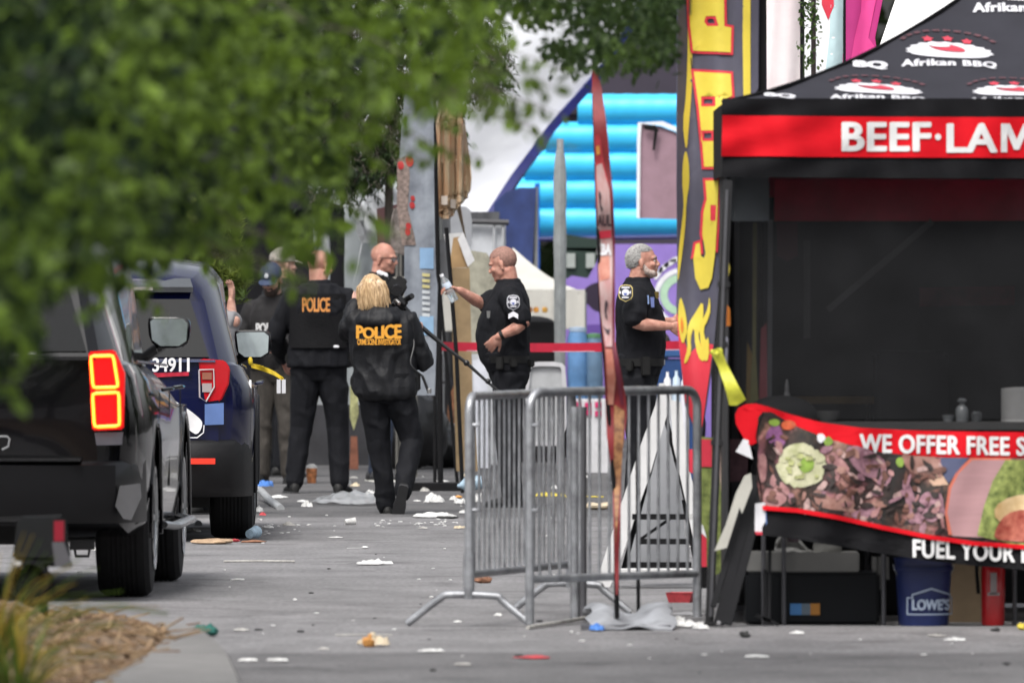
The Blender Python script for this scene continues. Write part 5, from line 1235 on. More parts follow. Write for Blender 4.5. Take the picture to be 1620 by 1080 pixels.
# ---- tripod with camera carried over her right shoulder
t = thing('camera_tripod', 'black camera tripod with camera and flash carried over the woman\'s shoulder, one leg stretched out', 'tripod', W(640, 500, D)[:])
TB = mat('tripod_black', (.012, .012, .013), .35)
dy = .18
b = M(); b.tube([W(634, 480, D + dy), W(664, 515, D + dy), W(700, 545, D + dy)], [.020, .018, .015]); b.tube([W(696, 542, D + dy), W(738, 574, D + dy), W(770, 603, D + dy), W(800, 628, D + dy)], [.013, .012, .010, .009]); lg = b.build('leg', TB, t)
b = M(); b.ell(W(738, 574, D + dy), (.022, .02, .022)); b.ell(W(772, 603, D + dy), (.02, .018, .02)); b.build('leg_lock', TB, lg)
b = M(); b.tube([W(632, 484, D + dy - .03), W(655, 535, D + dy + .05), W(664, 570, D + .1)], [.018, .016, .014]); b.build('leg', TB, t)
b = M(); b.tube([W(668, 594, D - .2), W(679, 622, D - .2)], .010); b.build('strap_end', TB, t)
b = M(); b.tube([W(636, 482, D + dy + .03), W(662, 520, D + dy + .1), W(672, 560, D + .2)], [.018, .016, .012]); b.build('leg', TB, t)
b = M(); b.lathe([(.012, 0), (.016, .01), (.016, .03), (.010, .036)], W(679, 622, D - .2), 12); b.build('buckle', mat('steel', (.5, .5, .5), .3, .9), t)
b = M(); b.box(W(633, 478, D + dy), (.10, .08, .07), Matrix.Rotation(rad(35), 3, 'Y')); b.tube([W(627, 470, D + .1), W(640, 482, D + .1)], .03, 14); b.build('head', TB, t, bevel=.006)
b = M(); b.tube([W(641, 475, D + .12), W(652, 468, D + .05)], .020, 12); b.tube([W(626, 476, D + .08), W(622, 483, D + .02)], .016, 12); b.build('knob', TB, t)
b = M(); b.tube([W(626, 474, D + .05), W(632, 480, D + .02)], .013, 12); b.build('knob', mat('steel', (.5, .5, .5), .3, .9), t)
b = M(); b.box(W(627, 456, D + dy), (.13, .09, .11), Matrix.Rotation(rad(28), 3, 'Y')); b.box(W(635, 444, D + dy), (.08, .07, .05), Matrix.Rotation(rad(28), 3, 'Y')); cb = b.build('camera_body', TB, t, bevel=.01)
b = M(); b.tube([W(627, 458, D + .10), W(628, 460, D + .02)], [.042, .038], 18); b.build('lens', mat('lens_black', (.01, .01, .011), .25), cb)
b = M(); b.tube([W(612, 452, D + dy), W(606, 435, D + dy)], [.028, .032], 12); b.build('flash_arm', TB, t)
b = M(); b.box(W(605, 433, D + dy), (.085, .06, .032), Matrix.Rotation(rad(22), 3, 'Y')); b.build('flash_diffuser', MATS['print_white'], t, bevel=.008)
b = M(); b.tube(bezier([W(640, 500, D + .05), W(655, 540, D - .12), W(650, 575, D - .2), W(668, 594, D - .2)], 6), .006, 6); b.build('strap', TB, t)
# ---- arm raised behind the bush (someone standing beyond the blue vehicle)
D = 79; p0 = G(338, 440 + 29520 / D); fr = Matrix.Translation(p0) @ Matrix.Rotation(rad(150), 4, 'Z')
er_ = toL(fr, W(366, 508, D)); wr2 = toL(fr, W(366, 474, D))
t, hp_, P, Hm, S, FRM = person('person in grey mostly hidden behind the blue vehicle raising a bare forearm by the shrub', p0, rad(150), 1.66, skin=SKIN2, shirt=mat('grey_shirt', (.2, .2, .21), .8), larm=(er_, wr2), hands=dict(l=dict(d=(0, 0, 1), n=(.3, .6, 0), curl=.35, side=-1)), belt=False, voxel=.012)
haircap(t, hp_, Hm, S, BEARD, lambda c: c.z > .03 or c.y < -.02, g=.01)
# ---- seated passer-by far behind
D = 95; p0 = G(1042, 440 + 29520 / D)
t, hp_, P, Hm, S, FRM = person('small crouching figure in dark clothes behind the grey haired officer', p0 - Vector((0, 0, .42)) , rad(-150), 1.6, skin=SKIN2, sleeve='long', belt=False, voxel=.014, lleg=((-.14, .42, .86), (-.14, .30, .50), (0, 1, 0)), rleg=((.14, .42, .86), (.14, .30, .50), (0, 1, 0)), larm=((-.22, .12, 1.15), (-.1, .38, 1.0)), rarm=((.22, .12, 1.15), (.1, .38, 1.0)), head=dict(pitch=-15))
haircap(t, hp_, Hm, S, BEARD, lambda c: c.z > .03 or c.y < -.02, g=.012)
st_ = thing('folding_stool', 'low dark stool under the crouching figure', 'stool', p0[:])
b = M(); b.box(p0 + Vector((0, .1, .38)), (.36, .36, .03)); b.build('seat', BLK, st_)
for sx in (-.15, .15):
    b = M(); b.tube([p0 + Vector((sx, -.05, 0)), p0 + Vector((-sx * .9, .22, .37))], .012); b.build('leg', MATS['grey_steel'], st_)
# ------------------------------------------------------------------ vehicles
PAINTB = mat('black_paint', (.002, .002, .003), .10, vs=3, var=.2, coat=.4, spec=.35)
PAINTN = mat('navy_paint', (.003, .005, .034), .16, vs=3, var=.15, coat=.35, spec=.4)
GLS = mat('dark_glass', (.003, .004, .005), .05, spec=.22)
TRIM = mat('black_trim', (.007, .007, .008), .55, spec=.3, vs=30, var=.2, bump=.3, bs=200)
CHR = mat('chrome', (.8, .8, .82), .12, 1)
TYR = mat('tyre_rubber', (.008, .008, .009), .85, vs=20, var=.3)
WELL = mat('wheel_well', (.008, .008, .008), .9)
def vehicle(name, label, X0, Y0, th, paint, prof, wheels, wr_, tilt, rr=.37, tw=.28, windows=(), bfm=.10):
    t = thing(name, label, 'car', (X0, Y0, 0), -th)
    b = M(); rings = []; ys = [p[0] for p in prof]
    for (y, hw, zb, belt, zt, wr, tl) in prof:
        h = [(0, zb), (hw * .90, zb), (hw * .965, zb + .07), (hw * .99, zb + .25), (hw, .80), (hw * .995, .95), (hw * .965, belt - .07), (hw * .93, belt), (hw * .895, belt + .02), (wr + .03, zt - .16), (wr - .01, zt - .10), (wr - .07, zt - .035), (wr * .6, zt - .005), (0, zt)]
        def yo(z): return y + (tl * max(0, z - belt) if tl else 0)
        bf = 1 - bfm * min(1, max(0, (y - .5) / 2.0)); h[6] = (h[6][0] * (1 - (1 - bf) * .6), h[6][1]); h[7] = (h[7][0] * bf, h[7][1]); h[8] = (h[8][0] * bf, h[8][1])
        right = [Vector((x, yo(z), z)) for x, z in h]; left = [Vector((-x, yo(z), z)) for x, z in reversed(h[1:-1])]
        rings.append(right + left)
    n = len(rings[0]); b.loft(rings, cap=False)
    for fi, f in enumerate(b.f):
        i, k = divmod(fi, n)
        seg = k if k < 13 else 25 - k
        if seg == 8 and any(a <= ys[i] + 1e-6 and ys[i + 1] <= c + 1e-6 for a, c in windows): b.m[fi] = 1
    # caps by strips (left/right points are symmetric)
    for ri, flip in ((0, False), (len(rings) - 1, True)):
        base = ri * n
        for k in range(1, 12):
            q = (base + k, base + k + 1, base + (n - k - 1), base + (n - k)); b.f.append(q if not flip else q[::-1]); b.m.append(0)
        b.f.append((base, base + 1, base + n - 1)); b.m.append(0); b.f.append((base + 12, base + 13, base + 14)); b.m.append(0)
    me = b.mesh('body'); bm = bmesh.new(); bm.from_mesh(me); bmesh.ops.recalc_face_normals(bm, faces=bm.faces); bm.to_mesh(me); bm.free()
    for m in (paint, GLS, WELL): me.materials.append(m)
    o = bpy.data.objects.new('tmpb', me); COL.objects.link(o)
    c = M()
    for wy in wheels:
        for sx in (-1, 1): c.tube([(sx * (wr_ - .34), wy, rr + .01), (sx * (wr_ + .3), wy, rr + .01)], rr + .075, 36)
    cm_ = c.mesh('cut'); bm = bmesh.new(); bm.from_mesh(cm_); bmesh.ops.recalc_face_normals(bm, faces=bm.faces); bm.to_mesh(cm_); bm.free()
    cm_.materials.append(WELL); co = bpy.data.objects.new('cut', cm_); COL.objects.link(co)
    bo = o.modifiers.new('b', 'BOOLEAN'); bo.operation = 'DIFFERENCE'; bo.object = co; bo.solver = 'EXACT'; bo.material_mode = 'TRANSFER'
    dg = bpy.context.evaluated_depsgraph_get(); out = bpy.data.meshes.new_from_object(o.evaluated_get(dg))
    bpy.data.objects.remove(o); bpy.data.objects.remove(co)
    mats_ = [m for m in out.materials]; out.materials.clear(); body = finish(out, 'body', mats_, t, 28)
    # arch lips and wheels
    for wy in wheels:
        for sx in (-1, 1):
            a = M(); P_ = []
            for k in range(25):
                an = rad(-12 + 204 * k / 24); P_.append((sx * (wr_ + .012), wy + math.cos(an) * (rr + .085), rr + .01 + math.sin(an) * (rr + .085)))
            a.tube([Vector((p[0] - sx * .012, p[1], p[2])) for p in P_], .016, 8, flat=.7); a.build('arch_trim', TRIM if paint is PAINTN else paint, t, world=False)
            w_ = M(); Ry = Matrix.Rotation(rad(90), 3, 'Y'); xo = sx * (wr_ - tw / 2 - .01)
            w_.lathe([(rr * .60, -tw / 2 + .01), (rr * .70, -tw / 2), (rr * .93, -tw / 2 + .01), (rr * .985, -tw / 2 + .035), (rr, -tw / 2 + .07)] + [(rr - (.005 if k % 2 else 0), -tw / 2 + .07 + (tw - .14) * k / 12) for k in range(13)] + [(rr * .985, tw / 2 - .035), (rr * .93, tw / 2 - .01), (rr * .70, tw / 2), (rr * .60, tw / 2 - .01)], (xo, wy, rr), 48, rot=Ry)
            wo = thing_part('wheel', t); ty = w_.build('tyre', TYR, wo, world=False, smooth=25)
            r_ = M(); r_.lathe([(rr * .62, -tw * .1), (rr * .63, tw * .50), (rr * .66, tw * .52), (rr * .60, tw * .46), (rr * .55, tw * .25), (rr * .15, tw * .33), (rr * .13, tw * .38), (.01, tw * .38)], (xo, wy, rr), 30, rot=Matrix.Rotation(rad(90 * sx), 3, 'Y'))
            for k in range(6):
                a_ = 2 * math.pi * k / 6; r_.bar((xo + sx * tw * .36, wy + math.cos(a_) * rr * .12, rr + math.sin(a_) * rr * .12), (xo + sx * tw * .40, wy + math.cos(a_) * rr * .6, rr + math.sin(a_) * rr * .6), .05, .03)
            r_.build('rim', mat('alloy', (.45, .46, .47), .25, .9), wo, world=False)
    return t
def thing_part(name, parent):
    o = bpy.data.objects.new(name, None); COL.objects.link(o); o.parent = parent; o.empty_display_size = .1; FR[o.name] = FR[parent.name]; return o
def L3(t, px, py, D): return FR[t.name].inverted() @ W(px, py, D)
MO1 = ((-.10, .06), (-.08, .072), (.075, .072), (.10, .05), (.095, -.045), (.055, -.072), (-.045, -.072), (-.09, -.04)); MO2 = ((-.105, .07), (-.08, .08), (.075, .08), (.105, .055), (.10, -.05), (.055, -.08), (-.05, -.08), (-.09, -.05))
def mirror_house(mc, sx, out, m, t):
    o_ = smoothpoly(out, 1); b = M(); rs = []
    for k, dy in ((1.06, -.008), (1.16, -.004), (1.17, .03), (1.08, .075), (.80, .11), (.3, .125)):
        rs.append([Vector((mc.x + x * sx * k, mc.y + dy + z * .10 - x * .05, mc.z + z * k)) for x, z in o_])
    b.loft(rs); return b.build('mirror', m, t, world=False, smooth=60)
# ---------------- black SUV
X0, Y0, TH = -2.855, 57.62, rad(1.2)
prof = [(.00, .80, .52, 1.20, 1.84, .60, .32), (.03, .86, .46, 1.20, 1.86, .64, .32), (.12, .93, .42, 1.20, 1.885, .66, .32), (.30, .975, .36, 1.20, 1.90, .68, .20), (.60, 1.0, .32, 1.19, 1.915, .70, .10), (1.2, 1.01, .30, 1.18, 1.925, .72, 0), (1.32, 1.01, .30, 1.18, 1.925, .72, 0), (2.2, 1.01, .30, 1.17, 1.92, .73, 0), (2.3, 1.01, .30, 1.17, 1.92, .73, 0), (3.1, 1.01, .30, 1.16, 1.88, .72, 0), (3.35, 1.01, .30, 1.15, 1.80, .72, 0), (3.95, 1.0, .30, 1.04, 1.20, .74, 0), (4.7, .98, .32, 1.00, 1.12, .70, 0), (5.15, .92, .36, .92, 1.04, .66, 0), (5.32, .80, .42, .88, .98, .62, 0)]
suv = vehicle('parked_car', 'black sport utility vehicle with lit square ringed tail lights at the left edge', X0, Y0, TH, PAINTB, prof, (1.12, 4.12), .995, .3, rr=.405, tw=.29, windows=((.60, 1.2), (1.32, 2.2), (2.3, 3.1)))
DR = 57.6
def suvp(px, py, y=-.02): v = L3(suv, px, py, DR); return Vector((v.x, y, v.z))
def tz(z): return .32 * max(0, z - 1.20)
# tailgate glass
b = M(); xr = .61
def gl_(u, v): z = 1.27 + v * .43; return Vector(((u * 2 - 1) * (.70 - v * .13), tz(z) - .012 - .02 * math.sin(math.pi * u) * 0, z))
b.grid(gl_, 12, 6); b.build('rear_window', GLS, suv, world=False, solid=.012)
b = M(); b.grid(lambda u, v: Vector(((u * 2 - 1) * (.56 - v * .02), tz(1.74) - .10 + v * .16, 1.76 + v * .05)), 8, 2); b.build('roof_spoiler', PAINTB, suv, world=False, solid=.04)
# tailgate panel with shut lines
b = M(); b.grid(lambda u, v: Vector(((u * 2 - 1) * .755, -.014 - .012 * math.sin(math.pi * v) * (1 - (2 * u - 1) ** 4), .70 + v * .535)), 20, 10); b.build('tailgate', PAINTB, suv, world=False, solid=.02)
b = M(); b.box((0, -.035, 1.235), (1.50, .03, .018)); b.build('chrome_strip', TRIM, suv, world=False)
b = M(); b.tube([suvp(-40, 690, -.05), suvp(12, 690, -.05), suvp(16, 694, -.05), suvp(14, 706, -.05), suvp(4, 711, -.05)], .006, 6); b.build('plate_frame', mat('grey_steel', (.35, .36, .37), .45, .6), suv, world=False)
b = M(); b.box((-.02, -.04, .84), (.56, .02, .16)); b.build('licence_plate', mat('plate_dim', (.30, .31, .33), .4), suv, world=False, bevel=.01)
# light seals
b = M(); b.box((.42, -.045, 1.262), (.055, .015, .02)); b.build('badge', MATS['print_white'], suv, world=False)
RED = mat('lamp_red', (.25, .003, .003), .2, emit=(.55, .006, .006), es=.7); LIT = mat('lamp_lit', (.8, .12, .02), .2, emit=(1, .085, .004), es=3.2)
LIT2 = mat('lamp_hot', (.9, .4, .05), .2, emit=(1, .36, .03), es=2.6)
def rrect(x0, z0, x1, z1, r, n=5):
    P_ = []
    for cx, cz, a0 in ((x1 - r, z1 - r, 0), (x0 + r, z1 - r, 90), (x0 + r, z0 + r, 180), (x1 - r, z0 + r, 270)):
        for k in range(n + 1): a = rad(a0 + 90 * k / n); P_.append((cx + r * math.cos(a), cz + r * math.sin(a)))
    return P_
for sx in (-1, 1):
    b = M(); P_ = [suvp(140, 556, -.03), suvp(181, 553, -.03), suvp(197, 590, -.03), suvp(195, 679, -.03), suvp(146, 681, -.03)]
    def mir(v): return Vector((v.x * sx, v.y, v.z))
    b.prism([mir(p) for p in P_], (0, .12, 0)); h = b.build('headlight' if False else 'tail_light', RED, suv, world=False, bevel=.008)
    for (a0, a1, a2, a3) in (((144, 563), (180, 562), (188, 612), (148, 613)), ((147, 622), (189, 620), (190, 673), (150, 675))):
        q = [mir(suvp(*p, -.045)) for p in (a0, a1, a2, a3)]
        def inr(pts, f):
            c = sum(pts, Vector()) / 4; return [c + Vector(((p.x - c.x) * f, 0, (p.z - c.z) * (1 - (1 - f) * .62))) for p in pts]
        def rp_(pts): # rounded outline through corner cutting in 3D
            s_ = smoothpoly([(p.x, p.z) for p in pts], 2) if False else None
            P2 = []
            for i in range(4):
                a, bb, c = pts[i - 1], pts[i], pts[(i + 1) % 4]
                P2 += [bb.lerp(a, .14), bb.lerp(a, .05) * .6 + bb.lerp(c, .05) * .4, bb.lerp(c, .14)]
            return P2
        k = M(); P2 = rp_(q); k.tube([Vector(p) for p in P2] + [P2[0]], .0105, 8, cap=False); k.build('light_ring', LIT, h, world=False)
        k = M(); P3 = [Vector((p.x, p.y - .011, p.z)) for p in rp_(inr(q, .99))]; k.tube(P3 + [P3[0]], .0045, 6, cap=False); k.build('light_ring', LIT2, h, world=False)
        k = M(); P4 = [Vector((p.x, -.036, p.z)) for p in rp_(inr(q, .58))]; k.prism(P4, (0, -.008, 0)); k.build('lens', mat('lamp_glow', (.3, .004, .004), .2, emit=(.8, .004, .006), es=.6), h, world=False)
    b = M(); b.prism([mir(suvp(*p, -.03)) for p in ((150, 684), (195, 683), (193, 703), (153, 704))], (0, .03, 0)); b.build('corner_trim', mat('satin_silver', (.12, .12, .14), .3, .5), suv, world=False)
# bumper
b = M()
for y, z0, z1, w_ in ((-.10, .50, .66, .78),): pass
secs = [(-.98, .38), (-.93, .16), (-.85, -.02), (-.6, -.09), (0, -.11), (.6, -.09), (.85, -.02), (.93, .16), (.98, .38)]
def bump(x, y): return [Vector((x, y + .04, .40)), Vector((x, y, .46)), Vector((x, y - .015, .60)), Vector((x, y - .02, .695)), Vector((x, y + .02, .715)), Vector((x, y + .12, .715)), Vector((x, y + .15, .40))]
b.loft([bump(x, y) for x, y in secs]); b.build('rear_bumper', mat('bumper_black', (.005, .005, .006), .35, spec=.3), suv, world=False, smooth=50)
b = M(); b.box((0, -.07, .722), (1.36, .12, .016)); b.build('step_pad', TRIM, suv, world=False, bevel=.004)
b = M(); b.box((0, -.055, .44), (1.20, .06, .10)); b.build('valance', TRIM, suv, world=False, bevel=.02)
b = M(); b.prism([suvp(*p, -.035) for p in ((183, 800), (190, 768), (222, 764), (224, 786), (208, 822), (196, 820))], (0, .03, 0)); b.build('mud_flap', mat('flap_grey', (.08, .08, .085), .35), suv, world=False)
b = M(); b.box((0, .7, .34), (1.1, 1.1, .10)); b.box((0, 2.6, .36), (1.5, 3.2, .12)); b.build('underbody', WELL, suv, world=False)
b = M(); b.tube([(.55, .0, .36), (.55, .9, .36)], .035, 12); b.build('exhaust_pipe', mat('grey_steel', (.35, .36, .37), .45, .6), suv, world=False)
b = M(); b.tube([suvp(116, 866, .1), suvp(118, 880, .1), suvp(138, 880, .1), suvp(140, 866, .1)], .008, 6); b.box(suvp(128, 862, .12), (.12, .10, .05)); b.build('tow_hook', TRIM, suv, world=False)
b = M(); b.tube([(1.0, 1.6, .36), (1.06, 1.75, .35), (1.06, 3.4, .35), (1.0, 3.55, .36)], .035, 10, flat=.6); b.build('running_board', mat('alloy', (.45, .46, .47), .25, .9), suv, world=False)
for sx in (-1, 1):
    b = M(); b.tube([(sx * .70, .75, 1.905), (sx * .70, .9, 1.955), (sx * .715, 3.0, 1.955), (sx * .71, 3.15, 1.90)], .016, 8); b.build('roof_rail', CHR, suv, world=False)
    for y in (1.55, 2.65): b = M(); b.tube([(sx * 1.005, y, 1.06), (sx * 1.045, y + .03, 1.065), (sx * 1.045, y + .2, 1.065), (sx * 1.005, y + .23, 1.06)], .014, 8, flat=.7); b.build('door_handle', PAINTB, suv, world=False)
    for y in (1.30, 2.28, 3.42): b = M(); b.box((sx * 1.004, y, .80), (.006, .006, .50)); b.build('door_gap', WELL, suv, world=False)
    b = M(); b.tube([(sx * .925, .62, 1.215), (sx * .935, 2.0, 1.195), (sx * .935, 3.3, 1.175)], .006, 6); b.build('window_trim', CHR, suv, world=False)
    # mirror
    my = 3.30; mc = Vector((sx * .95, my, 1.35))
    mi = mirror_house(mc, sx, MO1, PAINTB, suv)
    mo = M(); mo.prism([Vector((mc.x + x * sx, my - .014 + z * .10 - x * .05, mc.z + z)) for x, z in ((-.10, .06), (-.08, .072), (.075, .072), (.10, .05), (.095, -.045), (.055, -.072), (-.045, -.072), (-.09, -.04))], (0, .004, 0)); mo.build('mirror_glass', mat('mirror', (.38, .42, .42), .06, 1), mi, world=False)
    mo = M(); mo.tube([(sx * .80, my + .07, 1.20), (sx * .92, my + .07, 1.29)], .03, 8); mo.build('mirror_arm', PAINTB, mi, world=False)
# ---------------- navy police vehicle
XE, YE, TE = -2.585, 70.75, rad(-1.0)
prof = [(.00, .78, .55, 1.10, 1.64, .60, .42), (.03, .85, .46, 1.10, 1.66, .64, .42), (.12, .92, .40, 1.10, 1.68, .67, .42), (.32, .965, .32, 1.09, 1.71, .70, .25), (.62, .985, .28, 1.08, 1.74, .72, .1), (1.15, .99, .27, 1.06, 1.76, .73, 0), (1.27, .99, .27, 1.06, 1.76, .73, 0), (2.05, .99, .27, 1.05, 1.775, .74, 0), (2.15, .99, .27, 1.05, 1.775, .74, 0), (2.9, .99, .27, 1.04, 1.74, .73, 0), (3.15, .99, .27, 1.03, 1.67, .73, 0), (3.8, .98, .27, 1.00, 1.18, .80, 0), (4.5, .95, .30, .96, 1.08, .78, 0), (4.9, .88, .34, .86, .96, .70, 0), (5.02, .76, .42, .76, .84, .60, 0)]
pv = vehicle('police_vehicle', 'dark navy police sport utility vehicle numbered 34911 parked beyond the black one', XE, YE, TE, PAINTN, prof, (1.02, 4.02), .985, .3, rr=.385, tw=.28, windows=((.62, 1.15), (1.27, 2.05), (2.15, 2.9)), bfm=.10)
DE = 70.75
def ev(px, py, y=-.02): v = L3(pv, px, py, DE); return Vector((v.x, y, v.z))
b = M(); b.grid(lambda u, v: Vector(((u * 2 - 1) * (.70 - v * .12), .42 * max(0, (1.15 + v * .36) - 1.10) - .012, 1.15 + v * .36)), 12, 6); b.build('rear_window', GLS, pv, world=False, solid=.012)
b = M(); b.grid(lambda u, v: Vector(((u * 2 - 1) * (.60 - v * .02), .12 + v * .14, 1.585 + v * .055)), 8, 2); b.build('roof_spoiler', mat('grey_gloss', (.05, .055, .06), .15, coat=1), pv, world=False, solid=.035)
b = M(); b.box((.1, .115, 1.575), (.50, .012, .02)); b.build('brake_light', mat('lamp_pale', (.5, .45, .45), .2), pv, world=False)
b = M(); b.grid(lambda u, v: Vector(((u * 2 - 1) * .76, -.014 - .010 * math.sin(math.pi * v), .62 + v * .50)), 20, 10); b.build('tailgate', PAINTN, pv, world=False, solid=.02)
b = M(); b.box((0, -.03, 1.125), (1.48, .02, .012)); b.build('chrome_strip', mat('blue_chrome', (.2, .24, .4), .2, .7), pv, world=False)
for sx in (-1, 1):
    mir = lambda v: Vector((v.x * sx, v.y, v.z))
    b = M(); b.prism([mir(ev(*p, -.03)) for p in ((314, 570), (322, 567), (356, 570), (364, 582), (362, 608), (350, 634), (330, 637), (322, 632), (318, 600))], (0, .10, 0)); h = b.build('tail_light', mat('lamp_dark_red', (.45, .006, .012), .12, coat=1), pv, world=False, bevel=.008)
    b = M(); q = [mir(ev(*p, -.04)) for p in ((315, 585), (338, 584), (339, 612), (326, 635), (316, 628), (315, 585))]; b.tube(q, .005, 8); b.build('light_ring', mat('lamp_clear', (.5, .45, .46), .2), h, world=False)
    for zz in ((589, 600), (606, 620)): b = M(); b.prism([mir(ev(*p, -.032)) for p in ((320, zz[0]), (335, zz[0]), (335, zz[1]), (320, zz[1]))], (0, -.006, 0)); b.build('lens', mat('lens_amber%d' % zz[0], ((.30, .12, .08), (.35, .3, .3))[zz[0] > 600], .15), h, world=False)
    b = M(); b.box((sx * .66, -.125, .505), (.16, .02, .035)); b.build('reflector', mat('reflector_red', (.65, .03, .02), .25, emit=(1, .05, .02), es=.35), pv, world=False)  # reflector is no lamp; its red carries an added glow
secs = [(-.965, .36), (-.92, .14), (-.84, -.03), (-.6, -.10), (0, -.12), (.6, -.10), (.84, -.03), (.92, .14), (.965, .36)]
b = M(); b.loft([[Vector((x, y + .10, .28)), Vector((x, y + .02, .34)), Vector((x, y, .50)), Vector((x, y + .01, .60)), Vector((x, y + .05, .635)), Vector((x, y + .14, .635)), Vector((x, y + .2, .28))] for x, y in secs]); b.build('rear_bumper', TRIM, pv, world=False, smooth=50)
b = M(); b.box((0, -.11, .36), (1.1, .05, .07)); b.build('valance', WELL, pv, world=False, bevel=.01)
b = M(); b.box((0, .9, .27), (1.4, 1.3, .12)); b.box((0, 2.5, .3), (1.5, 3.0, .12)); b.build('underbody', WELL, pv, world=False)
# number, stripe and decals
text('34911', (241, 566, 300, 588), DE - .05, mat('decal_white', (.75, .75, .76), .4), pv, off=.0, bold=.02, name='number', L=.2)
b = M(); b.prism([ev(*p, -.036) for p in ((236, 590), (299, 588), (299, 594), (236, 597))], (0, .004, 0)); b.build('decal_stripe', mat('decal_red', (.55, .02, .05), .4), pv, world=False)
b = M(); b.prism([ev(*p, -.042) for p in smoothpoly(((262, 628), (284, 637), (318, 662), (321, 672), (314, 686), (306, 686), (262, 650)), 2)], (0, .008, 0)); b.build('decal_stripe', mat('decal_white', (.75, .75, .76), .4), pv, world=False)
b = M(); b.tube([ev(*p, -.045) for p in ((262, 655), (300, 692), (312, 692), (322, 684), (323, 672))], .004, 6); b.build('decal_edge', MATS['decal_white'], pv, world=False)
b = M(); b.prism([ev(*p, -.040) for p in ((324, 639), (354, 637), (354, 671), (324, 672))], (0, .006, 0)); b.build('decal_square', mat('decal_blue', (.10, .17, .38), .35), pv, world=False)
for k in range(3):
    b = M(); P_ = []
    for i in range(9): a = rad(100 + 170 * i / 8); P_.append(Vector((.955 + .0 * k, .42 + (.05 + .022 * k) * math.cos(a), .90 + (.06 + .022 * k) * math.sin(a))))
    b.tube(P_, .008, 6, flat=.4); b.build('decal_swirl', mat('decal_white', (.75, .75, .76), .4), pv, world=False)
for sx in (-1, 1):
    for y in (1.45, 2.45): b = M(); b.tube([(sx * .985, y, .97), (sx * 1.02, y + .03, .975), (sx * 1.02, y + .2, .975), (sx * .985, y + .23, .97)], .013, 8, flat=.7); b.build('door_handle', PAINTN, pv, world=False)
    for y in (1.22, 2.12, 3.2): b = M(); b.box((sx * .984, y, .72), (.006, .006, .46)); b.build('door_gap', WELL, pv, world=False)
    b = M(); b.tube([(sx * .90, .6, 1.10), (sx * .915, 2.0, 1.075), (sx * .915, 3.1, 1.055)], .006, 6); b.build('window_trim', CHR, pv, world=False)
    my = 3.05; mc = Vector((sx * .955, my, 1.21))
    mi = mirror_house(mc, sx, MO2, PAINTB, pv)
    mo = M(); mo.prism([Vector((mc.x + x * sx, my - .014 + z * .10 - x * .05, mc.z + z)) for x, z in ((-.105, .07), (-.08, .08), (.075, .08), (.105, .055), (.10, -.05), (.055, -.08), (-.05, -.08), (-.09, -.05))], (0, .004, 0)); mo.build('mirror_glass', MATS['mirror'], mi, world=False)
    mo = M(); mo.tube([(sx * .80, my + .07, 1.08), (sx * .92, my + .07, 1.14)], .03, 8); mo.build('mirror_arm', WELL, mi, world=False)
# yellow tape tied to the mirror
t = thing('caution_tape', 'yellow tape end with white tags tied to the mirror of the navy vehicle', 'tape', W(395, 572, 73.8)[:])
b = M(); b.grid(lambda u, v: W(394 + 54 * u + 4 * v, 573 + 24 * u + 9 * v - 4 * math.sin(u * 3), 73.8 + .03 * math.sin(u * 9)), 20, 3); b.build('ribbon', mat('tape_yellow', (.72, .52, .03), .4, vs=20, var=.2), t, solid=.003)
b = M(); b.ell(W(396, 571, 73.8), (.016, .016, .028)); b.build('knot', MATS['tape_yellow'], t)
for x in (441, 449): b = M(); b.grid(lambda u, v: W(x - 3 + 6 * u, 600 + 22 * v, 73.8 + .01 * u), 3, 5); b.build('tag', MATS['print_white'], t, solid=.002)
# ------------------------------------------------------------------ steel crowd barriers
GAL = mat('galvanised_steel', (.34, .35, .37), .45, .6, vs=9, var=.42, bump=.2, bs=80)
def barrier(label, A, B, top, bot, nb, feet, group='steel crowd barriers', r0=.021, lean=0):
    A = Vector(A); B = Vector(B); d = (B - A); L = d.length; d.normalize(); n = Vector((-d.y, d.x, 0))
    t = thing('crowd_barrier', label, 'barrier', A[:], group=group)
    Z = Vector((0, 0, 1)); R_ = .085
    def P(s, z): return A + d * s + Z * z
    pts = [P(0, .13 if feet else .015), P(0, bot), P(0, top - R_)]
    for k in range(1, 7): a = math.pi / 2 * k / 6; pts.append(P(R_ - R_ * math.cos(a), top - R_ + R_ * math.sin(a)))
    pts.append(P(L - R_, top))
    for k in range(1, 7): a = math.pi / 2 * k / 6; pts.append(P(L - R_ + R_ * math.sin(a), top - R_ + R_ * math.cos(a)))
    pts += [P(L, bot), P(L, .13 if feet else .015)]
    b = M(); b.tube(pts, r0, 12); b.build('frame', GAL, t)
    b = M(); b.tube([P(.0, bot), P(L, bot)], r0 * .9, 10); b.build('bottom_rail', GAL, t)
    for k in range(1, nb + 1):
        s = L * k / (nb + 1); b = M(); b.tube([P(s, bot), P(s, top)], .0072, 6, cap=False); b.build('bar', GAL, t)
    for s, z0 in feet:
        w_ = .30; c = P(s, 0)
        pts = [c - n * w_ + Z * .012, c - n * (w_ * .55) + Z * .12, c - n * (w_ * .42) + Z * .145, c + n * (w_ * .30) + Z * .150, c + n * (w_ * .5) + Z * .125, c + n * w_ + Z * .012]
        b = M(); b.tube(bezier(pts, 5), .0175, 10); f = b.build('foot', GAL, t)
        b = M(); b.tube([P(s, .13), P(s, .34)], r0 * 1.25, 12); b.build('socket', GAL, f)
    for z in (.55, .95):
        for s in (0,): b = M(); b.tube([P(s, z) - n * .02, P(s, z) - n * .05, P(s, z + .02) - n * .05], .009, 8); b.build('hook', GAL, t)
    return t
def gp(px, D): return Vector(((px - CX) * D / F, D, 0))
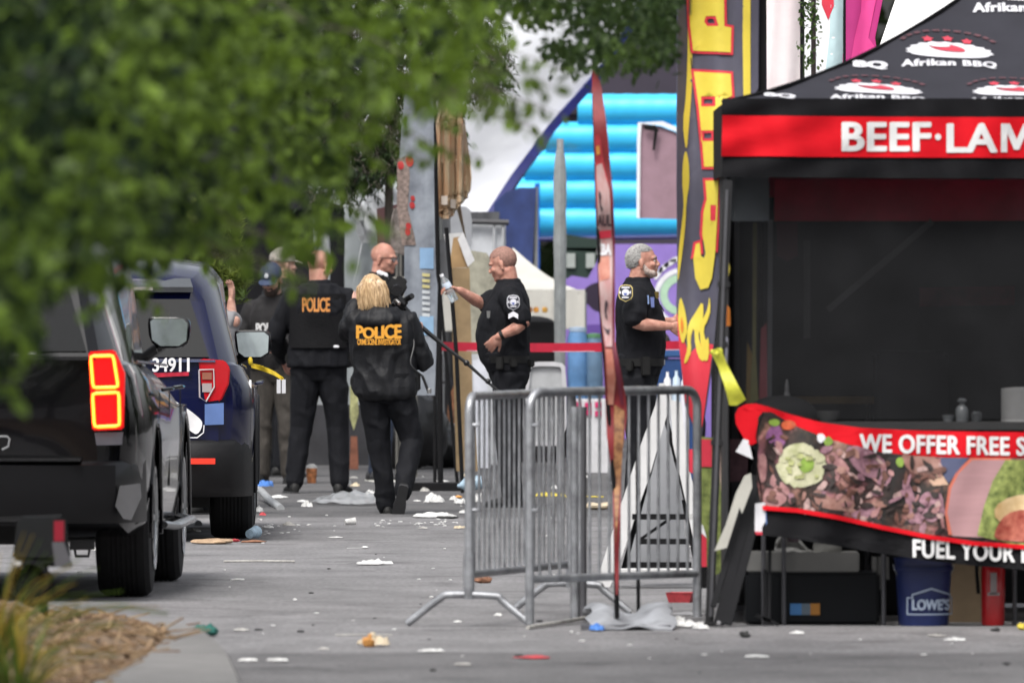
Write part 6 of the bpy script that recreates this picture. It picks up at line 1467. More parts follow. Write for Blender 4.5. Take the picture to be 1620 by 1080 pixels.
barrier('left steel crowd barrier seen nearly end on, with an arched foot at its near end', gp(742, 53.6), gp(906, 55.6), 1.085, .245, 20, [(0, 0), (2.02, 0)])
barrier('right steel crowd barrier with rounded corners, overlapping the other and reaching the black canopy', gp(838, 53.5), gp(1103, 54.6), 1.105, .225, 16, [])
# bottom of the near post rests on the road
b = M()
t = thing('barrier_post', 'pair of loose galvanised posts standing behind the overlapping barriers', 'post', gp(915, 54.8)[:])
for x, m_, r_ in ((909, GAL, .021), (922, mat('dark_post', (.12, .12, .13), .5, .5), .019)):
    p = gp(x, 54.9); b = M(); b.tube([p, p + Vector((0, 0, 1.02))], r_, 12); b.build('post', m_, t)
# ---- folding A frame sign (white) behind right barrier
t = thing('folding_sign', 'white wooden A frame stand with black cross bars behind the right barrier', 'sign stand', gp(1030, 62)[:])
WB = mat('white_board', (.66, .66, .66), .5, vs=5, var=.08)
D = 60.5
sheet('leg', [[(1037, 640), (1043, 606), (1052, 606), (1062, 632), (1030, 745), (975, 905), (950, 960), (925, 966), (950, 900), (985, 790), (1015, 700)]], D, WB, t, thick=.03)
sheet('leg', [[(1060, 632), (1078, 636), (1086, 720), (1106, 810), (1108, 850), (1096, 850), (1084, 790), (1064, 700)]], D, WB, t, thick=.03, off=.04)
sheet('panel', [[(1022, 745), (1052, 655), (1075, 745), (1088, 895), (990, 895)]], D + .3, mat('grey_board', (.36, .37, .39), .5, vs=4, var=.1), t, thick=.02)
for (a, c, w_) in (((1052, 655), (1088, 800), 8), ((1040, 700), (985, 905), 8), ((1082, 790), (1103, 900), 8)):
    b = M(); b.bar(W(*a, D + .1), W(*c, D + .1), .026, .02, up=(0, 1, 0)); b.build('brace', BLK, t)
for y, x0, x1 in ((817, 1000, 1106), (856, 1008, 1104), (893, 990, 1094)):
    b = M(); b.bar(W(x0, y, D - .03), W(x1, y, D - .03), .03, .02, up=(0, 1, 0)); b.build('cross_bar', BLK, t)
b = M(); b.bar(W(1010, 855, D - .01), W(1060, 820, D - .01), .016, .02, up=(0, 1, 0)); b.build('cross_bar', BLK, t)
b = M(); b.box(W(1040, 903, D - .2), (.42, .2, .025)); b.build('foot_board', WB, t)
sheet('print', [[(1088, 710), (1096, 710), (1098, 750), (1090, 745)]], D, MATS['flag_red'], t, off=.045, thick=.002)
for (a, c) in (((1052, 660), (1012, 820)),): pass
# supports touching the road
b = M(); b.tube([W(1010, 975, GD(975)), W(1008, 700, GD(975) + .1)], .009, 8); b.build('rod', BLK, t)
# ---- thin feather flag seen almost edge on
DF = 53.2
t = thing('feather_flag', 'thin dark red and white feather flag seen almost edge on, before the barriers', 'flag', gp(976, DF)[:])
ff = lambda px, py: .03 * math.sin(py * .02) + .02 * math.sin(py * .05 + 1)
def strip(c, m, off): sheet('print', [c], DF, m, t, off=off, rip=ff, L=.04)
FO = [(936, 95), (943, 108), (952, 140), (960, 200), (967, 280), (973, 380), (973, 480), (972, 540), (981, 580), (990, 628), (992, 660), (984, 720), (980, 860), (978, 940), (974, 940), (971, 860), (969, 760), (960, 690), (957, 620), (957, 560), (950, 500), (946, 430), (943, 330), (940, 220), (937, 150)]
sheet('cloth', [FO], DF, mat('maroon_cloth', (.20, .018, .022), .6, vs=8, var=.45), t, thick=.005, rip=ff, L=.04)
RW = mat('flag_cream', (.60, .50, .48), .6, vs=7, var=.15, c2=(.42, .16, .16), stretch=(3, 1, 1)); OR_ = mat('flag_orange', (.50, .08, .04), .6, vs=8, var=.35, c2=(.60, .30, .22))
strip([(940, 215), (948, 212), (955, 255), (964, 300), (966, 330), (944, 330), (942, 250)], mat('flag_red2', (.45, .04, .05), .6, vs=12, var=.4), .004)
strip([(943, 262), (952, 258), (964, 300), (969, 390), (968, 548), (958, 548), (951, 500), (947, 430), (945, 330)], RW, .006)
strip([(947, 405), (964, 405), (965, 440), (949, 445)], OR_, .008); strip([(943, 232), (948, 230), (949, 244), (944, 246)], mat('flag_spark', (.7, .32, .06), .6), .008)
strip([(944, 366), (967, 364), (967, 376), (945, 378)], MATS['flag_red'], .009)
strip([(958, 552), (968, 552), (974, 600), (970, 640), (962, 640)], OR_, .008)
strip([(972, 640), (988, 650), (986, 700), (979, 800), (974, 860), (971, 760)], mat('flag_rust', (.24, .06, .04), .6, vs=26, var=.7, c2=(.48, .24, .10)), .006)
strip([(968, 270), (973, 380), (973, 540), (982, 590), (987, 640), (982, 640), (974, 590), (968, 545), (969, 390)], mat('maroon_dark', (.13, .012, .03), .6), .009)
text('AUL', (945, 340, 967, 358), DF, mat('ink_dark', (.05, .03, .04), .6), t, off=.012, rip=ff, bold=.03)
text('KBA', (944, 386, 967, 403), DF, MATS['print_white'], t, off=.012, rip=ff, bold=.06)
for P_ in ([(946, 300), (952, 308), (949, 322), (955, 332), (950, 336)], [(957, 472), (963, 480), (958, 492), (962, 506), (956, 500)], [(952, 512), (960, 522), (966, 518), (962, 532)]):
    strip(smoothpoly(P_, 1), MATS['ink_dark'], .012)
b = M(); b.tube([gp(976, DF) + Vector((0, .03, .05)), W(974, 800, DF + .03), W(950, 480, DF + .03), W(938, 150, DF + .03)], [.012, .011, .009, .005], 8); b.build('pole', BLK, t)
b = M(); b.box(gp(990, DF) + Vector((0, .02, .012)), (.42, .34, .024)); b.build('base_plate', mat('dark_post', (.12, .12, .13), .5, .5), t)
# ---- tall flame flag
DB = 56.2
t = thing('feather_flag', 'tall dark flag with sideways yellow lettering and flames at its foot', 'flag', gp(1125, DB)[:])
fb = lambda px, py: .05 * math.sin(px * .035 + py * .006) + .025 * math.sin(py * .018) - .03 * math.sin(px * .09)
SL = mat('slate_cloth', (.075, .073, .105), .65, vs=5, var=.18); YL = mat('flag_yellow', (.72, .58, .07), .6, vs=4, var=.1); RO = mat('flag_scarlet', (.66, .035, .06), .6, vs=4, var=.1)
sheet('cloth', [[(1073, -160), (1200, -160), (1199, 140), (1160, 200), (1140, 420), (1128, 560), (1114, 660), (1110, 690), (1098, 680), (1084, 640), (1074, 540), (1070, 480), (1072, 430), (1071, 300)]], DB, SL, t, thick=.006, rip=fb)
def pr(lp, m, off, hl=(), sm=0): sheet('print', [smoothpoly(lp, sm) if sm else lp] + list(hl), DB, m, t, off=off, rip=fb, L=.045)
pr([(1070, 490), (1076, 520), (1090, 560), (1110, 540), (1128, 545), (1112, 665), (1108, 686), (1098, 676), (1084, 636), (1074, 545)], RO, .004)
pr([(1086, -160), (1095, -160), (1096, 120), (1093, 165), (1090, 200), (1087, 235), (1084, 232), (1080, 195), (1086, 150), (1089, 60)], YL, .005, sm=1)
pr([(1177, -160), (1187, -160), (1187, 150), (1176, 155), (1175, 60)], YL, .005)
pr([(1085, 236), (1090, 255), (1091, 290), (1086, 320), (1085, 350), (1081, 390), (1074, 440), (1072, 445), (1073, 400), (1080, 345), (1082, 320), (1079, 285), (1081, 250)], YL, .005, sm=1)
b = M(); pr([(1090, 50), (1096, 110), (1104, 180), (1110, 240), (1108, 240), (1101, 180), (1094, 110)], mat('fold_line_dark', (.015, .015, .02), .7), .006)  # dark line of the cloth's fold, its shade painted on
LET = [([(1087, -90), (1144, -90), (1146, 42), (1157, 44), (1156, 83), (1097, 80), (1092, 40)], [[(1118, 27), (1131, 27), (1135, 40), (1120, 40), (1116, 34)], [(1116, -60), (1132, -60), (1132, -40), (1116, -40)]]),
       ([(1098, 113), (1156, 117), (1158, 152), (1144, 158), (1138, 222), (1137, 264), (1114, 264), (1111, 225), (1106, 170)], [[(1111, 154), (1130, 154), (1130, 167), (1111, 167)], [(1111, 208), (1128, 208), (1128, 222), (1111, 222)]]),
       ([(1116, 286), (1136, 286), (1134, 350), (1131, 400), (1126, 440), (1120, 455), (1108, 458), (1100, 440), (1097, 410), (1101, 386), (1107, 384), (1109, 405), (1114, 408), (1116, 400), (1111, 370), (1113, 335), (1118, 315)], [[(1125, 326), (1131, 326), (1130, 348), (1125, 348)]])]
for o_, h_ in LET:
    pr(offpoly(o_, 4.0), RO, .009, hl=[offpoly(h, -2.8) for h in h_]); pr(o_, YL, .013, hl=[offpoly(h, 1.5) for h in h_])
    for h in h_:
        pr(offpoly(h, 1.6), RO, .011, hl=[offpoly(h, -2.8)])
pr([(1076, 465), (1084, 490), (1088, 520), (1084, 535), (1080, 545), (1075, 530), (1072, 500)], YL, .008, sm=1)
pr([(1078, 498), (1082, 515), (1079, 530), (1076, 515)], mat('flag_orange2', (.72, .22, .03), .6), .011, sm=1)
pr([(1112, 474), (1113, 500), (1108, 520), (1104, 530), (1110, 552), (1118, 568), (1108, 572), (1100, 550), (1098, 515), (1092, 535), (1094, 555), (1086, 574), (1081, 574), (1088, 550), (1086, 530), (1090, 510), (1100, 495)], YL, .008, sm=1)
pr([(1122, 466), (1124, 490), (1120, 505), (1112, 520), (1116, 540), (1121, 530), (1121, 568), (1114, 572), (1108, 545), (1106, 515), (1114, 500), (1120, 485)], YL, .009, sm=1)
b = M(); p = gp(1204, DB + .03); b.tube([p, p + Vector((0, 0, 3.7))], .014, 10); b.build('pole', BLK, t)
sheet('pole_sleeve', [[(1198, -160), (1212, -160), (1212, 148), (1199, 148)]], DB, BLK, t, thick=.012, off=.01)
b = M(); b.box(p + Vector((0, 0, .015)), (.4, .4, .03)); b.build('base_plate', MATS['dark_post'], t)
# side table banner end (red, lettuce green, red)
t = thing('side_banner', 'narrow end of a red and lettuce green food banner beside the folded chairs', 'banner', gp(1120, 55.4)[:])
DS = 55.4
sheet('cloth', [[(1106, 690), (1150, 694), (1152, 800), (1140, 905), (1097, 928), (1099, 850), (1102, 760)]], DS, mat('lettuce_print', (.10, .16, .02), .7, vs=16, var=.7, c2=(.30, .36, .10)), t, thick=.006)
sheet('print', [[(1106, 694), (1126, 695), (1126, 738), (1105, 738)]], DS, MATS['flag_red'], t, off=.005); sheet('print', [[(1099, 840), (1106, 838), (1118, 852), (1118, 896), (1097, 896)]], DS, MATS['flag_red'], t, off=.005); sheet('print', [[(1100, 826), (1112, 830), (1118, 850), (1106, 840), (1099, 841)]], DS, MATS['print_white'], t, off=.006)
sheet('print', [[(1097, 896), (1118, 896), (1128, 905), (1122, 930), (1098, 930)]], DS, BLK, t, off=.005, thick=.003)
sheet('print', [[(1136, 705), (1144, 706), (1150, 810), (1143, 822)]], DS, mat('print_peach', (.5, .36, .30), .6), t, off=.005)
sheet('print', [[(1148, 694), (1185, 694), (1182, 760), (1150, 762)]], DS, mat('print_dusk', (.22, .11, .13), .6, vs=12, var=.4), t, off=.006)
# ------------------------------------------------------------------ food tent
DT = 53.7; E = DT / F
XL = W(1143, 0, DT).x; TW = 3.05
t_tent = thing('food_stall_tent', 'black pop up canopy with printed roof and red lettered valance at the right', 'tent', (XL + TW / 2, DT, 0)); T_ = t_tent
TB2 = mat('tent_black', (.005, .005, .0065), .8, vs=5, var=.18, bump=.12, bs=60, spec=.2)
TRF = mat('roof_black', (.026, .026, .034), .8, spec=.25, vs=4, var=.12, bump=.10, bs=300)
VR = mat('valance_red', (.60, .006, .014), .75, spec=.15, vs=2, var=.08, bump=.15, bs=25)
EZ = CH + (HY - 164) * E
def roofz(h, s=.5): return EZ + .20 * h + .21 * h * h - .05 * math.sin(math.pi * s) * (1 - h / 1.525) * .6
def roof_pt(x, h): # front slope, x from tent left edge
    s = min(1, max(0, (x - h) / max(.01, TW - 2 * h)))
    return Vector((XL + x, DT + h, roofz(h, s) + .006 * math.sin(x * 9 + h * 7)))
H2 = TW / 2
for side in range(4):
    b = M()
    def fn(u, v, side=side):
        h = v * H2 * .985; x = h + u * (TW - 2 * h); z = roofz(h, u) + (.006 * math.sin(x * 9 + h * 7) if side == 0 else 0)
        if side == 0: return Vector((XL + x, DT + h, z))
        if side == 1: return Vector((XL + TW - h, DT + x, z))
        if side == 2: return Vector((XL + TW - x, DT + TW - h, z))
        return Vector((XL + h, DT + TW - x, z))
    b.grid(fn, 40, 24); o = b.build('roof_panel', TRF, T_, smooth=60)
# hip piping
b = M(); b.tube([Vector((XL + h, DT + h, roofz(h, 0) + .008)) for h in [H2 * k / 14 for k in range(15)]], .009, 6); b.build('hip_seam', TB2, T_)
# valance with sewn red band
sag = lambda px: 4 * math.sin(math.pi * min(1, max(0, (px - 1143) / 1010)))
vr = lambda px, py: .014 * math.sin(px * .022 + py * .01) + .009 * math.sin(px * .06 + 1 + py * .02) + (py - 164) * .00008 + .010 * math.sin((px * .5 + (py - 180) * 1.6) * .075) * math.exp(-max(0, px - 1143) / 170) + .004 * math.sin(px * .13 - py * .05)
x1 = 1143 + TW / E
def band(y0, y1, m, name, off, slope=0):
    n = 90; b = M()
    def fn(u, v):
        px = 1143 - 2 * v + u * (x1 - 1143); py = y0 + (y1 - y0) * v + (sag(px) * .7 if y0 > 170 else 0) + (sag(px) * .7 * v if y0 <= 170 else 0); p = W(px, py, DT); p.y += vr(px, py) - off; return p
    b.grid(fn, n * 2, 6); b.build(name, m, T_, solid=.003, smooth=60)
band(156, 184, TB2, 'valance_top', .022); band(183, 247, VR, 'valance_band', .028); band(246, 280, TB2, 'valance_hem', .022)
mat('letter_white', (.70, .70, .70), .6, var=.03)
for w_, bx in (('BEEF', (1331, 194, 1473, 239)), ('LA', (1497, 196, 1578, 241)), ('B', (1640, 196, 1676, 241))): text(w_, bx, DT, MATS['letter_white'], T_, off=.036, rip=vr, bold=.024, space=1.05)
sheet('lettering', [[(1583, 241), (1583, 196), (1597, 196), (1608, 221), (1619, 196), (1633, 196), (1633, 241), (1623, 241), (1623, 211), (1612, 237), (1604, 237), (1593, 211), (1593, 241)]], DT, MATS['letter_white'], T_, off=.037, rip=vr)
sheet('lettering', [[(1483.5 + 5 * math.cos(a), 217 + 5 * math.sin(a)) for a in [2 * math.pi * k / 14 for k in range(14)]]], DT, MATS['letter_white'], T_, off=.037, rip=vr)
# other three sides of the valance
for (a, c, nm) in (((XL, DT), (XL, DT + TW), 1), ((XL + TW, DT), (XL + TW, DT + TW), 2)):
    b = M(); b.grid(lambda u, v: Vector((a[0], DT + u * TW, EZ - v * .34)), 20, 4); b.build('valance_side', TB2, T_, solid=.003)
b = M(); b.grid(lambda u, v: Vector((XL + u * TW, DT + TW - .03 + .02 * math.sin(u * 30), EZ - .02 - v * .40)), 50, 4); b.build('valance_side', mat('valance_dark_red', (.80, .02, .07), .7, vs=4, var=.3), T_, solid=.003)
# printed roof logos
LW = mat('logo_white', (.62, .62, .66), .6, var=.05); LR = mat('logo_red', (.50, .04, .07), .6, var=.1); LRF = mat('logo_faint_red', (.09, .035, .045), .7, vs=60, var=.4)
LSC = .90
def roofmap(cx, h0):
    # local picture units with origin at (cx,h0) on the front slope
    def f(px, py):
        x = px * E * LSC; a = -py * E * LSC
        h = h0 + a / 1.09
        p = roof_pt(cx + x, h); return p + Vector((0, -.002, .007))
    return f
def wob(pts, k=.0): return pts
def logo(cx, h0):
    mf = roofmap(cx, h0); D = DT
    text('Afrikan BBQ', (-84, -30, 86, 0), D, LW, T_, off=0, bold=.035, space=1.08, mapf=mf, name='roof_lettering', shear=0)
    plate = []
    for k in range(64):
        a = 2 * math.pi * k / 64; e = 1 + (.055 * math.sin(k * 1.9) if math.sin(a) < .35 else 0)
        plate.append((4 + 76 * math.cos(a) * e * (1 if math.cos(a) > -.2 or 1 else 1), -62 + (24 if math.sin(a) > 0 else 36) * math.sin(a) * e * -1 * -1))
    sheet('roof_logo', [plate], D, LW, T_, mapf=mf)
    mf2 = lambda x, y: mf(x, y) + Vector((0, -.002, .004))
    sheet('roof_logo', [smoothpoly([(-36, -82), (-20, -92), (6, -88), (24, -80), (34, -68), (26, -60), (0, -60), (-22, -66)], 2)], D, LR, T_, mapf=mf2)
    mf3 = lambda x, y: mf(x, y) + Vector((0, -.004, .007))
    sheet('roof_logo', [[(-14 + 20 * math.cos(a), -80 + 7 * math.sin(a)) for a in [2 * math.pi * k / 14 for k in range(14)]]], D, LW, T_, mapf=mf3)
    for i, x in enumerate((-34, 2, 36)):
        y = -112 + (6 if i != 1 else 0); P_ = []
        for k in range(10): r_ = 11 if k % 2 == 0 else 6.5; a = math.pi * k / 5 + math.pi / 2; P_.append((x + r_ * math.cos(a), y - r_ * math.sin(a)))
        sheet('roof_logo', [P_], D, LR, T_, mapf=mf)
    for k in range(11):
        a0 = 205 + 130 * k / 11; sheet('roof_logo', [ring(4, -72, 66, 72, a0, a0 + 8, 3, 1.35)], D, LRF, T_, mapf=mf)
for cx, h0 in ((.10, .13), (.735, .13), (1.39, .13), (2.05, .13), (2.62, .13), (.35, .56), (1.09, .58), (1.80, .58), (2.45, .58), (1.45, 1.06)):
    if h0 > .5 and (cx < h0 + .05): 
        pass
    logo_ok = cx - .27 > h0 * 1.0 and cx + .27 < TW - h0
    if logo_ok: logo(cx, h0)
    else:
        # logo cut by the panel edge: only the end of the wording stays on this panel
        if cx < 1.5: text('BQ', (-6 if h0 > .3 else 0, -32, 56, 0), DT, LW, T_, off=0, bold=.06, mapf=roofmap(cx + .0 + (.30 if h0 > .3 else .10), h0 + .0), name='roof_lettering')
# legs and truss
LG = mat('leg_grey', (.10, .10, .11), .45, .3); LG2 = mat('leg_black', (.02, .02, .022), .4)
def leg(a, c, m=LG2):
    b = M(); b.bar(a, c, .040, .040, up=(0, 1, 0)); b.build('leg', m, T_)
leg(W(1122, 990, DT), W(1152, 285, DT)); 
b = M(); b.bar(W(1124, 975, DT - .028), W(1150, 300, DT - .028), .014, .012, up=(0, 1, 0)); b.build('leg_inner', LG, T_)
for y in (700, 545, 450): b = M(); b.box(W(1152 - (y - 285) * .0425, y, DT), (.06, .06, .035)); b.build('leg_joint', LG2, T_, bevel=.006)
leg(Vector((XL + TW - .05, DT, 0)), Vector((XL + TW - .05, DT, EZ))); leg(Vector((XL + .12, DT + TW - .05, 0)), Vector((XL + .12, DT + TW - .05, EZ)), LG); leg(Vector((XL + TW - .05, DT + TW - .05, 0)), Vector((XL + TW - .05, DT + TW - .05, EZ)))
b = M(); b.box(W(1119, 986, DT) + Vector((0, 0, .0)), (.09, .09, .012)); b.build('foot_plate', LG2, T_)
for k in range(6):
    u0, u1 = k / 6, (k + 1) / 6
    b = M(); z0, z1 = (EZ - .08, EZ - .30) if k % 2 else (EZ - .30, EZ - .08); b.bar((XL + u0 * TW, DT + .06, z0), (XL + u1 * TW, DT + .06, z1), .018, .012, up=(0, 1, 0)); b.build('truss_bar', LG, T_)
# side and back walls
WM = mat('wall_mesh', (.03, .03, .032), .85, vs=3, var=.3)
b = M(); b.grid(lambda u, v: Vector((XL + u * TW, DT + TW + .02 * math.sin(u * 26), .02 + v * (EZ - .02))), 60, 6); b.build('back_wall', WM, T_, solid=.004)
b = M(); b.grid(lambda u, v: Vector((XL + .03 + .012 * math.sin(u * 20), DT + .35 + u * (TW - .35), .05 + v * (EZ - .05))), 30, 6); b.build('side_wall', WM, T_, solid=.004)
b = M(); b.grid(lambda u, v: Vector((XL + TW - .03, DT + .1 + u * (TW - .1), .05 + v * (EZ - .05))), 30, 6); b.build('side_wall', WM, T_, solid=.004)
sheet('wall_window', [[(1147, 279), (1217, 279), (1217, 350), (1149, 350)]], DT + .4, mat('window_flap', (.10, .115, .13), .6, vs=5, var=.2), T_, thick=.006)
b = M(); b.bar(W(1219, 348, DT + 1.0), W(1217, 645, DT + 1.0), .022, .02, up=(0, 1, 0)); b.build('support_pole', mat('pole_grey', (.16, .165, .18), .5), T_)
sheet('colour_strip', [[(1191, 352), (1198, 352), (1196, 560), (1200, 640), (1186, 640), (1190, 560)]], DT + .6, mat('dull_olive', (.085, .08, .02), .7), T_, thick=.004)  # tall flag's greenish reflection painted in as a coloured strip
sheet('colour_strip', [[(1204, 520), (1213, 510), (1214, 640), (1200, 640)]], DT + .62, mat('dull_red', (.12, .012, .02), .7), T_, thick=.004)
sheet('colour_strip', [[(1182, 540), (1190, 560), (1192, 640), (1180, 640)]], DT + .63, mat('dull_ochre', (.16, .10, .02), .7), T_, thick=.004)
sheet('curtain_fold', [[(1228, 352), (1262, 352), (1262, 405), (1245, 414), (1230, 405)]], DT + 1.1, mat('curtain_wine', (.085, .02, .032), .7), T_, thick=.006)
sheet('inner_banner', [[(1225, 285), (2100, 285), (2100, 348), (1225, 350)]], DT + 2.2, MATS['valance_dark_red'], T_, thick=.006, rip=fold(.05, .01), off=0)
b = M(); b.bar(W(1310, 490, DT + 1.4), W(1475, 350, DT + 1.4), .03, .02, up=(0, 1, 0)); b.build('truss_bar', mat('pole_dim', (.06, .06, .065), .5), T_)
b = M(); b.bar(W(1277, 380, DT + 1.6), W(1277, 535, DT + 1.6), .03, .02, up=(0, 1, 0)); b.build('support_pole', mat('pole_dim', (.06, .06, .065), .5), T_)
sheet('inner_sign', [[(1455, 455), (1605, 452), (1605, 482), (1455, 485)]], DT + 2.7, mat('sign_wine', (.13, .01, .02), .6, vs=6, var=.5), T_, thick=.01)
# dark see-through mesh wall hanging behind the valance
def meshmat():
    m = mat('mesh_screen', (.034, .035, .038), .8, vs=4, var=.25, spec=.2); n = m.node_tree; b_ = n.nodes['Principled BSDF']; b_.inputs['Alpha'].default_value = .34; return m
b = M(); b.grid(lambda u, v: Vector((XL + .06 + u * (TW - .1), DT + .16 + .015 * math.sin(u * 24) * (1 - v), W(0, 664, DT).z + v * (EZ - .05 - W(0, 664, DT).z))), 60, 6); b.build('mesh_wall', meshmat(), T_, fix=False)
# ---- things inside the tent
t = thing('serving_shelf', 'narrow ochre shelf deep inside the black food tent', 'shelf', W(1318, 700, DT + 2.2)[:])
b = M(); a, c = W(1255, 632, DT + 2.2), W(1382, 632, DT + 2.2); b.box(((a + c) / 2), ((c - a).x, .35, .035)); b.build('top', mat('ochre', (.22, .13, .03), .6, vs=8, var=.3), t)
for x in (a.x + .03, c.x - .03): b = M(); b.tube([(x, a.y, 0), (x, a.y, a.z)], .015); b.build('leg', LG, t)
t_tab = thing('serving_table', 'long folding table behind the food banner', 'table', gp(1450, DT + .35)[:])
zt = W(0, 668, DT + .1).z
b = M(); b.box((W(1195, 0, DT).x + 1.15, DT + .42, zt - .02), (2.3, .62, .04)); b.build('table_top', mat('table_grey', (.035, .035, .036), .8, spec=.2), t_tab, bevel=.005)
for x in (1208, 1240, 1398, 1605, 1800):
    for yy in (.16, .66):
        if x == 1240 and yy > .5: continue
        p = W(x, 0, DT + yy); b = M(); b.tube([(p.x, DT + yy, 0), (p.x, DT + yy, zt - .03)], .011, 8); b.build('leg', LG, t_tab)
def tthing(name, label, cat, px, py0, py1, prof, m, D=DT + .4, lidm=None, n=18):
    p = W(px, py1, D); h = W(px, py0, D).z - zt; p.z = zt
    t = thing(name, label, cat, p[:]); b = M(); b.lathe([(r_, z * h) for r_, z in prof], p, n); b.build('body', m, t); return t
CB = mat('dull_clear', (.16, .17, .18), .25, spec=.8)
tthing('pump_bottle', 'clear pump dispenser bottle standing behind the banner lettering', 'bottle', 1522, 628, 682, [(.028, 0), (.03, .05), (.03, .5), (.022, .62), (.012, .68), (.012, .78), (.022, .82), (.024, .9), (.010, .96)], CB)
tthing('condiment_cup', 'small clear cup left of the pump bottle', 'cup', 1500, 656, 682, [(.022, 0), (.030, 1.0), (.027, 1.0)], CB)
tthing('condiment_cup', 'faint clear cup right of the pump bottle', 'cup', 1545, 650, 682, [(.024, 0), (.028, .8), (.018, .9), (.018, 1.0)], mat('dim_clear', (.07, .075, .08), .25))
tthing('paper_towel_roll', 'pale upright paper towel roll at the right edge inside the tent', 'paper roll', 1612, 612, 682, [(.085, 0), (.085, .96), (.02, 1.0)], mat('roll_grey', (.30, .30, .30), .7), D=DT + .45)
tthing('metal_dish', 'dull grey low dish on the table near the tent pole', 'dish', 1308, 650, 672, [(.045, 0), (.06, .8), (.062, 1), (.05, .95)], mat('dull_metal', (.12, .12, .12), .4, .5))
tthing('squeeze_bottle', 'small squeeze bottle with pointed tip beside the tent pole', 'bottle', 1245, 600, 665, [(.018, 0), (.02, .4), (.018, .6), (.008, .75), (.012, .8), (.004, 1.0)], mat('dim_clear2', (.10, .10, .105), .25))
t = thing('black_bag', 'dark slumped bag on the table end under the yellow tape', 'bag', W(1240, 670, DT + .3)[:])
b = M(); b.ell(W(1236, 655, DT + .35), (.17, .12, .09), None, 24, 14); b.build('bag_body', BLK, t)
t = thing('dark_appliance', 'large dark cooking appliance in the back of the tent', 'appliance', gp(1440, DT + 1.8)[:])
b = M(); a, c = W(1385, 555, DT + 1.8), W(1500, 555, DT + 1.8); b.box(((a.x + c.x) / 2, DT + 1.9, a.z / 2), (c.x - a.x, .5, a.z)); b.build('body', mat('appliance_dark', (.005, .005, .006), .8, spec=.2), t, bevel=.02)
# ---- yellow tape tied to the leg
t = thing('caution_tape', 'length of yellow tape hanging from the front left leg of the black canopy', 'tape', W(1140, 560, DT - .05)[:])
rb2 = lambda px, py: .012 * math.sin(py * .1)
TY = mat('tape_lime', (.62, .62, .06), .45, vs=30, var=.15)
sheet('ribbon', [[(1128, 553), (1137, 550), (1143, 557), (1150, 575), (1163, 600), (1180, 632), (1166, 641), (1154, 641), (1146, 610), (1136, 580), (1126, 560)]], DT - .06, TY, t, thick=.004, rip=rb2, L=.03)
b = M(); b.tube([W(1125, 556, DT - .05), W(1134, 560, DT - .065), W(1141, 553, DT - .05)], .012, 8); b.build('knot', TY, t)
t = thing('crumpled_flyer', 'small multicoloured flyer caught behind the leg of the black canopy', 'flyer', W(1150, 480, DT + .1)[:])
sheet('paper', [[(1147, 425), (1153, 412), (1155, 425), (1152, 440)]], DT + .1, YL, t, thick=.003); sheet('paper', [[(1149, 480), (1155, 488), (1156, 515), (1146, 516)]], DT + .1, MATS['flag_orange2'], t, thick=.003)
sheet('paper', [[(1146, 530), (1152, 535), (1150, 575), (1143, 560)]], DT + .1, mat('flyer_grey', (.35, .35, .42), .6), t, thick=.003)
# ------------------------------------------------------------------ big food banner
DN = DT - .12
t_ban = thing('food_banner', 'sagging food banner with red edge and meat photo, tied along the table', 'banner', gp(1420, DN)[:])
bnr = lambda px, py: .020 * math.sin(px * .030 + py * .012) + .010 * math.sin(px * .075 + 1 + py * .03) - (py - 660) * .0002
top = [(1163, 655), (1168, 645), (1180, 639), (1196, 638), (1215, 643), (1250, 655), (1300, 668), (1360, 676), (1430, 680), (1520, 682), (1700, 684), (1900, 680), (2060, 668)]
mid = [(1198, 700), (1199, 660), (1207, 651), (1222, 652), (1255, 672), (1300, 690), (1340, 702), (1400, 716), (1470, 722), (1560, 724), (1700, 724), (1900, 722), (2060, 710)]
bot = [(1206, 806), (1260, 810), (1320, 820), (1400, 838), (1470, 852), (1540, 862), (1620, 868), (1750, 872), (1900, 868), (2060, 850)]
low = [(1206, 846), (1260, 852), (1330, 864), (1400, 876), (1470, 886), (1560, 896), (1640, 902), (1750, 906), (1900, 902), (2060, 884)]
full = [(1163, 655)] + top[1:] + low[::-1] + [(1204, 800), (1196, 760), (1200, 720), (1190, 706), (1180, 700), (1166, 672)]
sheet('cloth', [full], DN, mat('banner_black', (.004, .004, .0055), .7, spec=.2, vs=5, var=.2), t_ban, thick=.004, rip=bnr, L=.05)
sheet('red_band', [top + mid[::-1] + [(1186, 704), (1176, 692), (1164, 670)]], DN, VR, t_ban, off=.004, rip=bnr, L=.05)
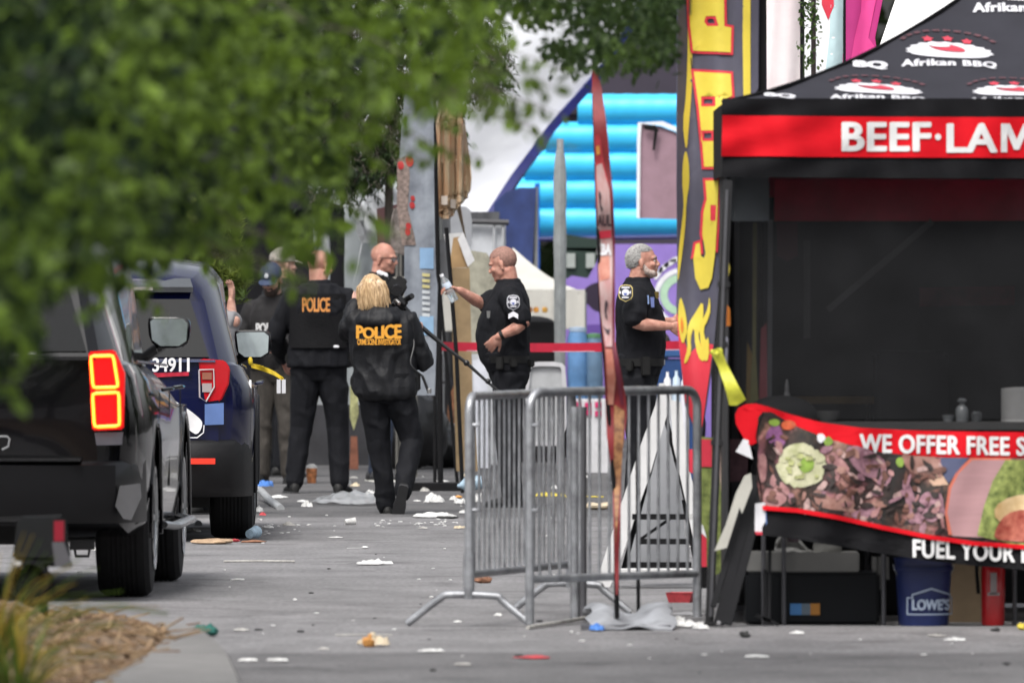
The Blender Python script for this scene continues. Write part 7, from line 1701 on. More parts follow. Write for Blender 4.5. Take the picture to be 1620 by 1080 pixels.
def meatmat():
    m = bpy.data.materials.new('printed_meat'); m.use_nodes = True; n = m.node_tree; b_ = n.nodes['Principled BSDF']; b_.inputs['Roughness'].default_value = .5
    tc = n.nodes.new('ShaderNodeTexCoord'); nz = n.nodes.new('ShaderNodeTexNoise'); nz.inputs['Scale'].default_value = 9; nz.inputs['Detail'].default_value = 3
    n.links.new(tc.outputs['Object'], nz.inputs['Vector'])
    mxv = n.nodes.new('ShaderNodeMix'); mxv.data_type = 'RGBA'; mxv.blend_type = 'LINEAR_LIGHT'; mxv.inputs[0].default_value = .14; n.links.new(tc.outputs['Object'], mxv.inputs[6]); n.links.new(nz.outputs['Color'], mxv.inputs[7])
    vo = n.nodes.new('ShaderNodeTexVoronoi'); vo.inputs['Scale'].default_value = 8; vo.feature = 'SMOOTH_F1'; vo.inputs['Smoothness'].default_value = .3; n.links.new(mxv.outputs[2], vo.inputs['Vector'])
    cr = n.nodes.new('ShaderNodeValToRGB'); e = cr.color_ramp.elements
    e[0].position = .05; e[0].color = (.36, .17, .16, 1); e[1].position = .80; e[1].color = (.012, .010, .009, 1)
    k = e.new(.30); k.color = (.19, .07, .07, 1); k = e.new(.48); k.color = (.035, .016, .014, 1)
    n.links.new(vo.outputs['Distance'], cr.inputs[0])
    n2 = n.nodes.new('ShaderNodeTexNoise'); n2.inputs['Scale'].default_value = 34; n2.inputs['Detail'].default_value = 8; n2.inputs['Roughness'].default_value = .7; n.links.new(tc.outputs['Object'], n2.inputs['Vector'])
    hs2 = n.nodes.new('ShaderNodeHueSaturation'); r2 = n.nodes.new('ShaderNodeMapRange'); r2.inputs[1].default_value = .3; r2.inputs[2].default_value = .7; r2.inputs[3].default_value = .35; r2.inputs[4].default_value = 1.75
    n.links.new(n2.outputs[0], r2.inputs[0]); n.links.new(r2.outputs[0], hs2.inputs['Value']); n.links.new(cr.outputs[0], hs2.inputs['Color'])
    n3 = n.nodes.new('ShaderNodeTexNoise'); n3.inputs['Scale'].default_value = 4; n.links.new(tc.outputs['Object'], n3.inputs['Vector']); r3 = n.nodes.new('ShaderNodeMapRange'); r3.inputs[1].default_value = .35; r3.inputs[2].default_value = .65; r3.inputs[3].default_value = .47; r3.inputs[4].default_value = .545
    n.links.new(n3.outputs[0], r3.inputs[0]); n.links.new(r3.outputs[0], hs2.inputs['Hue'])
    n.links.new(hs2.outputs[0], b_.inputs['Base Color']); return m
MEAT = meatmat()
sheet('food_print', [mid + bot[::-1] + [(1203, 790), (1196, 755), (1199, 725)]], DN, MEAT, t_ban, off=.008, rip=bnr, L=.05)
def fp(lp, m, off=.011, sm=1): sheet('food_print', [smoothpoly(lp, sm) if sm else lp], DN, m, t_ban, off=off, rip=bnr, L=.04)
def jag(cx, cy, rx, ry, n, k, seed):
    r = random.Random(seed); return [(cx + rx * math.cos(a) * (1 + r.uniform(-k, k)), cy + ry * math.sin(a) * (1 + r.uniform(-k, k))) for a in [2 * math.pi * i / n for i in range(n)]]
PM = mat('meat_pink', (.34, .13, .14), .5, vs=22, var=.45, c2=(.50, .27, .26)); PM2 = mat('meat_rose', (.38, .17, .13), .5, vs=18, var=.4, c2=(.42, .24, .20)); PM3 = mat('meat_mauve', (.25, .10, .14), .5, vs=26, var=.5, c2=(.42, .23, .28))
CU = mat('cauliflower', (.50, .52, .26), .6, vs=14, var=.3, c2=(.62, .60, .42)); CG = mat('veg_green', (.22, .34, .05), .6, vs=20, var=.3)
fp(jag(1268, 737, 38, 34, 22, .13, 3), CU, .013)
r = random.Random(40)
for k in range(16): a_ = 6.283 * k / 16; fp(jag(1268 + 31 * math.cos(a_), 737 + 27 * math.sin(a_), r.uniform(6, 10), r.uniform(5, 9), 9, .2, k), CU, .0135 + .0003 * k)
for k in range(14): fp(jag(1268 + r.uniform(-24, 24), 737 + r.uniform(-20, 20), r.uniform(3, 6), r.uniform(2, 4), 8, .3, 60 + k), mat('cauli_shade', (.36, .38, .16), .6, vs=20, var=.4), .019 + .0002 * k)
fp(jag(1276, 735, 13, 12, 10, .2, 4), CG, .016)
fp([(1208, 690), (1228, 664), (1236, 680), (1245, 705), (1222, 704)], mat('onion_purple', (.26, .10, .24), .5, vs=20, var=.4), .012); fp(jag(1225, 668, 9, 6, 8, .1, 5), CG, .014); fp(jag(1247, 672, 12, 8, 8, .15, 6), mat('pepper_red', (.5, .09, .03), .5, vs=20, var=.4), .013)
fp(jag(1206, 740, 8, 26, 10, .15, 8), PM, .012); fp([(1306, 722), (1320, 712), (1336, 730), (1346, 744), (1330, 752), (1312, 744)], PM, .012)
fp([(1336, 706), (1360, 704), (1396, 722), (1406, 744), (1384, 758), (1362, 750), (1344, 730)], PM3, .012)
fp([(1285, 778), (1296, 772), (1308, 782), (1318, 790), (1340, 774), (1364, 770), (1366, 790), (1352, 812), (1334, 806), (1318, 806), (1292, 800)], PM2, .012)
fp([(1422, 716), (1450, 722), (1486, 722), (1484, 744), (1456, 752), (1436, 744)], PM2, .012); fp([(1426, 760), (1436, 756), (1452, 800), (1462, 830), (1440, 824), (1432, 790)], PM3, .012); fp(jag(1372, 815, 24, 14, 12, .25, 9), PM3, .012)
fp(jag(1225, 785, 20, 18, 12, .2, 12), PM, .0115); fp(jag(1475, 800, 22, 24, 12, .25, 14), PM3, .0115); fp([(1470, 760), (1482, 738), (1500, 766), (1476, 768)], mat('bread_pale', (.52, .34, .24), .6), .014, 0)
r = random.Random(12)
PR = [PM, PM2, PM3, mat('meat_dark', (.03, .018, .016), .5, vs=30, var=.7), mat('meat_brown', (.13, .055, .04), .5, vs=30, var=.6), mat('meat_pale', (.42, .28, .26), .5, vs=40, var=.5)]
for i in range(190):
    x, y = r.uniform(1214, 1490), 0
    y0 = 672 + (x - 1214) * .19 + 14; y1 = 796 + (x - 1214) * .19; y = r.uniform(y0, y1)
    if (x - 1268) ** 2 + (y - 737) ** 2 < 44 ** 2: continue
    a_ = r.uniform(0, 3.14); q_ = jag(0, 0, r.uniform(4, 13), r.uniform(2, 6), 9, .35, i); ca, sa = math.cos(a_), math.sin(a_)
    fp([(x + p[0] * ca - p[1] * sa, y + p[0] * sa + p[1] * ca) for p in q_], r.choice(PR + [PR[3], PR[3], PR[4], PR[4]]), .0135 + .00004 * i, 1)
for x, y, c_ in ((1298, 692, MATS['print_white']), (1310, 698, CG), (1424, 730, CG)): fp(jag(x, y, 7, 8, 8, .2, int(x)), c_, .014)
fp([(1488, 724), (1532, 724), (1512, 748), (1500, 764), (1488, 745)], mat('print_slate', (.06, .07, .14), .6), .012, 0)
PL = mat('plate_rose', (.42, .24, .25), .5, vs=3, var=.25, stretch=(.3, 1, 2.5)); OUT = mat('outline_orange', (.6, .16, .10), .6)
fp([(1534, 724), (1600, 724), (1585, 760), (1570, 800), (1562, 848), (1500, 845), (1494, 810), (1500, 770), (1512, 746)], OUT, .012, 0); fp([(1538, 727), (1602, 727), (1587, 760), (1572, 800), (1564, 850), (1506, 847), (1498, 810), (1504, 772), (1516, 748)], PL, .014, 0)
LT = mat('lettuce', (.12, .20, .03), .6, vs=26, var=.6, c2=(.42, .48, .14)); fp([(1590, 727), (1900, 727), (1900, 866), (1620, 865), (1560, 850), (1545, 846), (1556, 800), (1570, 760)], LT, .016, 0)
fp([(1572, 800), (1600, 783), (1650, 780), (1700, 790), (1700, 830), (1600, 830), (1574, 822)], mat('bun', (.62, .36, .12), .5, vs=9, var=.25, c2=(.75, .58, .34)), .019); fp([(1590, 812), (1620, 804), (1680, 810), (1680, 858), (1600, 856), (1572, 852), (1574, 836)], mat('tomato', (.45, .03, .02), .35, vs=22, var=.5, c2=(.55, .18, .12)), .022)
sheet('red_piping', [bot + [(x, y - 7) for x, y in bot[::-1]]], DN, VR, t_ban, off=.024, rip=bnr, L=.05)
b = M(); zz = [(1207, 652), (1200, 668), (1196, 690), (1199, 705), (1196, 730), (1202, 760), (1206, 800)]; b.tube([W(x, y, DN - .012) + Vector((0, bnr(x, y), 0)) for x, y in zz], .0035, 5); b.build('edge_seam', BLK, t_ban)
text('WE OFFER FREE SAMPLES', (1359, 686, 1737, 715), DN, MATS['letter_white'], t_ban, off=.010, rip=bnr, bold=.03, space=1.06, warp=lambda x, y: (x, y + (x - 1359) * .020 - max(0, x - 1620) * .02))
text('FUEL YOUR BODY', (1443, 852, 1700, 880), DN, MATS['letter_white'], t_ban, off=.012, rip=bnr, bold=.03, space=1.06, warp=lambda x, y: (x, y + (x - 1443) * .052 - max(0, x - 1620) * .05))
# folded white flap and tag at banner end
t = thing('paper_tag', 'white and blue paper tag with a red lower edge hanging beside the banner', 'tag', W(1203, 820, DN)[:])
sheet('tag', [[(1194, 796), (1210, 794), (1215, 842), (1194, 840)]], DN, MATS['print_white'], t, thick=.003, off=.02); sheet('edge', [[(1194, 840), (1215, 841), (1214, 846), (1196, 845)]], DN, MATS['flag_red'], t, thick=.003, off=.024); sheet('edge', [[(1211, 800), (1215, 842), (1211, 842)]], DN, MATS['decal_blue'], t, off=.024, thick=.002)
# ---- folded black chairs / tables leaning at the leg, pale blade shaped flap
t = thing('folded_table', 'folded dark table frames leaning against the front left leg of the canopy', 'table', gp(1140, DT - .15)[:])
DK2 = mat('frame_dark', (.010, .010, .012), .5, vs=10, var=.2, spec=.3)
for (a, c, w_) in (((1137, 992), (1196, 752), .05), ((1150, 990), (1208, 770), .045), ((1128, 960), (1178, 790), .03)):
    b = M(); p, q = W(*a, DT - .17), W(*c, DT - .10); p.z = max(p.z, .012); b.bar(p, q, w_, .03, up=(0, 1, 0)); b.build('frame_bar', DK2, t, bevel=.004)
b = M(); b.lathe([(.01, -.006), (.01, .006)], W(1137, 984, DT - .20), 10, rot=Matrix.Rotation(rad(90), 3, 'X')); b.build('bolt', MATS['chrome'], t)
sheet('fabric', [[(1188, 740), (1206, 690), (1212, 760), (1196, 850), (1180, 870), (1196, 790)]], DT - .05, BLK, t, thick=.02)
t = thing('cream_flap', 'pale cream curved flap of folded canvas leaning between the dark table frames', 'canvas', W(1160, 800, DT - .12)[:])
sheet('canvas', [[(1178, 752), (1188, 748), (1190, 770), (1174, 812), (1170, 802), (1150, 866), (1130, 871), (1148, 830), (1164, 780)]], DT - .2, mat('cream_canvas2', (.48, .47, .42), .7, vs=6, var=.1), t, thick=.012)
t = thing('white_flap', 'small white triangle of cloth tucked under the banner end', 'cloth', W(1180, 705, DT)[:])
sheet('cloth', [[(1176, 694), (1184, 696), (1191, 726), (1164, 714)]], DT - .14, MATS['print_white'], t, thick=.008)
# ---- things under the table
t = thing('storage_tote', 'large black storage tote with a small coloured label under the table', 'storage box', gp(1290, DT + .3)[:])
a, c = W(1180, 905, DT + .15), W(1392, 905, DT + .15)
b = M(); b.box(((a.x + c.x) / 2, DT + .4, a.z / 2), (c.x - a.x, .42, a.z)); b.build('bin', mat('tote_black', (.003, .004, .006), .6, spec=.25), t, bevel=.015)
for x0, x1_, c_ in ((1250, 1268, (.04, .16, .38)), (1268, 1282, (.10, .14, .18)), (1282, 1297, (.38, .16, .02))): sheet('label', [[(x0, 954), (x1_, 954), (x1_, 972), (x0, 972)]], DT + .18, mat('lab%d' % x0, c_, .5), t, thick=.002)
t = thing('tray', 'long pale grey tray resting on the black storage tote', 'tray', ((a.x + c.x) / 2, DT + .4, a.z))
b = M(); p, q = W(1182, 888, DT + .16), W(1360, 888, DT + .16); h = W(0, 875, DT).z - a.z
b.box(((p.x + q.x) / 2, DT + .38, a.z + h / 2), (q.x - p.x, .36, h), taper=1.0); b.build('tray_body', mat('tray_grey', (.16, .16, .155), .6, vs=4, var=.1), t, bevel=.006)
t = thing('paper_bag', 'crumpled grey white packet with dark print on the pale tray', 'packet', (W(1255, 0, DT).x, DT + .3, a.z + h))
b = M(); b.grid(crumple(lambda u, v: W(1226 + 56 * u, 874 - 30 * v * math.sin(math.pi * min(1, u * .8 + .2)), DT + .25 + .06 * math.sin(v * 3)), 14, 8, .012, 20, 4), 14, 8); b.build('packet', mat('packet_grey', (.30, .30, .29), .6), t, solid=.01)
sheet('print', [[(1246, 851), (1264, 851), (1264, 857), (1246, 857)]], DT + .2, MATS['ink_dark'], t, thick=.002)
t = thing('paper_bag', 'smaller dull packet beside the printed packet on the tray', 'packet', (W(1310, 0, DT).x, DT + .3, a.z + h))
b = M(); b.grid(crumple(lambda u, v: W(1288 + 44 * u, 874 - 22 * v, DT + .26), 10, 6, .012, 20, 7), 10, 6); b.build('packet', mat('packet_dim', (.17, .17, .16), .6), t, solid=.01)
# bucket
DBK = DT + .1
t = thing('plastic_bucket', 'dark blue plastic bucket with white house outline and lettering under the table', 'bucket', gp(1461, DBK)[:])
p = gp(1461, DBK); hb = W(0, 882, DBK).z
b = M(); b.lathe([(.115, 0), (.118, .01), (.132, hb * .82), (.140, hb * .83), (.140, hb * .87), (.134, hb * .88), (.138, hb * .97), (.144, hb), (.136, hb), (.125, hb * .5), (.11, .02)], p, 36); b.build('bucket_body', mat('bucket_blue', (.012, .022, .10), .4, vs=5, var=.2), t)
def cyl(px, py): x = (px - 1461) * DBK / F; return Vector((p.x + x, DBK - math.sqrt(max(.0001, .134 ** 2 - x * x)) - .002, CH - (py - HY) * DBK / F))
BT = mat('bucket_print', (.30, .36, .46), .5)
text("LOWE'S", (1441, 946, 1502, 963), DBK, BT, t, off=.002, bold=.05, mapf=cyl, L=.02)
hp2 = [(1433, 971), (1433, 943), (1441, 943), (1441, 938), (1472, 928), (1503, 938), (1503, 943), (1506, 943), (1506, 971)]
hin = [(1435, 969), (1504, 969), (1504, 945), (1501, 945), (1501, 940), (1472, 931), (1443, 940), (1443, 945), (1435, 945)]
sheet('logo_outline', [hp2, hin], DBK, BT, t, mapf=cyl, off=.001, L=.02)
b = M(); P_ = [p + Vector((.142 * math.cos(a), -.142 * abs(math.sin(a)) * .5, hb * .9 - .10 * math.sin(a))) for a in [math.pi * k / 12 for k in range(13)]]; b.tube(P_, .003, 5); b.build('bail_handle', MATS['grey_steel'], t)
# extinguisher
t = thing('fire_extinguisher', 'red fire extinguisher standing on the ground near the right edge', 'fire extinguisher', gp(1571, DBK)[:])
p = gp(1571, DBK); b = M(); b.lathe([(.05, 0), (.056, .01), (.057, .26), (.05, .30), (.03, .335), (.018, .345), (.018, .36)], p, 24); b.build('cylinder_body', mat('ext_red', (.42, .012, .015), .25, coat=.6), t)
b = M(); b.box(p + Vector((0, -.056, .15)), (.055, .008, .012)); b.box(p + Vector((0, -.056, .20)), (.03, .008, .10)); b.build('label', mat('ext_label', (.3, .26, .26), .5), t)
b = M(); b.box(p + Vector((0, 0, .375)), (.05, .04, .03)); b.bar(p + Vector((0, 0, .39)), p + Vector((.06, -.03, .41)), .015, .01); b.tube(bezier([p + Vector((-.01, -.02, .37)), p + Vector((-.075, -.02, .32)), p + Vector((-.07, -.02, .15))], 6), .009, 6); b.build('valve_and_hose', BLK, t)
t = thing('utensils', 'dull grey utensils hanging between the black tote and the blue bucket', 'utensils', W(1390, 930, DT + .3)[:])
for x, l in ((1384, 60), (1392, 52), (1401, 36)): b = M(); b.bar(W(x, 880, DT + .25), W(x + 1, 880 + l, DT + .25), .03, .008, up=(0, 1, 0)); b.build('utensil', mat('dull_metal', (.12, .12, .12), .4, .5), t)
t = thing('cardboard_box', 'dim brown box in the shade between bucket and extinguisher', 'box', gp(1533, DT + .7)[:])
b = M(); b.box(gp(1533, DT + .7) + Vector((0, 0, .16)), (.20, .2, .32)); b.build('carton', mat('carton_dim', (.14, .10, .06), .8), t)
t = thing('folded_chair', 'grey folded stool legs crossing in front of the tote', 'stool', gp(1208, DT - .02)[:])
for a, c in (((1196, 972), (1232, 992)), ((1210, 900), (1210, 992)), ((1218, 870), (1216, 992))):
    b = M(); q1, q2 = W(*a, DT), W(*c, DT); q2.z = max(q2.z, .006); b.bar(q1, q2, .016, .016, up=(0, 1, 0)); b.build('leg', DK2, t)
# ------------------------------------------------------------------ litter
LM_ = {k: mat('litter_' + k, c, .7, vs=30, var=.3) for k, c in dict(white=(.58, .58, .57), cream=(.5, .42, .30), dirty=(.36, .35, .33), brown=(.25, .12, .07), orange=(.55, .26, .07), red=(.45, .05, .06), pink=(.6, .2, .3), black=(.02, .02, .02), green=(.01, .10, .08), blue=(.06, .18, .5), paleblue=(.45, .6, .72), grey=(.28, .28, .29), yellow=(.6, .48, .05), tan=(.40, .28, .18)).items()}
seen = {}
def litter(name, label, px, py, wpx, kind, col, hz=None, group=None, rz=None, dep=None):
    D = GD(py); p = G(px, py); w_ = wpx * D / F; r = random.Random(int(px * 7 + py)); m = LM_[col]
    rz = r.uniform(-.25, .25) if rz is None else rz
    t = thing(name, label, {'cup': 'cup', 'spoon': 'spoon', 'paper': 'paper litter', 'stick': 'stick', 'food': 'food scrap', 'bag': 'plastic bag', 'tray': 'food tray', 'lump': 'litter', 'lid': 'lid'}[kind], p[:], rz, group)
    b = M(); dp = dep or w_ * r.uniform(.8, 1.4); hz = hz or (w_ * .12)
    if kind in ('paper', 'bag'):
        n = 12 if kind == 'paper' else 30
        P0 = jag(0, 0, .5, .5, 9, .25, int(px))
        def fn(u, v):
            a = 2 * math.pi * u; k = v; e = P0[int(u * 9) % 9]; e2 = P0[(int(u * 9) + 1) % 9]; f_ = u * 9 - int(u * 9)
            q = Vector((e[0] + (e2[0] - e[0]) * f_, e[1] + (e2[1] - e[1]) * f_, 0)) * k
            z = hz * (.25 + .9 * abs(noise.noise(Vector((q.x * 5 + px, q.y * 5, 0)))) + .7 * (1 - k)) + .003
            return Vector((q.x * w_ + (noise.noise(q * 9 + Vector((px, 0, 0))) * .06 * w_), q.y * dp, z if k < .97 else z * .35 + .003))
        b.grid(fn, n * 2, 8); o = b.build('sheet', m if kind == 'paper' else mat('bag_film', (.62, .64, .66), .12, bump=.8, bs=25, spec=.9, alpha=.30), t, world=False, solid=.0015, smooth=22)
    elif kind == 'cup':
        h = w_; rr = w_ * .34; Rm = Matrix.Rotation(rad(84), 3, 'Y') @ Matrix.Rotation(0, 3, 'Z')
        b.lathe([(rr * .75, 0), (rr * .76, .004), (rr, h * .96), (rr * 1.06, h), (rr * .98, h), (rr * .7, .01)], (-h / 2, 0, rr * .95), 20, rot=Rm); b.build('cup_body', m, t, world=False)
    elif kind == 'spoon':
        b.bar((-w_ * .5, 0, .006), (w_ * .2, .01, .008), .008, .003); b.ell((w_ * .34, .01, .010), (w_ * .16, .018, .008)); b.build('spoon_body', m, t, world=False)
    elif kind == 'stick':
        b.tube([(-w_ / 2, 0, hz * .5 + .004), (0, .01, hz * .5 + .006), (w_ / 2, 0, hz * .5 + .004)], hz * .5 + .002, 7); b.build('rod', m, t, world=False)
    elif kind == 'tray':
        for z0, s_ in ((0, .8),): pass
        rs = []
        for s_, z in ((.78, .002), (.80, 0), (1.0, hz), (1.04, hz), (.97, hz * .98), (.76, .006)):
            rs.append([Vector((x * s_ * w_ / 2, y * s_ * dp * .4, z)) for x, y in ((-1, -1), (-.3, -1.02), (.3, -1.02), (1, -1), (1, 1), (.3, 1.02), (-.3, 1.02), (-1, 1))])
        b.loft(rs); b.build('tray_body', m, t, world=False, smooth=30)
    else:
        n, k_ = 12, 7; vs = []; fs = []
        b.ell((0, 0, hz * .45), (w_ / 2, dp * .4, hz * .55), None, n, k_)
        for i, v in enumerate(b.v): q = noise.noise(v * (4 / w_) + Vector((px, py, 0))); b.v[i] = Vector((v.x * (1 + .5 * q), v.y * (1 + .5 * q), max(.001, v.z * (1 + .6 * q))))
        b.build('lump_body' if kind == 'lump' else 'scrap', m, t, world=False, smooth=30)
    return t
L_ = litter
L_('foam_cup', 'white foam cup lying on its side in the middle of the road beyond the spoon', 554, 831, 17, 'cup', 'white', rz=.3)
L_('plastic_spoon', 'white plastic spoon on the road below the fallen foam cup', 566, 868, 34, 'spoon', 'white', rz=.1)
L_('paper_napkin', 'large white napkin lying in the middle of the road', 593, 893, 50, 'paper', 'white', .025)
L_('plastic_straw', 'long pale straw lying across the road right of the rear tyres', 410, 890, 112, 'stick', 'dirty', .010, rz=0)
L_('plastic_fork', 'short pale plastic fork near the end of the straw', 376, 919, 24, 'stick', 'white', .008, rz=.6)
L_('paper_scrap', 'small dull napkin scrap left of the barrier foot in the near road', 383, 998, 24, 'paper', 'dirty', .012)
L_('orange_peel_wrapper', 'white wrapper stained orange at the near edge of the road', 594, 1022, 58, 'paper', 'cream', .045)
L_('food_scrap', 'orange brown food scrap on the stained wrapper', 583, 1023, 20, 'food', 'orange', .05)
L_('paper_strip', 'blurred white paper strip, leftmost of three at the bottom of the road', 392, 1046, 32, 'paper', 'white', .012)
L_('paper_strip', 'blurred white paper strip, middle of three at the bottom of the road', 440, 1046, 40, 'paper', 'white', .012)
L_('paper_strip', 'thin white paper strip right of the stained wrapper', 682, 1031, 44, 'paper', 'white', .012)
L_('plastic_bag', 'blurred pinkish red strip at the bottom centre of the road', 845, 1041, 62, 'paper', 'red', .010)
L_('paper_scrap', 'white scrap at the bottom right of the road', 1198, 1040, 44, 'paper', 'white', .010)
L_('paper_scrap', 'tiny pale scrap at the bottom edge left of the blurred red strip', 732, 1052, 26, 'paper', 'dirty', .008)
L_('paper_scrap', 'pale scrap on the dark strip left of the stained wrapper', 512, 1028, 24, 'paper', 'dirty', .010)
L_('green_cloth', 'dark teal green glove by the tip of the planting island', 325, 1006, 44, 'lump', 'green', .055)
L_('paper_sheet', 'white paper with black edge right of the walking woman', 690, 818, 74, 'paper', 'white', .03, dep=.5)
L_('shoe_insole', 'black curved scrap at the end of the white paper right of the woman', 708, 820, 36, 'lump', 'black', .02)
L_('paper_napkin', 'crumpled white napkin behind the white paper with black edge', 686, 796, 30, 'paper', 'white', .06)
L_('paper_strip', 'white strip on the dark road right of the white soled trainer', 700, 762, 26, 'paper', 'white', .012)
L_('clear_bag', 'large clear plastic bag spread on the dark road behind the woman', 553, 797, 100, 'bag', 'white', .085, dep=1.6, rz=.1)
L_('paper_scrap', 'white scrap on the clear bag by the woman\'s left foot', 587, 787, 20, 'paper', 'white', .05)
L_('clear_cup', 'clear plastic cup lying against the tyre of the navy vehicle', 400, 853, 28, 'cup', 'paleblue', rz=1.2)
L_('food_pile', 'orange and white spilled food below the tyre of the navy vehicle', 335, 860, 64, 'food', 'tan', .03)
L_('food_scrap', 'brown food scrap right of the spilled food near the clear cup', 400, 858, 46, 'food', 'brown', .018)
L_('food_scrap', 'small red scrap on the spilled food by the navy vehicle tyre', 372, 857, 14, 'food', 'red', .022)
L_('paper_scrap', 'white scrap right behind the tyre of the navy vehicle', 408, 811, 16, 'paper', 'white', .04)
L_('red_scrap', 'small red wrapper near the tyre of the navy vehicle', 416, 816, 12, 'paper', 'red', .02)
L_('paper_strip', 'white strip above the clear cup', 424, 836, 18, 'paper', 'white', .02)
L_('paper_napkin', 'small crumpled napkin left of the clear bag', 486, 803, 20, 'paper', 'white', .04)
L_('paper_strip', 'pale strip behind the grey bent tube', 438, 788, 38, 'paper', 'white', .02)
L_('blue_plastic', 'bright blue plastic piece behind the navy vehicle by the cap wearer\'s feet', 420, 771, 32, 'paper', 'blue', .05)
t = thing('bent_tube', 'grey bent metal tube lying behind the navy vehicle', 'tube', G(425, 795)[:])
b = M(); b.tube(bezier([W(395, 770, GD(790)), W(412, 776, GD(792)), W(424, 788, GD(796)), W(444, 804, GD(806))], 5), .028, 10); b.build('tube_body', mat('tube_grey', (.30, .31, .32), .5), t)
t = thing('bent_tube', 'short grey tube end beyond the policeman\'s right boot', 'tube', G(540, 762)[:])
b = M(); b.tube([W(528, 746, GD(764)), W(551, 765, GD(766))], .026, 10); b.build('tube_body', mat('tube_grey', (.30, .31, .32), .5), t)
t = thing('bent_tube', 'grey tube end lying under the navy vehicle', 'tube', G(305, 828)[:])
b = M(); b.tube([W(293, 818, GD(824)), W(314, 829, GD(831))], .026, 10); b.build('tube_body', mat('tube_grey', (.30, .31, .32), .5), t)
L_('paper_scrap', 'white scrap in front of the upper barrier bars beside the pale blue bottle', 754, 796, 22, 'paper', 'white', .07)
t = thing('water_jug', 'pale blue plastic jug lying behind the left end of the first barrier', 'jug', G(736, 780)[:])
b = M(); b.lathe([(.012, 0), (.018, .02), (.05, .06), (.055, .16), (.045, .19)], G(734, 780) + Vector((-.05, 0, .055)), 18, rot=Matrix.Rotation(rad(80), 3, 'Y')); b.build('jug_body', mat('jug_blue', (.34, .46, .56), .25, vs=6, var=.3), t)
L_('food_scrap', 'orange scrap beside the pale blue jug', 725, 788, 12, 'food', 'orange', .02)
L_('paper_scrap', 'white scrap in front of the pale blue jug', 728, 798, 20, 'paper', 'white', .04)
L_('brown_wrapper', 'reddish brown wrapper under the left barrier rail', 765, 922, 32, 'lump', 'brown', .04)
L_('food_tray', 'red and white paper food tray on the road right of the red flag', 1078, 952, 42, 'tray', 'red', .05, dep=.2)
L_('napkin_pile', 'white and orange rolled wrapper seen through the right barrier bars', 946, 806, 40, 'food', 'cream', .05)
L_('yellow_tape', 'yellow ribbon scrap on the road behind the barrier bars', 868, 786, 60, 'paper', 'yellow', .03, dep=.15)
L_('yellow_tape', 'thin yellow ribbon left of the white rolled wrapper', 925, 787, 60, 'stick', 'yellow', .006, rz=0)
t = thing('tarp_bundle', 'flattened grey tarp with dark folds at the foot of the red flag', 'tarp', G(1000, 996)[:])
D = GD(996); b = M()
b.grid(crumple(lambda u, v: Vector(((930 + 135 * u - CX) * D / F, D - .1 + v * 1.6, .012 + .055 * math.sin(math.pi * v) * (1 + .6 * math.sin(u * 9)))), 34, 16, .045, 6, 5), 34, 16)
b.v = [Vector((v.x, v.y, max(.008, v.z))) for v in b.v]; b.build('tarp_sheet', mat('tarp_grey', (.27, .28, .30), .5, vs=6, var=.35), t, solid=.012, smooth=30)
b = M(); b.tube([G(835, 996) + Vector((0, 0, .012)), G(880, 990) + Vector((0, 0, .015)), G(935, 982) + Vector((0, 0, .02))], .010, 7); b.build('tarp_strap', LM_['dirty'], t)
for i, (x, y, w_, c_, lb) in enumerate(((943, 998, 28, 'blue', 'blue white scrap at the left end of the grey tarp'), (1086, 992, 40, 'white', 'white crumpled wrapper between the tarp and the folded tables'), (1108, 996, 30, 'white', 'white wrapper touching the foot of the folded tables'), (1072, 985, 22, 'white', 'thin white wrapper right of the grey tarp'))):
    L_('wrapper', lb, x, y, w_, 'paper', c_, .03)
L_('plastic_plate', 'flat grey plastic lid on the ground behind the tarp', 1090, 972, 60, 'paper', 'grey', .01, dep=.35)
L_('black_block', 'small black block on the road below the tent leg', 1179, 1008, 18, 'lump', 'black', .028)
L_('plastic_disc', 'small dark lid on the road below the fire extinguisher', 1575, 998, 16, 'lump', 'black', .015)
L_('plastic_scrap', 'yellow plastic scrap at the right edge of the road', 1618, 996, 18, 'lump', 'yellow', .03)
L_('paper_scrap', 'white flat scrap below the stool legs', 1262, 1003, 26, 'paper', 'white', .012)
L_('paper_scrap', 'white flat scrap below the blue bucket', 1512, 1014, 34, 'paper', 'white', .014)
L_('paper_scrap', 'thin pale strip left of the scrap below the bucket', 1482, 1006, 38, 'paper', 'dirty', .006)
L_('paper_scrap', 'grey scrap under the arched foot of the left barrier', 724, 985, 14, 'paper', 'white', .01)
L_('paper_scrap', 'white scrap just right of the arched barrier foot', 788, 975, 12, 'paper', 'white', .015)
L_('paper_scrap', 'pale strip below the straw on the left of the road', 467, 950, 8, 'paper', 'white', .01)
L_('straw', 'thin pale strip near the left end of the arched foot', 575, 1006, 90, 'stick', 'dirty', .004, rz=0)
L_('food_pile', 'pink and orange litter heap under the black vehicle', 60, 880, 78, 'food', 'tan', .03)
L_('pink_plate', 'pink flat plate on the litter under the black vehicle', 56, 869, 34, 'paper', 'pink', .02)
L_('paper_napkin', 'white folded napkin on the litter under the black vehicle', 48, 880, 38, 'paper', 'white', .03)
L_('paper_scrap', 'white scrap under the rear of the black vehicle', 125, 907, 8, 'paper', 'white', .01)
L_('clear_wrapper', 'pale wrapper beside the rear tyre of the black vehicle', 152, 872, 18, 'paper', 'white', .02)
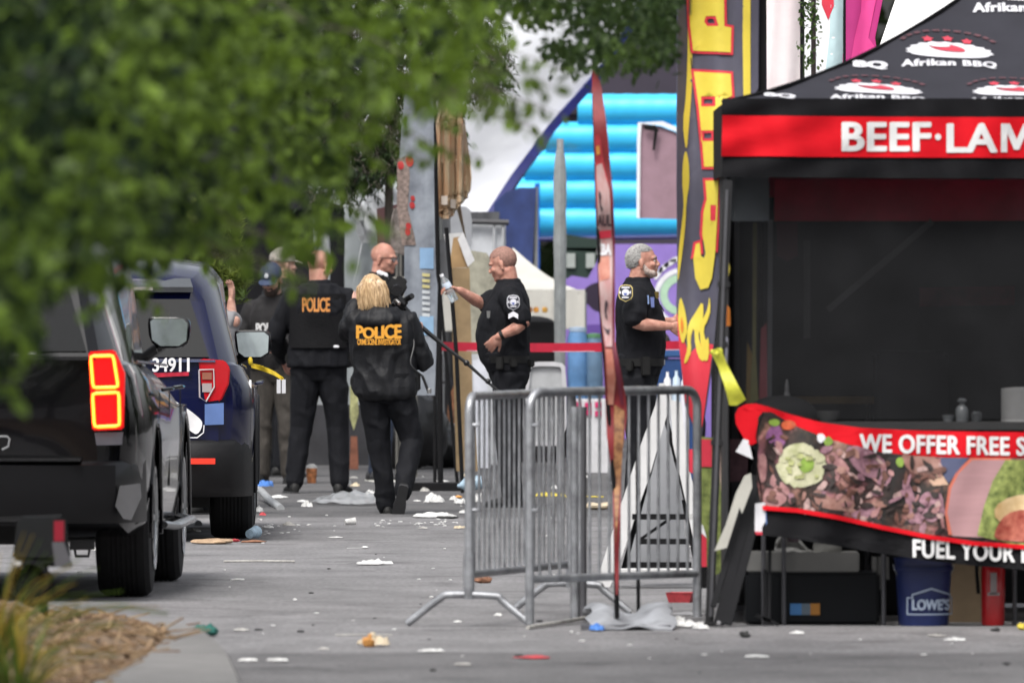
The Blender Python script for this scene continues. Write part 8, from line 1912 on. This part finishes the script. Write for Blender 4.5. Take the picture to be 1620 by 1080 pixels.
L_('paper_scrap', 'pale scrap under the navy vehicle left of its tyre', 308, 842, 24, 'paper', 'dirty', .02)
r = random.Random(5); names_ = []
for i in range(18):
    x, y = r.choice([r.uniform(410, 600), r.uniform(655, 740), r.uniform(760, 1090)]), r.uniform(752, 840)
    L_('paper_scrap', 'small torn white paper scrap lying on the dark far asphalt', x, y, r.uniform(9, 24), 'paper', r.choice(['white', 'dirty', 'cream', 'tan', 'white']), r.uniform(.008, .03), group='torn paper scraps by the officers feet')
L_('paper_strip', 'narrow white and black strip between spoon and clear bag', 530, 851, 22, 'paper', 'white', .008)
r = random.Random(77)
base = None; GRP = 'tiny white crumbs scattered on the road'
spots = [(r.uniform(590, 725), 827 + r.gauss(0, 3)) for _ in range(34)] + [(r.uniform(405, 540), r.gauss(832, 7)) for _ in range(26)] + [(r.uniform(300, 1100), r.uniform(780, 1000)) for _ in range(46)] + [(r.uniform(660, 1100), r.uniform(748, 826)) for _ in range(34)] + [(r.uniform(390, 1620), r.uniform(1000, 1070)) for _ in range(16)]
for i, (x, y) in enumerate(spots):
    if 160 < x < 300 or (x < 330 and y < 860): continue
    if base is None:
        b = M(); b.ell((0, 0, .004), (.011, .012, .006), None, 7, 5); base = b.build('crumb', LM_['white'], smooth=30); o = base
    else: o = base.copy(); COL.objects.link(o)
    o.location = G(x, y); s_ = r.uniform(.35, 1.1); o.scale = (s_ * r.uniform(.7, 1.8), s_, s_ * .8); o.rotation_euler = (0, 0, r.uniform(-.5, .5))
    tag(o, 'tiny white crumb lying on the asphalt of the road', 'crumb', GRP)
b = M(); base = None
for i in range(26):
    x, y = r.uniform(300, 1600), r.uniform(845, 1065)
    if base is None: b.ell((0, 0, .003), (.010, .010, .004), None, 7, 5); base = b.build('pebble', LM_['black'], smooth=30); o = base
    else: o = base.copy(); COL.objects.link(o)
    o.location = G(x, y); s_ = r.uniform(.5, 1.5); o.scale = (s_ * r.uniform(.8, 1.8), s_, s_)
    tag(o, 'tiny dark speck of grit lying on the asphalt of the road', 'grit', 'dark grit on the road')
